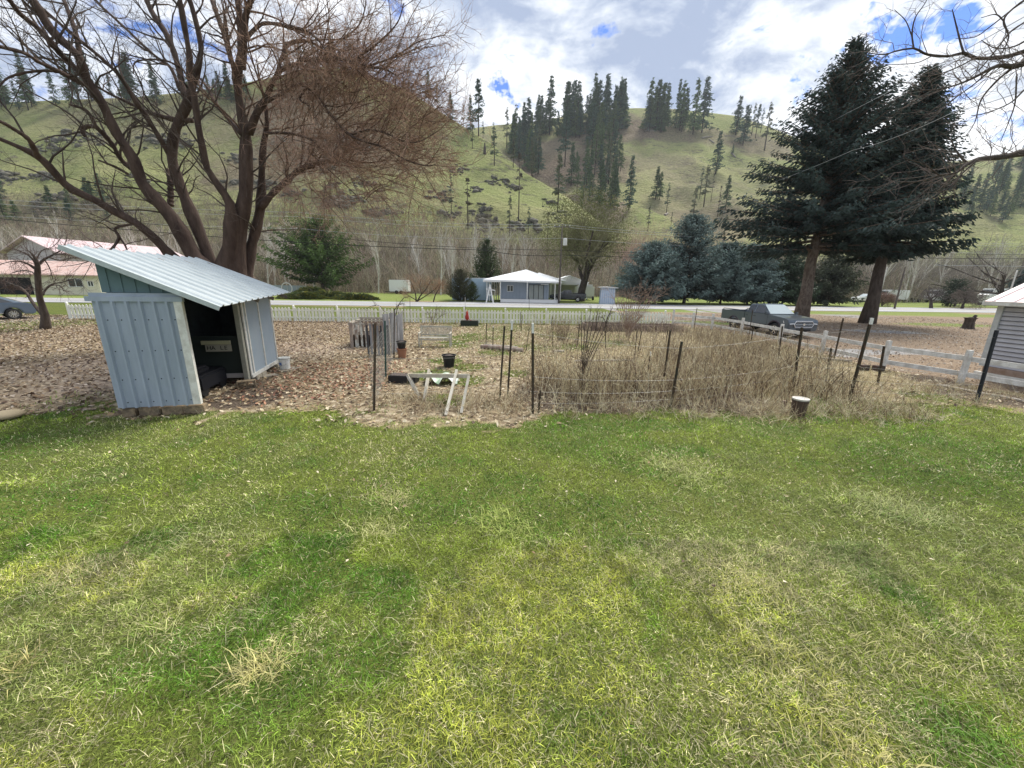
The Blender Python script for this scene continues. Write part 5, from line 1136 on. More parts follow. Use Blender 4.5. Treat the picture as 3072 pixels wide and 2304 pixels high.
    def plane_fb(pts, name, m, off=.01):
        d = Vector((P['fb'][0] - P['ft'][0], 0, P['fb'][1] - P['ft'][1])); q = []
        for u, t in pts: q.append(Vector((P['fb'][0] - d.x * t + off, u * (yb + (yt - yb) * t) * .93, P['fb'][1] - d.z * t + off)))
        return MB().extrude(q, (-.015, 0, -.01)).build(name, m, o)
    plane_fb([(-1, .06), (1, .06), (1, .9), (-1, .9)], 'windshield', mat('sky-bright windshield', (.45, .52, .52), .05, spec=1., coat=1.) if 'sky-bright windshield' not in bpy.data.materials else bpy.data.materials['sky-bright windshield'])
    MB().box((-.735, 0, 1.5), (.02, 1.2, .36), ry=.2).build('rear_glass', M_GLASS, o)
    gr = MB(); hx = [(-.52, .62), (-.6, .78), (-.5, .95), (.5, .95), (.6, .78), (.52, .62)]
    MB().extrude([(2.70, y, z) for y, z in hx], (.012, 0, 0)).build('grille', M_DARK, o)
    gf = MB(); q = [(2.715, y, z) for y, z in hx] + [(2.715, *hx[0])]; gf.tube(q, .022, 6); gf.tube([(2.72, -.55, .78), (2.72, .55, .78)], .014, 5); gf.tube([(2.72, -.52, .70), (2.72, .52, .70)], .012, 5); gf.tube([(2.72, -.52, .87), (2.72, .52, .87)], .012, 5); gf.lathe([(.06, 0), (.06, .01)], (0, 0, 0), 12)
    n = len(gf.v) - 24
    for i in range(n, len(gf.v)): v = gf.v[i]; gf.v[i] = (2.73 + v[2], v[0] * 1.3, .78 + v[1])
    gf.build('grille_frame', M_CHROME, o)
    MB().box((2.66, 0, .5), (.16, W - .1, .2)).build('front_bumper', paint, o, bevel=.05); MB().box((2.745, 0, .47), (.01, .9, .1)).build('lower_grille', M_DARK, o)
    MB().box((-3.05, 0, .58), (.14, W - .1, .17)).build('rear_bumper', M_CHROME, o, bevel=.03)
    MB().box((0, 0, .42), (4.6, 1.2, .16)).build('chassis', M_DARK, o)
    return o
def cpaint(name, c): return mat(name, c, .28, spec=.6, coat=.7)
hd = math.radians(-82); h = Vector((math.cos(hd), math.sin(hd), 0)); nl = Vector((-h.y, h.x, 0))
rw = Vector((14.25, 25.3, 0)); ctr = rw + h * 1.72 * .98 + nl * .93
tk = pickup('grey-blue extended-cab pickup parked behind the white rail fence', ctr, hd, cpaint('slate grey paint', (.06, .082, .105)))
tk.scale = (.98,) * 3

def sedan(label, loc, rz, paint):
    o = thing('parked_car', label, 'car', loc, rz); W = 1.78
    z = .33; a1 = [(x, max(q, .28)) for x, q in [(1.38 + .38 * math.cos(t), z + .38 * math.sin(t)) for t in np.linspace(0, PI, 10)]]; a2 = [(x - 2.72, q) for x, q in a1]
    poly = [(2.22, .3), (2.3, .5), (2.24, .72), (1.95, .86), (1.2, .95), (-1.5, 1.0), (-2.05, .98), (-2.25, .85), (-2.28, .5), (-2.2, .3)] + a2[::-1] + a1[::-1]
    body_extrude(poly, W).build('body', paint, o, bevel=.06)
    def S(s, x, zz): t = (zz - .95) / .5; return Vector((x, s * (.82 - .24 * t), zz))
    top = [(-1.85, .97), (-.95, 1.40), (-.3, 1.46), (.35, 1.42), (1.3, .95)]
    vs = [S(-1, *p) for p in top] + [S(1, *p) for p in top]; MB().add(vs, [(0, 1, 2, 3, 4), (9, 8, 7, 6, 5)] + [(i, i + 5, i + 6, i + 1) for i in range(4)] + [(4, 9, 5, 0)]).build('cabin', paint, o, bevel=.04)
    for s in (-1, 1):
        for pts in ([(-1.45, 1.03), (-.9, 1.32), (-.32, 1.38), (-.32, 1.0)], [(-.24, 1.0), (-.24, 1.38), (.3, 1.34), (1.0, 1.0)]): MB().extrude([S(s, *p) + Vector((0, s * .008, 0)) for p in pts], (0, -s * .02, 0)).build('side_window', M_GLASS, o)
        for cx in (1.38, -1.34): wheel(o, cx, s * (W / 2 - .11), r=.33, w=.21, side=s, spokes=10)
        MB().box((-2.1, s * .7, .78), (.32, .3, .14)).build('tail_light', mat('tail light red', (.35, .03, .03), .3) if 'tail light red' not in bpy.data.materials else bpy.data.materials['tail light red'], o, bevel=.03)
        MB().box((0, s * (W / 2 + .004), .38), (1.9, .02, .05)).build('side_trim', M_CHROME, o)
    MB().extrude([(1.22, -.7, .985), (1.22, .7, .985), (.42, .56, 1.405), (.42, -.56, 1.405)], (.015, 0, .012)).build('windscreen', M_GLASS, o)
    MB().extrude([(-1.78, -.7, 1.03), (-1.78, .7, 1.03), (-1.0, .58, 1.40), (-1.0, -.58, 1.40)], (-.015, 0, .012)).build('rear_screen', M_GLASS, o)
    return o
hd = math.radians(186); c_ = G(46, 958); c_.z = 0; hh_ = Vector((math.cos(math.radians(238)), math.sin(math.radians(238)), 0)); nn_ = Vector((-hh_.y, hh_.x, 0))
sedan('blue-grey sedan cut off by the edge, standing on the gravel by the road', c_ + hh_ * 1.34 - nn_ * .78, math.radians(238), cpaint('blue-grey paint', (.11, .15, .2)))

# vehicles on the far side of the road
pickup('dark pickup parked in front of the carport beside the house', Vector((8.6, 63.5, 0)), math.radians(170), cpaint('black-blue paint', (.02, .025, .045)))
wp = cpaint('white vehicle paint', (.78, .78, .77))
def far_pt(px, Y): d = ray(px, 900); return Vector((d.x / d.y * Y, Y, 0))
def camper(label, px, Y, rz, L=6., Hh=2.7, windows=3, nose=1.2, name='camper_van', cat='camper'):
    o = thing(name, label, cat, far_pt(px, Y), rz); 
    MB().extrude([(-L / 2, -1.1, .6), (-L / 2, -1.1, Hh), (L / 2 - nose, -1.1, Hh + .05), (L / 2 - nose + .4, -1.1, Hh - 1.0), (L / 2, -1.1, Hh - 1.25), (L / 2, -1.1, .55)], (0, 2.2, 0)).build('body', wp, o, bevel=.08)
    for k in range(windows): MB().box((-L / 2 + .8 + k * (L - nose - 1.2) / max(1, windows), -1.105, Hh - .75), (.85, .02, .6)).build('window', M_GLASS, o)
    MB().box((L / 2 - nose + .3, 0, Hh - .6), (.1, 1.9, .65), ry=-.4).build('windscreen', M_GLASS, o)
    MB().box((-.2, -1.11, 1.15), (L * .8, .02, .12)).build('stripe', mat('dark stripe', (.1, .1, .14), .5) if 'dark stripe' not in bpy.data.materials else bpy.data.materials['dark stripe'], o)
    for x in (-L / 2 + 1.2, L / 2 - 1.0): wheel(o, x, -.98, r=.4, w=.25, side=-1)
    return o
camper('white bus with dark windows just left of the siding outbuilding roof', 2998, 80, math.radians(178), L=7, Hh=3.3, windows=5, nose=.9, name='white_bus', cat='bus')
camper('white camper behind the small dark orchard tree', 2822, 92, math.radians(186), L=6.6, Hh=2.9)
camper('white camper half hidden behind the trunk of the second tall spruce', 2672, 90, math.radians(176), L=5.5, Hh=2.7, windows=2)
pickup('white pickup on the grass between the two tall spruce trunks', far_pt(2598, 86), math.radians(184), wp)
t = thing('flatbed_trailer', 'low flat trailer on the grass below the white pickup', 'trailer', far_pt(2600, 76)); MB().box((0, 0, .7), (6.5, 2.2, .16)).build('deck', mat('pale deck boards', (.5, .48, .42), .8), t); MB().box((0, 0, .5), (6, 1.2, .14)).build('frame', M_DARK, t)
for x in (-.5, .5, 1.5): wheel(t, x, -.95, r=.36, w=.22)
t = thing('quad_bike', 'black four-wheeled quad bike on the grass left of the orchard trees', 'quad', far_pt(2742, 92), .2); MB().box((0, 0, .75), (1.7, .6, .4)).box((.3, 0, 1.1), (.3, .5, .5)).build('body', M_DARK, t, bevel=.08)
for x in (-.75, .75):
    for s in (-1, 1): wheel(t, x, s * .5, r=.38, w=.28, side=s)

# ------------------------------------------------------------------ poles and wires
M_POLE = mat('creosoted pole', (.09, .075, .065), .95, (.14, .12, .10), 3, .6, stretch=(1, 1, .1)); M_WIRE = mat('cable', (.03, .03, .03), .6); M_WIREL = mat('bare aluminium wire', (.45, .47, .48), .5)
def pole(label, bx, by, ty, r=.16, arms=True, Y=None, m=None):
    g = base(bx, by) if Y is None else far_pt(bx, Y); t = A(bx, ty, g.y); t.x = g.x; o = thing('utility_pole', label, 'pole', g); H_ = t.z
    MB().tube([(0, 0, -.3), (0, 0, H_ * .5), (0, 0, H_)], [r, r * .85, r * .65], 10).build('shaft', m or M_POLE, o, smooth=True)
    if arms:
        MB().beam((-1.1, 0, H_ - .35), (1.1, 0, H_ - .35), .1, .12).build('crossarm', M_POLE, o); ins = MB()
        for x in (-1, -.4, .4, 1): ins.lathe([(.05, 0), (.07, .08), (.04, .16)], (x, 0, H_ - .29), 8)
        ins.build('insulator', mat('porcelain', (.5, .5, .48), .3) if 'porcelain' not in bpy.data.materials else bpy.data.materials['porcelain'], o)
    return o, Vector((g.x, g.y, H_))
po1, top1 = pole('tall thin utility pole with a pale transformer in front of the budding tree', 1676, 911, 672, .14)
MB().lathe([(.2, 0), (.28, .05), (.28, .8), (.2, .9)], (.45, -.2, top1.z * .74), 12).build('transformer', mat('pale transformer', (.6, .6, .57), .5), po1)
po2, top2 = pole('leaning dark utility pole beside the trunk of the tallest spruce', 2309, 913, 590, .2)
pole('grey utility pole among the orchard trees at the far right', 2690, 921, 800, .13, Y=58, arms=False)
pole('slanting pale utility pole close behind the second spruce trunk', 2637, 902, 800, .12, Y=78, arms=False, m=M_PALE)
pole('pale utility pole left of the outbuilding roof', 3022, 915, 810, .12, Y=60, arms=False, m=M_PALE)
def wire(label, pts, r=.022, sag=.6, m=None, name='power_line', group=None):
    mb = MB(); P = []
    for a, b in zip(pts[:-1], pts[1:]):
        for k in range(14): t = k / 14; q = Vector(a).lerp(Vector(b), t); q.z -= sag * 4 * t * (1 - t); P.append(q)
    P.append(Vector(pts[-1])); c = P[0].copy(); mb.tube([p - c for p in P], r, 4); o = mb.build(name, m or M_WIRE, fix=False); o.location = c; return tag(o, label, 'cable', group)
Yw = 52.
wire('lower thick black cable running past both utility poles', [A(-700, 572, 46), A(400, 690, 48), A(1456, 750, 52), (top1.x, top1.y - .2, A(1680, 765, top1.y).z), (top2.x, top2.y - .2, A(2318, 766, top2.y).z), A(3600, 772, 66)], .045, .35)
wire('upper thick black cable running close above the lower one', [A(-700, 560, 46), A(919, 705, 50), (top1.x, top1.y - .3, A(1680, 751, top1.y).z), (top2.x, top2.y - .2, A(2322, 752, top2.y).z), A(3600, 758, 66)], .032, .4)
for k, (y0, y1, y2, lb) in enumerate(((655, 672, 705, 'topmost thin pale wire on the crossarm of the thin pole'), (668, 680, 712, 'second thin pale wire on the crossarm of the thin pole'), (704, 714, 735, 'third thin pale wire below the crossarm of the thin pole'))):
    wire(lb, [A(-700, y0 - 110, 46), A(900, y0 - 18, 50), (top1.x + .5 * (k - 1), top1.y, A(1680, y1, top1.y).z), (top2.x + .3 * (k - 1), top2.y, A(2330, y2, top2.y).z), A(3600, y2 + 30, 66)], .02, .5, M_WIREL)
wire('service wire slanting up in front of the tall spruces', [A(2240, 572, 40), A(2560, 450, 26), A(2857, 338, 18), A(3600, 60, 9)], .012, .15, M_WIREL)
wire('second service wire crossing the upper part of the tallest spruce', [A(2420, 395, 38), A(2540, 340, 30), A(3600, -250, 9)], .012, .1, M_WIREL)
wire('pale wire level behind the arching bare tree at the far right', [A(2800, 795, 60), A(3700, 803, 60)], .03, .1, M_WIREL)
# ------------------------------------------------------------------ fences
M_PICKET = mat('weathered white picket paint', (.84, .85, .77), .7, (.70, .71, .62), 4, .5, bump=.5, bscale=30)
def picket_fence():
    a = Vector((-28.1, 24.6, 0)); b = Vector((10.5, 27.0, 0)); d = (b - a); L = d.length; d.normalize(); nrm = Vector((d.y, -d.x, 0)); n = 14
    o = thing('picket_fence', 'long weathered white picket fence between the yard and the road', 'fence', a, math.atan2(d.y, d.x))
    for i in range(n + 1): 
        x = L * i / n; MB().box((x, .03, .5), (.10, .10, 1.02)).add([(x - .06, -.03, 1.01), (x + .06, -.03, 1.01), (x + .06, .09, 1.01), (x - .06, .09, 1.01), (x, .03, 1.07)], [(0, 1, 4), (1, 2, 4), (2, 3, 4), (3, 0, 4), (3, 2, 1, 0)]).build('post', M_PICKET, o)
    for i in range(n):
        x0 = L * i / n; x1 = L * (i + 1) / n; r_ = MB(); k = 12
        for z in (.28, .72): r_.beam((x0 + .05, .0, z + U(-.01, .01)), (x1 - .05, .0, z + U(-.01, .01)), .035, .085)
        r_.build('rail', M_PICKET, o); p = MB()
        for j in range(k):
            x = x0 + .14 + j * (x1 - x0 - .2) / k; t = U(-.02, .02); h = .92 + U(-.015, .015); w = .07
            p.extrude([(x - w, -.045, .05), (x + w, -.045, .05), (x + w + t, -.045, h - .07), (x + t, -.045, h), (x - w + t, -.045, h - .07)], (0, .022, 0))
        p.build('pickets', M_PICKET, o)
    g = thing('fence_gate', 'shorter leaning white picket piece at the right-hand corner of the fence', 'fence', (9.2, 25.2, 0), .25); p = MB()
    for j in range(7): p.extrude([(j * .17 - .045, 0, .1), (j * .17 + .045, 0, .1), (j * .17 + .05, 0, .86), (j * .17, 0, .93), (j * .17 - .04, 0, .86)], (0, .02, 0))
    p.build('pickets', M_PICKET, g); MB().box((.5, .04, .3), (1.15, .03, .08)).box((.5, .04, .7), (1.15, .03, .08)).build('rail', M_PICKET, g)
picket_fence()
def rail_fence():
    P = [(10.9, 26.6), (12.0, 26.0), (12.75, 24.9), (12.95, 22.0), (12.8, 18.5), (12.75, 15.8), (12.7, 13.0), (13.3, 11.15), (13.9, 8.7), (14.4, 6.3)]
    o = thing('rail_fence', 'white two-rail wooden fence running between the garden and the gravel yard', 'fence', (P[0][0], P[0][1], 0)); m = mat('chalky white fence', (.72, .72, .70), .75, (.5, .49, .46), 5, .7, bump=.5, bscale=25)
    for i, (x, y) in enumerate(P):
        h = 1.0 + (.12 if i == 0 else 0); q = Vector((x, y, 0)) - o.location; lean = U(-.02, .02)
        MB().beam(q + Vector((0, 0, -.05)), q + Vector((lean, 0, h)), .11, .11, up=(0, 1, 0)).build('post', m, o)
    for (a, b) in zip(P[:-1], P[1:]):
        for z in (.74, .28):
            s = Vector((.07, 0, 0)) if True else 0
            va = Vector((a[0], a[1], z + U(-.02, .02))) - o.location + s; vb = Vector((b[0], b[1], z + U(-.02, .02))) - o.location + s
            MB().beam(va, vb, .035, .14).build('rail', m, o)
rail_fence()

# ------------------------------------------------------------------ steel posts and wires of the garden
M_TPOST = mat('dark green-brown steel post', (.035, .04, .03), .7, (.09, .055, .035), 9, .6); M_TTOP = mat('white post tip', (.7, .7, .68), .6); M_FWIRE = mat('fence wire', (.3, .3, .29), .5, metal=.3)
POSTS = {}
def tpost(key, xt, yt, xb, yb, label, tip=0., r=.019, green=False, m=None):
    g = G(xb, yb); g.z = 0; t = A(xt, yt, g.y); o = thing('fence_post', label, 'post', g, 0, None); v = t - g
    mb = MB(); u = v.normalized(); mb.beam((0, 0, -.1), v, r * 2.2, r * .7); mb.beam((0, r * .8, -.1), v + Vector((0, r * .8, 0)), r * .6, r * 1.8)
    for k in range(2, int(v.length / .09)): mb.box(v * (k * .09 / v.length) + Vector((0, -r * .6, 0)), (r * .8, r * .7, .02))
    mb.build('stake', m or M_TPOST, o)
    if tip: MB().beam(v * (1 - tip), v * 1.003, r * 2.5, r * 1.6).build('tip', M_TTOP, o)
    POSTS[key] = (g, v); return o
c3 = lambda x, y: (1400 + x / 3.0157, 750 + y / 3.0157); c4 = lambda x, y: (2000 + x / 3.0167, 750 + y / 3.0167); c5 = lambda x, y: (2500 + x / 3.0157, 750 + y / 3.0157); c2 = lambda x, y: (750 + x / 3.0157, 750 + y / 3.0157)
def tp(key, f, x0, y0, x1, y1, label, **kw): tpost(key, *f(x0, y0), *f(x1, y1), label, **kw)
tp('a', c2, 1130, 660, 1115, 1455, 'tall dark steel post nearest the lawn at the left end of the garden', r=.026)
tp('b', c2, 1218, 640, 1226, 1160, 'green steel post just behind the leftmost garden post', r=.024, m=mat('green steel post', (.02, .06, .05), .6))
tp('c', c2, 1305, 530, 1300, 980, 'dark post beside the grey weathered panels')
tp('d', c2, 1345, 565, 1348, 850, 'thin dark post behind the hanging pot')
tp('e', c2, 1392, 490, 1395, 745, 'thin brown rod standing left of the garden bench', r=.012)
tp('f', c2, 1447, 430, 1447, 720, 'thin rod in front of the orange bare shrub near the picket fence', r=.012)
tp('g', c2, 1947, 430, 1945, 685, 'thin rod with pale top beside the planter with the red bird', tip=.3, r=.014)
tp('h', c3, 178, 665, 175, 870, 'short dark stake at the left end of the log edging')
tp('i', c3, 240, 690, 236, 890, 'short stake with pale top behind the log edging', tip=.06)
tp('j', c3, 342, 690, 297, 1345, 'leftmost tall leaning stake at the near edge of the brambles', r=.024)
tp('k', c3, 412, 640, 368, 1345, 'tall leaning stake with a white upper end beside the leftmost bramble stake', tip=.11, r=.025)
tp('l', c3, 567, 705, 533, 920, 'thin brown leaning stake behind the log edging', r=.014)
tp('m', c3, 598, 665, 600, 1475, 'straight dark post with white top at the near edge of the brambles', tip=.10, r=.028)
tp('n', c3, 668, 1270, 648, 1475, 'short rusty stake just right of the straight white-topped post', r=.02)
tp('o', c3, 775, 600, 760, 750, 'small dark stake in front of the picket fence near the garden centre')
tp('p', c3, 782, 655, 776, 880, 'thin dark stake left of the dry raspberry clump', r=.014)
tp('q', c3, 1022, 668, 998, 880, 'dark leaning stake right of the dry raspberry clump')
tp('r', c3, 1090, 722, 1090, 905, 'thin rusty stake in the middle of the brambles', r=.013)
tp('s', c3, 1258, 730, 1258, 895, 'dark stake behind the arching dark canes')
tp('t', c3, 1543, 730, 1518, 980, 'rusty leaning stake below the big bare shrub', r=.016)
tp('u', c3, 1582, 735, 1550, 920, 'dark leaning stake right of the rusty one below the big bare shrub')
tp('v', c3, 1666, 922, 1640, 1100, 'short pale-topped stake in the right part of the brambles', tip=.2)
tp('w', c3, 1822, 720, 1805, 835, 'small dark stake near the picket corner')
tp('x', c3, 1845, 728, 1773, 1270, 'tall dark leaning stake in the middle right of the brambles', r=.024)
tp('y', c3, 1950, 830, 1848, 1415, 'dark leaning stake with green patch at the near right edge of the brambles', r=.027)
tp('z', c3, 2085, 525, 2053, 745, 'dark stake in front of the left part of the rail fence')
tp('aa', c3, 1118, 508, 1118, 655, 'thin dark rod rising above the picket fence right of centre', r=.014)
tp('ab', c3, 565, 430, 567, 660, 'tall thin rod rising above the picket fence in front of the house porch', r=.014)
tp('ac', c3, 490, 560, 484, 705, 'left one of two thin dark stakes in front of the picket fence')
tp('ad', c3, 504, 590, 492, 735, 'right one of two thin dark stakes in front of the picket fence')
tp('ae', c4, 612, 735, 600, 850, 'short stake with white top below the rear wheel of the pickup', tip=.2, r=.014)
tp('af', c4, 780, 540, 737, 840, 'dark leaning stake in front of the doors of the grey-blue pickup', r=.016)
tp('ag', c4, 785, 700, 757, 880, 'shorter dark stake right of the one before the pickup doors')
tp('ah', c4, 1050, 690, 1000, 1080, 'dark leaning stake in front of the front wheel of the pickup', r=.02)
tp('ai', c4, 1228, 700, 1143, 1285, 'tall dark leaning stake under the nose of the pickup', r=.026)
tp('aj', c4, 1600, 618, 1512, 1000, 'dark leaning stake in the gravel edge between two fence rails', r=.024)
tp('ak', c4, 1492, 890, 1440, 1200, 'shorter dark leaning stake left of the brick pile', r=.022)
tp('al', c5, 348, 618, 145, 1358, 'long dark leaning stake with a pale tip right of the lidded bucket', tip=.07, r=.029)
tp('am', c5, 462, 870, 408, 1205, 'dark stake tied to the white fence post near the bricks', r=.025)
tp('an', c5, 1482, 725, 1300, 1372, 'dark blue leaning stake in front of the siding outbuilding', tip=.0, r=.03, m=mat('blue-black steel post', (.03, .035, .045), .6))
def strand(k1, k2, fr, name='wire_strand'):
    (g1, v1), (g2, v2) = POSTS[k1], POSTS[k2]; a = g1 + v1 * fr; b = g2 + v2 * fr; P = [a.lerp(b, t / 10) + Vector((0, 0, -.05 * 4 * (t / 10) * (1 - t / 10))) for t in range(11)]; return P
def wire_run(label, keys, frs, r=.0035):
    o = thing('wire_fence', label, 'fence', POSTS[keys[0]][0])
    for fr in frs:
        mb = MB()
        for a, b in zip(keys[:-1], keys[1:]): mb.tube(strand(a, b, fr), r, 3, cap=False)
        mb.build('wire', M_FWIRE, o, world=True, fix=False)
wire_run('sagging bare wires strung between the tall stakes along the near edge of the garden', ['m', 'y', 'ai', 'al', 'an'], (.12, .25, .42, .9), .0026)
wire_run('faint wires joining the left garden post with the bench side', ['a', 'j'], (.2, .45, .62, .8), .0025)
def mesh_panel(label, key1, key2, z0, z1, sp, r, name='wire_mesh'):
    (g1, v1), (g2, v2) = POSTS[key1], POSTS[key2]; o = thing(name, label, 'wire mesh', g1); mb = MB(); L = (g2 - g1).length; n = int(L / sp)
    for i in range(n + 1): t = i / n; a = g1.lerp(g2, t); mb.tube([a + Vector((0, 0, z0)), a + Vector((0, 0, z1))], r, 3, cap=False)
    for k in range(int((z1 - z0) / sp) + 1): z = z0 + k * sp; mb.tube([g1 + Vector((0, 0, z)), g1.lerp(g2, .5) + Vector((.01, 0, z - .01)), g2 + Vector((0, 0, z))], r, 3, cap=False)
    mb.build('netting', M_FWIRE, o, world=True, fix=False)
mesh_panel('square wire netting between the two nearest posts at the left of the garden', 'a', 'b', .02, 1.35, .1, .0022)
mesh_panel('square wire netting running back from the green post to the grey panels', 'b', 'c', .02, 1.3, .12, .0025)
mesh_panel('wire netting from the grey panels towards the picket fence', 'c', 'e', .02, 1.2, .15, .003)

# ------------------------------------------------------------------ things in the yard
M_GWOOD = mat('silvery board', (.30, .30, .31), .9, (.16, .16, .17), 5, .7, stretch=(1, 1, .2)); M_BWOOD = mat('brown rotten board', (.22, .15, .12), .9, (.36, .3, .25), 4, .8, stretch=(1, 1, .3))
M_PWOOD = mat('pale timber', (.50, .45, .38), .85, (.36, .32, .26), 6, .6, stretch=(1, 1, .3))
def compost():
    o = thing('compost_bin', 'compost bin knocked together from pale and brown upright slats', 'compost bin', (-6.05, 16.5, 0), .08); w, d, h = 1.35, 1.5, 1.02; k = 0
    f = MB(); fb = MB()
    for i in range(7):
        x = -w / 2 + .07 + i * .205; wd = (.13, .14, .08, .13, .1, .12, .12)[i]
        (f if i in (1, 2, 3) else fb).box((x, -d / 2, h / 2 + U(-.04, .04)), (wd, .02, h))
    f.build('front_slats', mat('half-painted slat', (.60, .60, .54), .85, (.25, .19, .15), 1.6, .9), o); fb.build('front_boards', M_BWOOD, o)
    s = MB()
    for sx in (-1, 1):
        for j in range(7): s.box((sx * w / 2, -d / 2 + .1 + j * .22, h / 2 + .01), (.02, .13, h))
    s.build('side_slats', mat('pale pinkish slat', (.55, .5, .45), .85, (.35, .3, .26), 3, .7), o)
    b = MB()
    for j in range(8): b.box((-w / 2 + .09 + j * .17, d / 2, h / 2 + .08), (.11, .02, h))
    b.build('back_slats', M_BWOOD, o)
    r = MB()
    for z in (.95, ): r.box((0, -d / 2 + .03, z), (w + .05, .04, .08)); r.box((0, d / 2 - .03, z + .12), (w + .05, .04, .08)); r.box((-w / 2 + .03, 0, z + .05), (.04, d, .08)); r.box((w / 2 - .03, 0, z + .05), (.04, d, .08))
    r.box((0, .0, z + .08), (w, .05, .05)); r.build('top_rails', M_PWOOD, o); MB().box((0, 0, .25), (w - .1, d - .1, .5)).build('compost', mat('dark compost', (.05, .035, .025), .95), o)
compost()
o = thing('weathered_screen', 'tall weathered grey board panel standing beside the compost bin', 'panel', (-4.5, 14.6, 0), 1.2)
for i, (x, h, w) in enumerate(((-.42, 1.5, .3), (-.05, 1.52, .32), (.24, 1.42, .12), (.44, 1.46, .2))): MB().box((x, U(-.02, .02), h / 2), (w, .03, h), ry=U(-.015, .015)).build('board', M_GWOOD, o)
o = thing('slatted_screen', 'narrow blackened slatted panel between wire netting and compost bin', 'panel', (-4.95, 14.1, 0), .2)
for i in range(7): MB().box((-.36 + i * .12, 0, .55 + U(-.05, .05)), (.07, .02, 1.1)).build('slat', M_GWOOD if i % 2 else mat('blackened slat', (.06, .06, .065), .9), o)
def bench():
    o = thing('garden_bench', 'small grey wooden slatted garden bench facing the lawn', 'bench', (-3.27, 16.2, 0), .03); w = 1.28; m = mat('silver-grey bench wood', (.48, .47, .40), .9, (.35, .33, .28), 6, .6)
    for s in (-1, 1): MB().beam((s * w / 2, .24, 0), (s * w / 2, .34, .86), .05, .05, up=(0, 1, 0)).build('rear_leg', m, o); MB().beam((s * w / 2, -.2, 0), (s * w / 2, -.2, .56), .05, .05, up=(0, 1, 0)).build('leg', m, o); MB().beam((s * w / 2, -.24, .58), (s * w / 2, .3, .6), .06, .035).build('armrest', m, o)
    st = MB()
    for k in range(6): st.box((0, -.2 + k * .085, .4), (w, .06, .022))
    st.build('seat', m, o); b = MB(); b.beam((-w / 2, .335, .82), (w / 2, .335, .82), .03, .07); b.beam((-w / 2, .285, .47), (w / 2, .285, .47), .03, .05)
    for k in range(21): x = -w / 2 + .07 + k * (w - .14) / 20; b.beam((x, .285, .48), (x, .33, .8), .03, .015, up=(0, 1, 0))
    b.build('backrest', m, o); MB().beam((-w / 2, -.2, .33), (w / 2, -.2, .33), .03, .05).build('apron', m, o)
bench()
def potf(name, label, cat, loc, r, h, m, rim=True, soil=True, rb=.72):
    o = thing(name, label, cat, loc); MB().lathe([(r * rb, 0), (r * .97, h * .93), (r * 1.1, h * .93), (r * 1.1, h), (r * .95, h), (r * .9, h * .85), (.01, h * .85)], n=24, cap=False).build('pot', m, o, smooth=False)
    if soil: MB().lathe([(r * .9, h * .84), (r * .6, h * .95), (r * .2, h * 1.03), (.01, h * 1.0)], n=14, cap=False).build('soil', mat('potting soil', (.06, .045, .04), .95, (.12, .1, .09), 30, .6) if 'potting soil' not in bpy.data.materials else bpy.data.materials['potting soil'], o)
    return o
M_BPL = mat('black plastic', (.018, .018, .02), .45)
potf('plant_pot', 'black plastic tub of soil standing in the leaves before the bench', 'pot', (-2.05, 12.25, 0), .215, .40, M_BPL)
po = potf('plant_pot', 'black pot stacked on an upturned terracotta pot by the netting', 'pot', (-3.95, 13.6, .35), .17, .26, M_BPL); 
potf('plant_pot', 'terracotta pot under the black pot by the netting', 'pot', (-3.95, 13.6, 0), .17, .345, mat('terracotta', (.30, .15, .09), .9), soil=False)
def bucket(label, loc, r, h, body, lid, dec=False, handle=True):
    o = thing('bucket', label, 'bucket', loc); MB().lathe([(r * .88, 0), (r * .99, h * .9), (r * 1.04, h * .9), (r * 1.04, h * .82), (r, h * .82)], n=28).build('body', body, o, smooth=False)
    MB().lathe([(r * 1.06, h * .93), (r * 1.08, h * .98), (r * 1.05, h * 1.02), (r * .8, h * 1.02), (r * .78, h * 1.0)], n=28).build('lid', lid, o)
    if dec:
        lm = MB(); an = [math.radians(a) for a in range(228, 276, 6)]; q = [(r * .985 * math.cos(a), r * .985 * math.sin(a)) for a in an]
        for i in range(len(q) - 1): lm.add([(q[i][0], q[i][1], h * .42), (q[i + 1][0], q[i + 1][1], h * .42), (q[i + 1][0] * 1.0, q[i + 1][1] * 1.0, h * .66), (q[i][0], q[i][1], h * .66)], [(0, 1, 2, 3)])
        lm.build('printed_label', mat('faded blue print', (.10, .16, .36), .6), o, fix=False)
    if handle: MB().tube([(-r, 0, h * .8), (-r * .8, -r * .75, h * .52), (0, -r * 1.05, h * .42), (r * .8, -r * .75, h * .52), (r, 0, h * .8)], .006, 5).build('handle', M_CHROME, o)
bucket('white plastic bucket with a blue print beside the corner of the metal shed', (-6.88, 11.4, 0), .155, .38, mat('white bucket plastic', (.70, .70, .66), .5, (.6, .6, .55), 4, .4), bpy.data.materials['white bucket plastic'] if 'white bucket plastic' in bpy.data.materials else M_WHITE, dec=True)
bucket('brown bucket with a white lid at the edge of the lawn', (6.2, 7.95, 0), .15, .37, mat('brown bucket plastic', (.075, .05, .04), .5), mat('dirty white lid', (.5, .48, .43), .6, (.5, .47, .42), 9, .5), handle=False)
g = G(2395, 1240); bb = MB().box((0, 0, .12), (.06, .05, .24)).build('block_offcut', M_BWOOD); bb.location = (g.x - .25, g.y + .15, 0); tag(bb, 'short brown wood block leaning beside the lidded bucket', 'wood block')
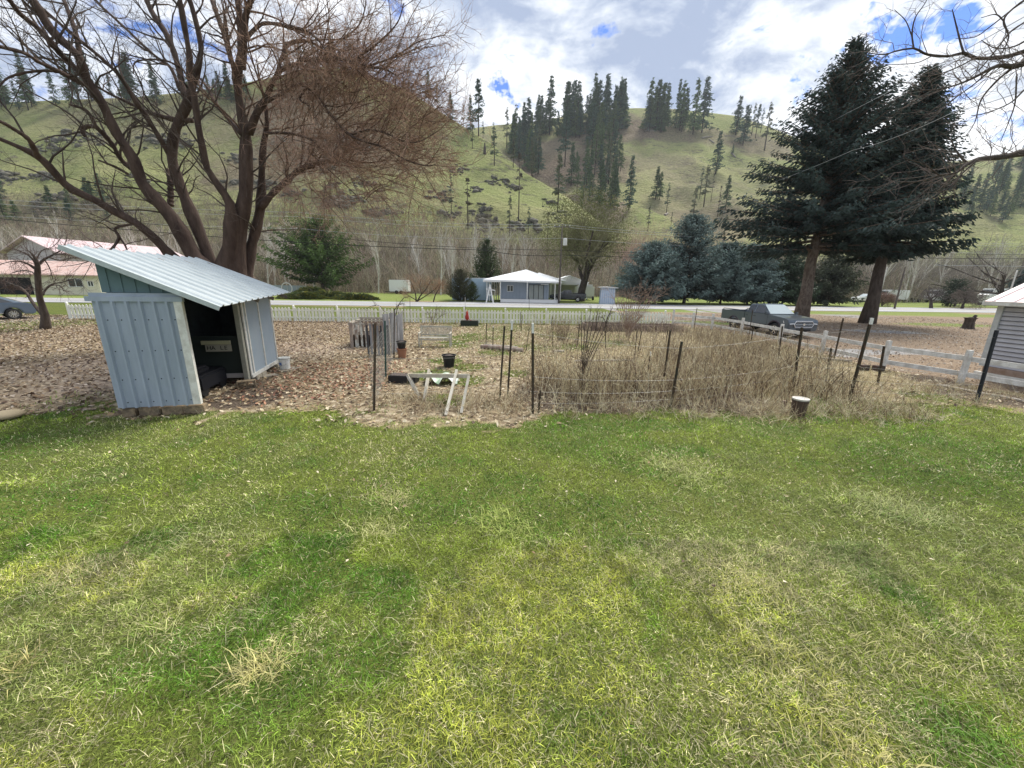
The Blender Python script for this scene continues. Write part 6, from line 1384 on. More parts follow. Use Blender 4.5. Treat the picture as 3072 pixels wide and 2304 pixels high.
# old timber frame leaning near the front of the garden
def frame():
    o = thing('timber_frame', 'rickety pale timber frame on splayed legs at the near left of the garden', 'frame', (-1.7, 8.4, 0)); m = mat('bleached timber', (.56, .53, .46), .85, (.42, .38, .30), 5, .6)
    def pt(x, y, Y, z=None): return A(*c2(x, y), Y)
    a = pt(1430, 1135, 9.2); b = pt(1985, 1140, 8.3)
    MB().beam(a, b, .05, .09).build('crossbar', m, o, world=True)
    for (x0, y0, Ya, x1, y1) in ((1430, 1135, 9.15, 1540, 1350), (1620, 1090, 9.3, 1575, 1370), (1870, 1090, 8.5, 1770, 1500), (1978, 1145, 8.25, 1910, 1480)):
        g = G(*c2(x1, y1)); MB().beam(g, A(*c2(x0, y0), Ya), .055, .09, up=(0, 1, 0)).build('leg', m, o, world=True)
    g1 = G(*c2(1770, 1500)); 
frame()
o = thing('planter_box', 'low black planter box with green weeds left of the timber frame', 'planter', (-2.95, 10.2, 0), -.1); MB().box((0, 0, .1), (.75, .35, .2)).build('box', M_BPL, o, bevel=.01); MB().box((0, 0, .19), (.66, .27, .03)).build('soil', bpy.data.materials['potting soil'], o)
o = thing('folded_tarp', 'crumpled green and white plastic sheet behind the timber frame', 'tarp', (-1.9, 10.2, 0)); g_ = MB(); K = 9
vs = [(-.45 + .9 * i / K, -.3 + .6 * j / K, .12 + .12 * math.sin(i * 1.3 + j) * math.cos(j * .9) + .05 * rnd.random()) for j in range(K + 1) for i in range(K + 1)]; g_.add(vs, [(j * (K + 1) + i, j * (K + 1) + i + 1, (j + 1) * (K + 1) + i + 1, (j + 1) * (K + 1) + i) for j in range(K) for i in range(K)]).build('sheet', mat('green-white plastic', (.3, .42, .28), .5, (.6, .65, .58), 4, .7), o, smooth=True, fix=False)
# planter with red bird near the fence
o = thing('planter_box', 'dark box planter in front of the picket fence carrying a red bird ornament', 'planter', (-2.75, 24.6, 0)); MB().box((0, 0, .17), (1.1, .45, .34)).build('box', mat('black-green box', (.03, .04, .03), .8), o, bevel=.02); MB().box((0, 0, .33), (1.0, .36, .05)).build('soil', bpy.data.materials['potting soil'], o)
o = thing('bird_ornament', 'small red bird ornament sitting on the dark planter', 'ornament', (-2.9, 24.55, .35)); rm_ = mat('red paint', (.4, .04, .03), .5)
MB().lathe([(.02, .0), (.10, .08), (.12, .2), (.09, .34), (.07, .4), (.08, .46), (.05, .54), (.01, .62)], n=12).build('body', rm_, o, smooth=True); MB().beam((.1, 0, .1), (.28, 0, -.02), .06, .03).build('tail', rm_, o); MB().lathe([(.025, 0), (.002, .07)], (0, -.06, .45), 6).build('beak', mat('orange beak', (.5, .2, .03), .5), o)
# log and board edging of the beds, brush piles
def log(label, p, q, r, m=None, name='log', cat='log'):
    p, q = Vector(p), Vector(q); c = (p + q) / 2; k = 7; pts = [p.lerp(q, t / (k - 1)) - c + Vector((U(-.02, .02), U(-.02, .02), r * .85 + U(-.01, .01))) for t in range(k)]; mb = MB(); mb.tube(pts, [r * U(.85, 1.1) for _ in range(k)], 9); o = mb.build(name, m or M_BWOOD, smooth=False); o.location = c; return tag(o, label, cat)
gp = lambda f, x, y: (lambda g: Vector((g.x, g.y, 0)))(G(*f(x, y)))
log('half-rotten log edging the round bed in front of the four short stakes', gp(c3, 130, 890), gp(c3, 510, 925), .09)
log('second thinner log at the back of the round bed', gp(c3, 160, 870), gp(c3, 460, 895), .06, M_PWOOD)
log('long thin pole lying across the middle of the garden', gp(c3, 980, 1010), gp(c3, 1500, 1005), .035, M_PWOOD, 'pole', 'pole')
log('short pinkish board end lying left of the arching canes', gp(c3, 790, 925), gp(c3, 885, 925), .05, M_PWOOD)
def bed(label, x0, x1, y, d, h):
    o = thing('raised_bed', label, 'raised bed', ((x0 + x1) / 2, y, 0), U(-.03, .03)); w = x1 - x0; M2 = mat('grey-brown bed boards', (.17, .13, .11), .9, (.28, .22, .18), 3, .7) if 'grey-brown bed boards' not in bpy.data.materials else bpy.data.materials['grey-brown bed boards']
    for s in (-1, 1): MB().box((0, s * d / 2, h / 2), (w, .06, h)).build('long_board', M2, o); MB().box((s * (w / 2 - .03), 0, h / 2 - .01), (.06, d - .06, h)).build('short_board', M2, o)
    MB().box((0, 0, h * .4), (w - .12, d - .06, h * .6)).build('soil', bpy.data.materials['potting soil'], o)
bed('raised wooden bed with dead stalks in front of the picket fence', 4.3, 6.8, 23.6, 1.3, .42); bed('longer raised wooden bed at the right below the big bare shrub', 7.1, 10.0, 23.9, 1.3, .36)
o = thing('brick_pile', 'two dark bricks lying at the foot of the tied stake', 'bricks', (12.3, 12.9, 0)); 
for x, y, z in ((-.35, 0, .09), (.12, -.05, .08)): MB().box((x, y, z), (.3, .2, .18), rz=U(-.2, .2)).build('brick', mat('dark brick', (.10, .055, .045), .9, (.06, .06, .05), 9) if 'dark brick' not in bpy.data.materials else bpy.data.materials['dark brick'], o, bevel=.012)
log('thin pale board lying at the lawn edge before the siding outbuilding', gp(c5, 930, 1230), gp(c5, 1900, 1415), .04, M_PWOOD, 'board', 'board')
g = Vector((33.4, 28.6, 0)); o = thing('tree_stump', 'dark jagged stump standing in the green patch of the yard', 'stump', g); MB().lathe([(.42, -.05), (.33, .12), (.27, .5), (.3, .72), (.38, .8), (.25, .74), (.1, .85)], n=11).build('trunk', M_BARK_DARK, o); MB().tube([(.1, 0, .55), (.32, 0, .98)], [.14, .09], 8).build('stub', M_BARK_DARK, o)
st = MB().lathe([(.05, 0), (.22, .03), (.26, .08), (.18, .13), (.02, .15)], n=14).build('field_stone', mat('tan stone', (.42, .34, .22), .9), smooth=True); st.location = (-9.6, 6.9, 0); tag(st, 'smooth tan stone half hidden at the left edge of the lawn', 'stone')
for (cx, cy, cz, w, d, h, rz, lb) in ((14.3, 14.4, .12, 1.7, .12, .06, 1.4, 'thin pale board on edge in the grass behind the pickup stake'),):
    b_ = MB().box((0, 0, 0), (w, d, h)).build('board', M_PWOOD); b_.location = (12.0, 14.7, .06); b_.rotation_euler = (0, 0, -.5); tag(b_, lb, 'board')

# ------------------------------------------------------------------ smaller bare trees and shrubs
def traced_tree(name, label, cat, bx, by, limbs, conv, m, tw_tint, seed, dens=3., K=18, depth=.6, group=None, tl=(.25, .8), sub=4):
    g = G(bx, by); g.z = 0; o = thing(name, label, cat, g, 0, group); paths = []
    r = np.random.default_rng(seed)
    for pts in limbs:
        dd = r.uniform(-depth, depth); q = []
        for i, (x, y, w) in enumerate(pts):
            X, Yp = conv(x, y); v = A(X, Yp, g.y + dd * i / (len(pts) - 1)); zc = g.y * math.cos(PITCH); sc = {True: 1}[True]
            q.append((v.x, v.y, v.z, w / 2 / conv.s * zc / F))
        paths.append(smooth_path(q, K))
    mb = MB()
    for q in paths: mb.tube([tuple(v[:3]) for v in q], list(q[:, 3]), 8)
    mb.build('trunk', m, o, smooth=True, world=True, fix=False); l1 = []; l2 = []
    def mk(p, d, L, r0, K_, wig):
        pts = [p]; d = d / np.linalg.norm(d)
        for _ in range(K_ - 1): d = d + r.normal(0, wig, 3) + np.array([0, 0, .03]); d /= np.linalg.norm(d); pts.append(pts[-1] + d * L / (K_ - 1))
        return np.array(pts), np.linspace(r0, r0 * .35, K_)
    for q in paths:
        L = np.linalg.norm(np.diff(q[:, :3], axis=0), axis=1).sum()
        for _ in range(int(L * dens) + 2):
            i = r.integers(len(q) // 3, len(q)); d = q[i, :3] - q[i - 1, :3]; d /= np.linalg.norm(d) + 1e-9; s = np.cross(d, r.normal(0, 1, 3)); s /= np.linalg.norm(s); l1.append(mk(q[i, :3], d * .6 + s * .8, r.uniform(*tl), min(.01, q[i, 3] * .5) + .002, 6, .2))
    for P, R in l1:
        for _ in range(sub): i = r.integers(1, 5); d = P[i + 1] - P[i]; d /= np.linalg.norm(d); s = np.cross(d, r.normal(0, 1, 3)); s /= np.linalg.norm(s); l2.append(mk(P[i], d * .7 + s * .7, r.uniform(.15, .5) * tl[1], .005, 4, .2))
    V, Fq = merge_q([batch_tubes(np.array([a for a, b in l]), np.array([b for a, b in l]), 3) for l in (l1, l2)])
    link(raw_mesh('twigs', V, Fq, cols=np.tile(tw_tint, (len(V), 1))), 'twigs', M_TWIG, o, world_coords=True); return o
c6 = lambda x, y: (x / 4.74, 650 + y / 4.74); c6.s = 4.74
traced_tree('fruit_tree', 'small bare fruit tree with a curved side limb at the left of the yard', 'tree', 138, 988, [
    [(650, 1620, 130), (640, 1400, 90), (570, 1180, 70), (545, 980, 66), (535, 780, 64), (530, 660, 50), (480, 560, 26), (400, 480, 12)], [(640, 1430, 60), (540, 1320, 44), (450, 1200, 40), (380, 1090, 36), (290, 1010, 34), (180, 980, 40), (90, 1000, 22), (-60, 1050, 12)],
    [(600, 1110, 40), (640, 1050, 26), (740, 960, 20), (900, 930, 14), (1100, 870, 8)], [(535, 760, 40), (430, 690, 28), (300, 640, 20), (150, 640, 12), (-80, 700, 6)], [(540, 680, 34), (640, 600, 28), (760, 540, 20), (900, 440, 12), (960, 250, 6)],
    [(700, 580, 20), (850, 620, 16), (1000, 590, 12), (1180, 560, 10), (1260, 480, 5)], [(535, 700, 30), (420, 560, 20), (260, 480, 14), (100, 420, 8)], [(530, 860, 24), (440, 780, 16), (300, 770, 12), (180, 800, 8)], [(640, 1050, 14), (730, 980, 16), (850, 980, 12), (910, 1060, 8)], [(180, 970, 30), (100, 930, 20), (-20, 900, 10)], [(760, 540, 18), (900, 540, 12), (1050, 560, 8)],
    [(520, 600, 16), (600, 480, 12), (760, 420, 8), (900, 260, 5)], [(620, 590, 16), (700, 720, 12), (740, 840, 8), (760, 930, 5)]], c6, M_BARK_DARK, (.10, .07, .06), 91, dens=7, depth=1.2, tl=(.3, 1.0), sub=5)
c7 = lambda x, y: (1200 + x / 3.687, 750 + y / 3.687); c7.s = 3.687
traced_tree('bare_shrub', 'orange-brown bare shrub with two leaning stems at the far edge of the road', 'shrub', 1258, 905, [[(190, 572, 20), (230, 500, 14), (290, 430, 10), (340, 340, 6)], [(180, 570, 18), (170, 480, 12), (140, 400, 8), (110, 340, 5)], [(200, 560, 14), (280, 510, 10), (380, 440, 8), (430, 380, 5)], [(370, 572, 16), (390, 500, 12), (430, 430, 8), (450, 370, 5)], [(240, 500, 10), (220, 400, 7), (230, 320, 5)], [(190, 560, 12), (90, 500, 8), (40, 460, 5)]], c7, M_BARK_DARK, (.30, .19, .11), 92, dens=14, depth=1.4, tl=(.6, 1.6), sub=9)
c36 = lambda x, y: (1750 + x / 6.32, 850 + y / 6.32); c36.s = 6.32
SH = [[(840 + U(-30, 30), 1020, 16), (850 + dx * .25, 800, 14), (860 + dx * .6, 560, 11), (880 + dx, 300, 8), (890 + dx * 1.35 + U(-60, 60), U(60, 240), 4)] for dx in (-300, -230, -170, -110, -60, -20, 30, 80, 130, 190, 250, 310, 370, 430, 480)]
traced_tree('bare_shrub', 'big upright many-stemmed bare shrub with reddish canes in front of the road', 'shrub', 1880, 1022, SH, c36, mat('reddish cane', (.24, .16, .12), .8, (.34, .27, .22), 2, .6), (.30, .22, .17), 93, dens=5, depth=1.0, tl=(.2, .7), sub=3)
c3.s = 3.0157
traced_tree('bare_shrub', 'tall arching dark canes rising from the middle of the bramble bed', 'shrub', 1745, 1190, [[(1040 + U(-20, 20), 1310, 9), (1050, 1150, 8), (1060 + dx * .3, 950, 7), (1080 + dx * .7, 750, 6), (1100 + dx, 560, 3)] for dx in (-60, -20, 20, 60, 110, 160, 210)] + [[(1060, 1250, 7), (1130, 1000, 6), (1240, 780, 5), (1340, 660, 2)]], c3, M_BARK_DARK, (.13, .10, .08), 94, dens=2, depth=.5, tl=(.1, .4), sub=2)
traced_tree('bare_shrub', 'two thick dark bare stems in front of the raised bed', 'shrub', 1815, 1000, [[(1250, 760, 12), (1265, 640, 10), (1300, 560, 8), (1320, 520, 4)], [(1170, 720, 10), (1175, 620, 8), (1190, 540, 5)], [(1270, 700, 8), (1240, 620, 6), (1190, 600, 3)]], c3, M_BARK_DARK, (.13, .10, .08), 95, dens=5, depth=.4, tl=(.1, .5), sub=2)
traced_tree('bare_shrub', 'upright dry raspberry clump in the back of the garden', 'shrub', 1680, 1020, [[(860 + dx * .6, 815, 5), (862 + dx * .9, 740, 4), (870 + dx * 1.3, 640, 2.5)] for dx in range(-60, 61, 9)], c3, mat('dry cane', (.22, .17, .11), .9), (.24, .18, .12), 96, dens=6, depth=.3, tl=(.1, .4), sub=2)
c2.s = 3.0157
traced_tree('bare_shrub', 'low tangle of bare vine on the grey panel by the netting', 'shrub', 1195, 1010, [[(1310, 720, 9), (1315, 600, 8), (1350, 490, 7), (1395, 430, 5)], [(1300, 560, 7), (1340, 500, 6), (1400, 480, 3)], [(1220, 560, 5), (1160, 500, 4), (1090, 510, 3), (1040, 540, 2)]], c2, M_BARK_DARK, (.12, .09, .07), 97, dens=4, depth=.4, tl=(.1, .5), sub=3)
traced_tree('bare_shrub', 'small bare bush behind the garden bench', 'shrub', 1300, 975, [[(1650, 700, 6), (1640, 620, 5), (1600, 560, 3)], [(1660, 700, 6), (1700, 620, 4), (1760, 580, 3)], [(1650, 700, 5), (1670, 600, 4), (1690, 520, 2)]], c2, M_BARK_DARK, (.15, .11, .08), 98, dens=9, depth=.5, tl=(.2, .7), sub=4)
# orchard trees on the far side at the right, and the arching bare tree behind them
bare_tree('orchard_tree', 'small black-stemmed orchard tree forking low in front of the white camper', far_pt(2800, 62), 101, 5.2, r0=.26, spread=.8, levels=4, kids=(6, 5, 5, 4), ltop=.3, trunk_f=.6, up=.3, lens=(1.2, .7, .6, .5), twig_tint=(.12, .1, .1), minr=.012)
bare_tree('orchard_tree', 'broad dense-twigged orchard tree with a low forked trunk', far_pt(2893, 62), 102, 6.2, r0=.22, spread=.9, levels=4, kids=(8, 6, 6, 5), ltop=.22, trunk_f=.7, up=.2, lens=(1.7, .7, .6, .5), twig_tint=(.17, .14, .12), minr=.014)
bare_tree('orchard_tree', 'grey round-headed bare tree right behind the forked orchard trees', far_pt(2870, 74), 103, 8, r0=.2, spread=.75, levels=4, kids=(7, 6, 6, 5), ltop=.35, trunk_f=.4, up=.4, lens=(1.1, .65, .6, .5), twig_tint=(.2, .175, .155), minr=.015)
bare_tree('bare_tree', 'tall grey bare tree with arching limbs behind the outbuilding roof', far_pt(3010, 70), 104, 15, r0=.35, spread=.9, levels=4, kids=(8, 6, 5, 4), ltop=.4, trunk_f=.3, up=.2, lens=(1.5, .6, .5, .5), lean=(-.5, 0), twig_tint=(.22, .195, .17), minr=.014)
bare_tree('bare_shrub', 'reddish bare bush at the foot of the grey pole at the far right', far_pt(2650, 66), 105, 3.2, r0=.1, spread=.8, levels=3, kids=(7, 6, 5), ltop=.4, stems=7, trunk_f=.2, lens=(1, .7, .6), twig_tint=(.26, .17, .13), minr=.014, cat='shrub')
for i, (px, Y, h) in enumerate(((690, 88, 6), (1060, 100, 9), (1130, 96, 10), (330, 84, 8))): bare_tree('bare_tree', ('brown bare bush beside the cottage', 'reddish bare tree right of the green conifer', 'grey bare tree between the green conifer and the white trailer', 'brown bare tree above the barn roof')[i], far_pt(px, Y), 110 + i, h, r0=.12, spread=.6, levels=4, kids=(7, 5, 5, 4), ltop=.5, trunk_f=.2, lens=(.7, .6, .6, .5), twig_tint=((.24, .19, .13), (.26, .17, .14), (.25, .22, .18), (.2, .16, .12))[i], minr=.014)
# ------------------------------------------------------------------ ground cover: blades, leaves, straw, canes
def lawn_mask(X, Y): return Y < lawn_y(X) + (fbm(X * .8 + 20, Y * .8 + 30, 11) - .5) * .9 + (fbm(X * 3 + 5, Y * 3 + 5, 12) - .5) * 1.3 + rng.normal(0, .16, X.shape)
def gz(X, Y): return 0.05 * (fbm(X * .6 + 50, Y * .6 + 50, 3) - .5) * (Y < 12) + 0.03 * (fbm(X * 2 + 9, Y * 2 + 90, 8) - .5) * (Y < 30)
def blades(name, label, X, Y, L, W, T, lean, cat, curl=.3, mtl=None, seed=0, z0=-.01):
    r = np.random.default_rng(seed); n = len(X); az = r.random(n) * 6.28; la = np.clip(np.abs(r.normal(lean, .35, n)), 0, 1.5)
    D = np.stack([np.cos(az) * np.sin(la), np.sin(az) * np.sin(la), np.cos(la)], 1); sa = r.random(n) * 6.28; S = np.stack([np.cos(sa), np.sin(sa), np.zeros(n)], 1) * (W / 2)[:, None]
    P = np.stack([X, Y, gz(X, Y) + z0], 1); M = P + D * (L * .55)[:, None]; D2 = D + np.stack([np.cos(az) * curl, np.sin(az) * curl, -np.full(n, curl)], 1) * r.random((n, 1)) * 2; D2 /= np.linalg.norm(D2, axis=1, keepdims=True)
    E = M + D2 * (L * .45)[:, None]; V = np.stack([P - S, P + S, M + S * .75, M - S * .75, E - S * .12, E + S * .12], 1).reshape(-1, 3); i = np.arange(n)[:, None] * 6
    Fq = np.concatenate([i + [0, 1, 2, 3], i + [3, 2, 5, 4]]); sh = np.ones((n, 6, 1)); 
    return tag(link(raw_mesh(name, V, Fq, cols=(T[:, None, :] * sh).reshape(-1, 3)), name, mtl or M_GRASS), label, cat, kind='stuff')
M_GRASS = mat('grass blades', (1, 1, 1), .55, attr='tint', trans=.35, spec=.25)
def fan(n, y0, y1, p=1.0):
    """points spread over the ground seen by the camera"""
    Y = y0 + (y1 - y0) * rng.random(n * 2) ** p; X = rng.uniform(-1, 1, n * 2) * (1.5 * (Y + .9) + 1.6); k = rng.random(n * 2) < (Y + .9) / (y1 + .9); return X[k][:n], Y[k][:n]
def grass_tint(X, Y):
    n = len(X); big = fbm(X * .55 + 7, Y * .55 + 3, 51); mid = fbm(X * 1.7 + 2, Y * 1.7 + 9, 52); fine = fbm(X * 6, Y * 6 + 40, 53)
    c = np.empty((n, 3)); olive = np.array([.28, .36, .055]); deep = np.array([.11, .25, .025]); pale = np.array([.42, .47, .18]); moss = np.array([.52, .56, .10]); straw = np.array([.66, .60, .36]); brown = np.array([.2, .15, .09])
    c[:] = olive * (.75 + .6 * fine[:, None])
    f = np.clip((mid - .53) * 7, 0, 1)[:, None]; c = c * (1 - f) + deep * f
    f = np.clip((big - .5) * 4, 0, 1)[:, None] * .6; c = c * (1 - f) + pale * .8 * f
    def spot(px, py, r): g = G(px, py); return np.clip(1.5 - np.hypot(X - g.x, Y - g.y) / r, 0, 1)
    ms = np.zeros(n)
    for px, py, r in ((1500, 2150, .75), (1250, 2250, .5), (1700, 2050, .5), (1500, 1900, .7), (1750, 2000, .35), (1150, 2300, .4), (620, 1850, .3), (900, 1900, .2), (1830, 2010, .2), (330, 1750, .25), (2250, 2000, .5), (2500, 2200, .5), (1700, 1750, .6), (60, 2290, .3), (2250, 1800, .4), (100, 1720, .3)): ms = np.maximum(ms, spot(px, py, r))
    f = np.clip(ms * 1.6 * np.clip(fine * 3 - .8, 0, 1), 0, 1)[:, None] * (rng.random((n, 1)) < .88); c = c * (1 - f) + moss * f
    dp = np.zeros(n)
    for px, py, r in ((760, 1900, .4), (640, 1960, .35), (1850, 1570, .45), (1620, 1560, .4), (480, 1960, .3), (3000, 1380, 1.2), (2750, 1400, .9), (1700, 1300, .9), (60, 1340, .8), (850, 2000, .4), (1190, 1800, .2), (1120, 1980, .25), (2880, 2260, .3), (2300, 1280, .7), (1850, 1350, .6), (1330, 1500, .5)): dp = np.maximum(dp, spot(px, py, r))
    f = np.clip(dp * 1.3, 0, 1)[:, None] * .85; c = c * (1 - f) + deep * f
    sw = rng.random(n); br = np.zeros(n)
    for px, py, r in ((2400, 1750, .6), (2550, 2050, .6), (2900, 1950, .5), (2100, 1700, .5), (1150, 1450, .4), (1180, 1350, .7), (2150, 2200, .5), (250, 1720, .25), (750, 2010, .15), (2050, 1390, .5)): br = np.maximum(br, spot(px, py, r))
    p = .10 + .35 * br + .1 * (big > .55) + .28 * (ms > .3) * .5; s = sw < p; c[s] = straw * rng.uniform(.6, 1.25, (s.sum(), 1)); b2 = (sw > .965); c[b2] = brown
    return c * (.3 + 1.4 * fbm(X * 12, Y * 12, 55)[:, None]) * (.62 + .76 * fbm(X * 3.5, Y * 3.5, 58)[:, None]) * rng.uniform(.35, 1.6, (n, 1))
def make_grass():
    X, Y = fan(430000, .7, 3.6, .8); k = lawn_mask(X, Y); X, Y = X[k], Y[k]; n = len(X); T = grass_tint(X, Y); L = rng.uniform(.025, .085, n) * (.6 + .9 * fbm(X * 2, Y * 2, 60)); blades('lawn_grass', 'short mossy lawn grass nearest the viewer', X, Y, L, rng.uniform(.003, .0065, n), T, 1.0, 'grass', seed=1)
    X, Y = fan(500000, 3.4, 9.8, .9); k = lawn_mask(X, Y); X, Y = X[k], Y[k]; n = len(X); T = grass_tint(X, Y); L = rng.uniform(.03, .075, n) * (.7 + .8 * fbm(X * 2, Y * 2, 60)); blades('lawn_grass', 'lawn grass between the viewer and the garden', X, Y, L, rng.uniform(.006, .012, n), T, 1.0, 'grass', seed=2)
    # long pale stalks lying about
    X, Y = fan(5200, 1.2, 9.0, 1.0); k = lawn_mask(X, Y); X, Y = X[k], Y[k]; n = len(X); T = np.array([.58, .56, .36]) * rng.uniform(.55, 1.15, (n, 1)); T[rng.random(n) < .35] *= (.7, 1.0, .5); blades('dry_stalks', 'pale dry stalks lying over the lawn', X, Y, rng.uniform(.08, .26, n), rng.uniform(.003, .0055, n), T, 1.15, 'grass', curl=.5, seed=3, z0=.01)
    # tufts
    sp = [(1480, 1560, .22, (.42, .46, .22), 900), (1560, 1600, .2, (.38, .42, .2), 700), (1120, 1600, .25, (.5, .48, .36), 900), (1180, 1500, .2, (.5, .46, .36), 600), (760, 2020, .13, (.58, .52, .38), 520), (800, 1985, .12, (.5, .44, .3), 320), (660, 1760, .2, (.34, .4, .16), 300), (2020, 1400, .35, (.5, .5, .34), 1000), (2080, 1440, .3, (.45, .47, .3), 700), (2700, 1530, .4, (.45, .45, .33), 1100), (2780, 1560, .35, (.42, .44, .3), 900), (2600, 1500, .3, (.45, .47, .33), 500), (350, 1600, .3, (.42, .44, .26), 500), (590, 1610, .25, (.5, .5, .4), 400), (2250, 1760, .25, (.5, .46, .34), 500), (2900, 2200, .2, (.14, .26, .06), 500), (180, 1730, .2, (.5, .45, .3), 350), (450, 1900, .2, (.5, .48, .34), 200), (2560, 2250, .25, (.5, .44, .3), 500), (2350, 2000, .3, (.46, .42, .26), 600), (2700, 1950, .3, (.46, .42, .3), 600), (60, 2000, .12, (.5, .42, .3), 250)]
    Xs, Ys, Ts, Ls = [], [], [], []
    for px, py, r, c, k in sp:
        g = G(px, py); k = int(k * .45); Xs.append(g.x + rng.normal(0, r * .8, k)); Ys.append(g.y + rng.normal(0, r * .5, k)); Ts.append(np.array(c) * (1.25, 1.3, .8) * rng.uniform(.5, 1.3, (k, 1))); Ls.append(rng.uniform(.07, .22, k))
    X, Y, T, L = map(np.concatenate, (Xs, Ys, Ts, Ls)); blades('grass_tufts', 'coarse pale and green tufts in the lawn', X, Y, L, rng.uniform(.004, .008, len(X)), T, 1.05, 'grass', curl=.6, seed=4)
    # rough edges and green patches inside the yard
    X, Y = fan(150000, 6.5, 26, .8); m_ = np.zeros(len(X))
    for (px, py, r) in ((1340, 1080, 1.0), (1390, 1140, .9), (1330, 1200, .7), (1560, 985, 2.2), (1680, 1005, 2.0), (1500, 990, 2.2), (1400, 975, 2.4), (1450, 1010, 2.4), (1600, 1045, 2.0), (1380, 1030, 2.0), (1300, 1125, 1.2), (1820, 1030, 1.6), (60, 975, 3.4), (250, 968, 2.6), (1480, 1060, 1.0), (1720, 1040, 1.2), (1560, 1120, .7), (220, 1205, 1.0), (180, 1240, 1.2), (1120, 1235, .7), (2440, 1215, .6), (2000, 1240, .6), (1330, 1010, 1.2), (1850, 1010, 1.0), (2780, 1180, .8), (2850, 1200, .8), (1900, 1090, .7)):
        g = G(px, py); m_ = np.maximum(m_, np.clip(1.2 - np.hypot(X - g.x, Y - g.y) / r, 0, 1))
    k = rng.random(len(X)) < m_; X, Y = X[k], Y[k]; n = len(X); T = np.array([.2, .3, .06]) * rng.uniform(.5, 1.5, (n, 1)); blades('weed_grass', 'green weeds and grass patches in the garden', X, Y, rng.uniform(.06, .15, n), rng.uniform(.010, .018, n), T, .7, 'grass', seed=5)
make_grass()
def scatter_leaves(name, label, X, Y, S, pal, seed, z=0.01, T=None):
    r = np.random.default_rng(seed); n = len(X); az = r.random(n) * 6.28; t1 = r.normal(0, .35, n); t2 = r.normal(0, .35, n)
    u = np.stack([np.cos(az), np.sin(az), t1], 1) * S[:, None]; v = np.stack([-np.sin(az), np.cos(az), t2], 1) * (S * r.uniform(.4, .8, n))[:, None]; C = np.stack([X, Y, gz(X, Y) + z + r.random(n) * .03], 1); up = np.array([0, 0, 1.]) * (S * .3)[:, None]
    V = np.stack([C - u, C - v * .9 + up * .6, C + u, C + v * .9 + up * .6], 1).reshape(-1, 3); i = np.arange(n)[:, None] * 4; Fq = np.concatenate([i + [0, 1, 2], i + [0, 2, 3]]); T = T if T is not None else np.array(pal)[r.integers(0, len(pal), n)] * r.uniform(.65, 1.3, (n, 1))
    return tag(link(raw_mesh(name, V, Fq, cols=np.repeat(T, 4, 0)), name, M_LEAF), label, 'leaves', kind='stuff')
PT = [(.54, .45, .30), (.40, .31, .19), (.66, .58, .43), (.22, .14, .09), (.60, .51, .36), (.10, .07, .05), (.34, .24, .14)]
X, Y = fan(150000, 6.4, 27, .85); k = (Y > lawn_y(X) + (fbm(X * .8 + 20, Y * .8 + 30, 11) - .5) * .9 + (fbm(X * 3 + 5, Y * 3 + 5, 12) - .5) * 1.3 - .25 + rng.normal(0, .15, len(X))) & (X < 1.2 + (Y - 8) * .1) & (X > -34) & ((X < -3.2) | (rng.random(len(X)) < .5)); X, Y = X[k], Y[k]; g1_ = G(880, 1140)
kw = X < -8.2; scatter_leaves('fallen_leaves', 'pale fallen leaves between the metal shed and the garden', X[~kw], Y[~kw], rng.uniform(.03, .06, (~kw).sum()), PT, 1); scatter_leaves('fallen_leaves', 'darker brown fallen leaves on the left of the metal shed', X[kw], Y[kw], rng.uniform(.03, .065, kw.sum()), [(.36, .27, .17), (.26, .18, .11), (.46, .37, .26), (.14, .09, .06), (.5, .42, .34), (.09, .06, .045)], 21)
k = rng.random(len(X)) < np.clip(1.6 - np.hypot((X + 5.3), (Y - 10.6)) / 1.9, 0, 1); scatter_leaves('russet_leaves', 'russet leaf drift right of the metal shed', X[k] + rng.normal(0, .05, k.sum()), Y[k], rng.uniform(.03, .055, k.sum()), [(.34, .16, .10), (.42, .22, .14), (.22, .10, .07), (.5, .32, .22)], 2, z=.02)
X, Y = fan(42000, 7.2, 25, .85); k = (X > .2) & (X < 13.2) & (Y > lawn_y(X)); scatter_leaves('garden_leaves', 'pale leaves lying between the garden rows', X[k], Y[k], rng.uniform(.03, .055, k.sum()), PT, 3)
X, Y = fan(70000, 1.0, 4.6, .8); k = lawn_mask(X, Y); X, Y = X[k], Y[k]; TM = grass_tint(X, Y) * .85; scatter_leaves('lawn_moss', 'small mossy leaves matted between the grass blades', X, Y, rng.uniform(.003, .007, len(X)), None, 6, z=0, T=TM)
X, Y = fan(900, 2.5, 9, .7); k = lawn_mask(X, Y); scatter_leaves('lawn_leaves', 'single brown leaves dropped on the lawn', X[k], Y[k], rng.uniform(.012, .028, k.sum()), PT, 4, z=.03)
X = rng.uniform(12.8, 42, 60000); Y = rng.uniform(8, 40, 60000); k = (X > np.interp(Y, [8, 11, 13, 16, 22, 25, 27], [14.2, 13.2, 12.8, 12.8, 13.1, 12.8, 12])) & (rng.random(60000) < .25 + fbm(X * .25, Y * .25, 71)) & (Y < lin(RN0, RN1, X) - 3); scatter_leaves('yard_litter', 'needles, chips and dead leaves over the brown gravel yard', X[k], Y[k], rng.uniform(.02, .055, k.sum()), [(.3, .22, .16), (.36, .29, .22), (.2, .145, .11), (.34, .31, .28), (.42, .37, .31)], 9)
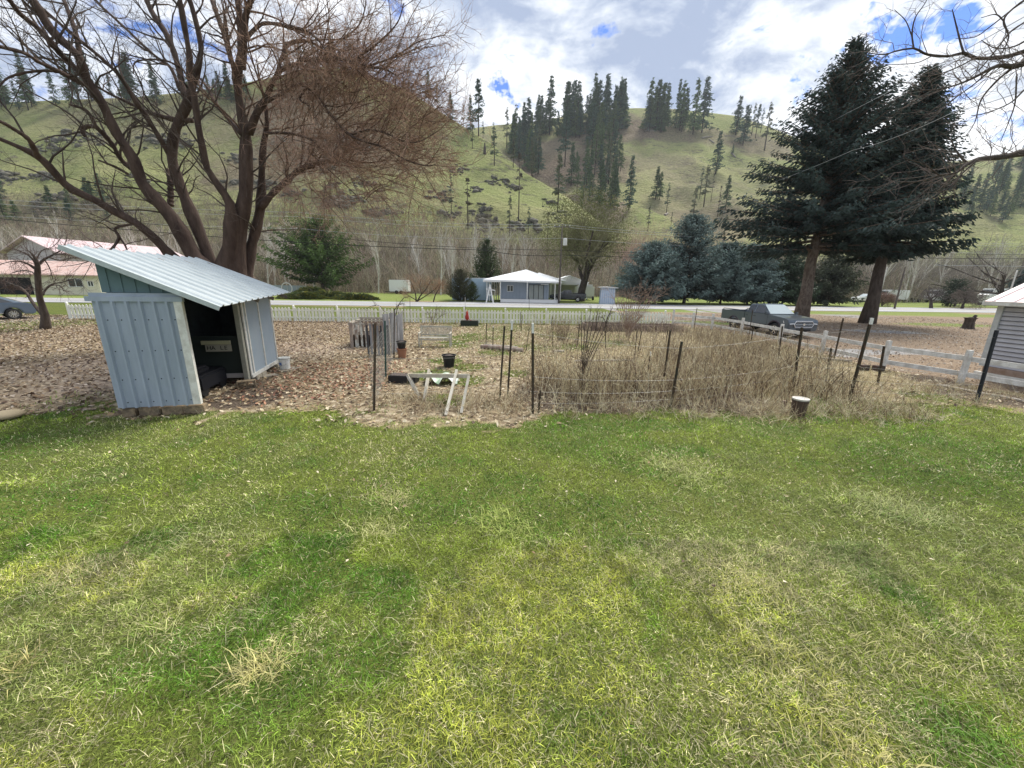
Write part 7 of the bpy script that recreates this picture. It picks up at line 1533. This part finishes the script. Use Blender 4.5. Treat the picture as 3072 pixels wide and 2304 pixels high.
# straw matting of the garden
def straw_zone():
    X, Y = fan(150000, 7, 25.5, .8); w = np.clip((X + 2.6 - (Y - 7) * -.0) / 1.4, 0, 1); k = (Y > lawn_y(X) - .15) & (rng.random(len(X)) < w) & (X < np.interp(Y, [8, 11, 13, 16, 22, 25], [13.6, 12.8, 12.3, 12.5, 12.7, 12.3])); X, Y = X[k], Y[k]; n = len(X)
    pal = np.array([(.62, .55, .35), (.5, .43, .26), (.72, .66, .48), (.34, .27, .16), (.16, .11, .07)]); T = pal[rng.integers(0, 5, n)] * rng.uniform(.6, 1.2, (n, 1)); s = np.clip(Y / 9, .8, 2.4)
    blades('straw_litter', 'matted dry straw and grass over the garden', X, Y, rng.uniform(.08, .3, n), .0045 * s * rng.uniform(.7, 1.5, n), T, 1.15, 'straw', curl=.4, seed=7, z0=.005)
straw_zone()
def canes(name, label, n, region, h, pal, seed, lean=.16, thick=.0045):
    r = np.random.default_rng(seed); P0 = []
    for (x0, x1, y0, y1, wt) in region: k = int(n * wt); P0.append(np.stack([r.uniform(x0, x1, k), r.uniform(y0, y1, k)], 1) + r.normal(0, .28, (k, 2)))
    P0 = np.concatenate(P0); n = len(P0); cl = fbm(P0[:, 0] * 1.6 + 60, P0[:, 1] * 1.6 + 60, seed); keep = r.random(n) < np.clip(cl * 3 - .75, .06, 1); P0 = P0[keep]; cl = cl[keep]; n = len(P0); K = 5
    hh = h * r.uniform(.35, 1.1, n) * (.6 + .7 * cl); P = np.zeros((n, K, 3)); P[:, 0, :2] = P0; d = np.stack([r.normal(0, lean, n), r.normal(0, lean, n), np.ones(n)], 1)
    for k in range(1, K): d = d + r.normal(0, .13, (n, 3)) - [0, 0, .05 * k]; d /= np.linalg.norm(d, axis=1, keepdims=True); P[:, k] = P[:, k - 1] + d * (hh / (K - 1))[:, None]
    R = np.linspace(1, .45, K)[None] * thick * r.uniform(.6, 1.5, (n, 1)); v1 = batch_tubes(P, R, 3); m = 3; ix = np.repeat(np.arange(n), m); kk = r.integers(1, K, len(ix)); Q = np.zeros((len(ix), 3, 3)); Q[:, 0] = P[ix, kk]; dd = r.normal(0, .6, (len(ix), 3)) + [0, 0, .5]
    for k in (1, 2): Q[:, k] = Q[:, k - 1] + dd * .085
    v2 = batch_tubes(Q, np.tile([.0035, .003, .002], (len(ix), 1)), 3); V, Fq = merge_q([v1, v2]); pal = np.array(pal); c = pal[r.integers(0, len(pal), n)] * r.uniform(.6, 1.3, (n, 1)); cols = np.concatenate([np.repeat(c, K * 3, 0), np.repeat(c[ix], 9, 0)])
    return tag(link(raw_mesh(name, V, Fq, cols=cols), name, M_TWIG), label, 'brambles', kind='stuff')
PC = [(.58, .50, .32), (.40, .31, .19), (.68, .61, .43), (.20, .14, .09), (.50, .42, .27), (.11, .07, .05)]
canes('dry_brambles', 'thicket of dry tan bramble canes filling the near half of the garden', 3800, [(.6, 3.6, 8.3, 10.6, .42), (3.6, 5.0, 8.6, 10.2, .1), (4.6, 8.6, 8.8, 12.2, .48)], .95, PC, 11, thick=.006)
canes('dry_brambles', 'taller dry canes in the right-hand half of the garden', 2000, [(5.2, 9.6, 11.5, 15, .4), (8.8, 12.2, 13.5, 21, .42)], .85, [(.40, .33, .20), (.34, .27, .17), (.46, .4, .27), (.16, .11, .07)], 12, thick=.0075)
canes('dry_stems', 'scattered thin dead stems in the back of the garden', 1500, [(1, 11, 12, 24.5, 1.)], .9, [(.40, .33, .22), (.52, .45, .31), (.16, .11, .08)], 13, thick=.007)
canes('dry_stems', 'low dead stems along the edge of the lawn', 3000, [(-3.0, 9.5, 7.6, 8.6, .7), (7, 13, 8.8, 11, .3)], .28, PC[:4], 14, lean=.6)
canes('bed_brush', 'dead brush heaped over the raised beds', 1400, [(4.2, 10.2, 22.8, 24.6, 1.)], .7, [(.24, .17, .14), (.32, .25, .2), (.14, .1, .08)], 15, lean=.8, thick=.010)
# ------------------------------------------------------------------ air
def haze():
    mb = MB(); mb.box((0, 330, 110), (3000, 1900, 270)); m = bpy.data.materials.new('thin haze'); m.use_nodes = True; nt = m.node_tree; nt.nodes.clear()
    out = N(nt, 'ShaderNodeOutputMaterial'); v = N(nt, 'ShaderNodeVolumePrincipled'); v.inputs['Color'].default_value = (.82, .88, .95, 1); v.inputs['Density'].default_value = .00017; v.inputs['Anisotropy'].default_value = 0.2
    nt.links.new(v.outputs[0], out.inputs['Volume']); tag(mb.build('haze', m), 'thin pale air that softens the far hill', 'haze', kind='stuff')
haze()
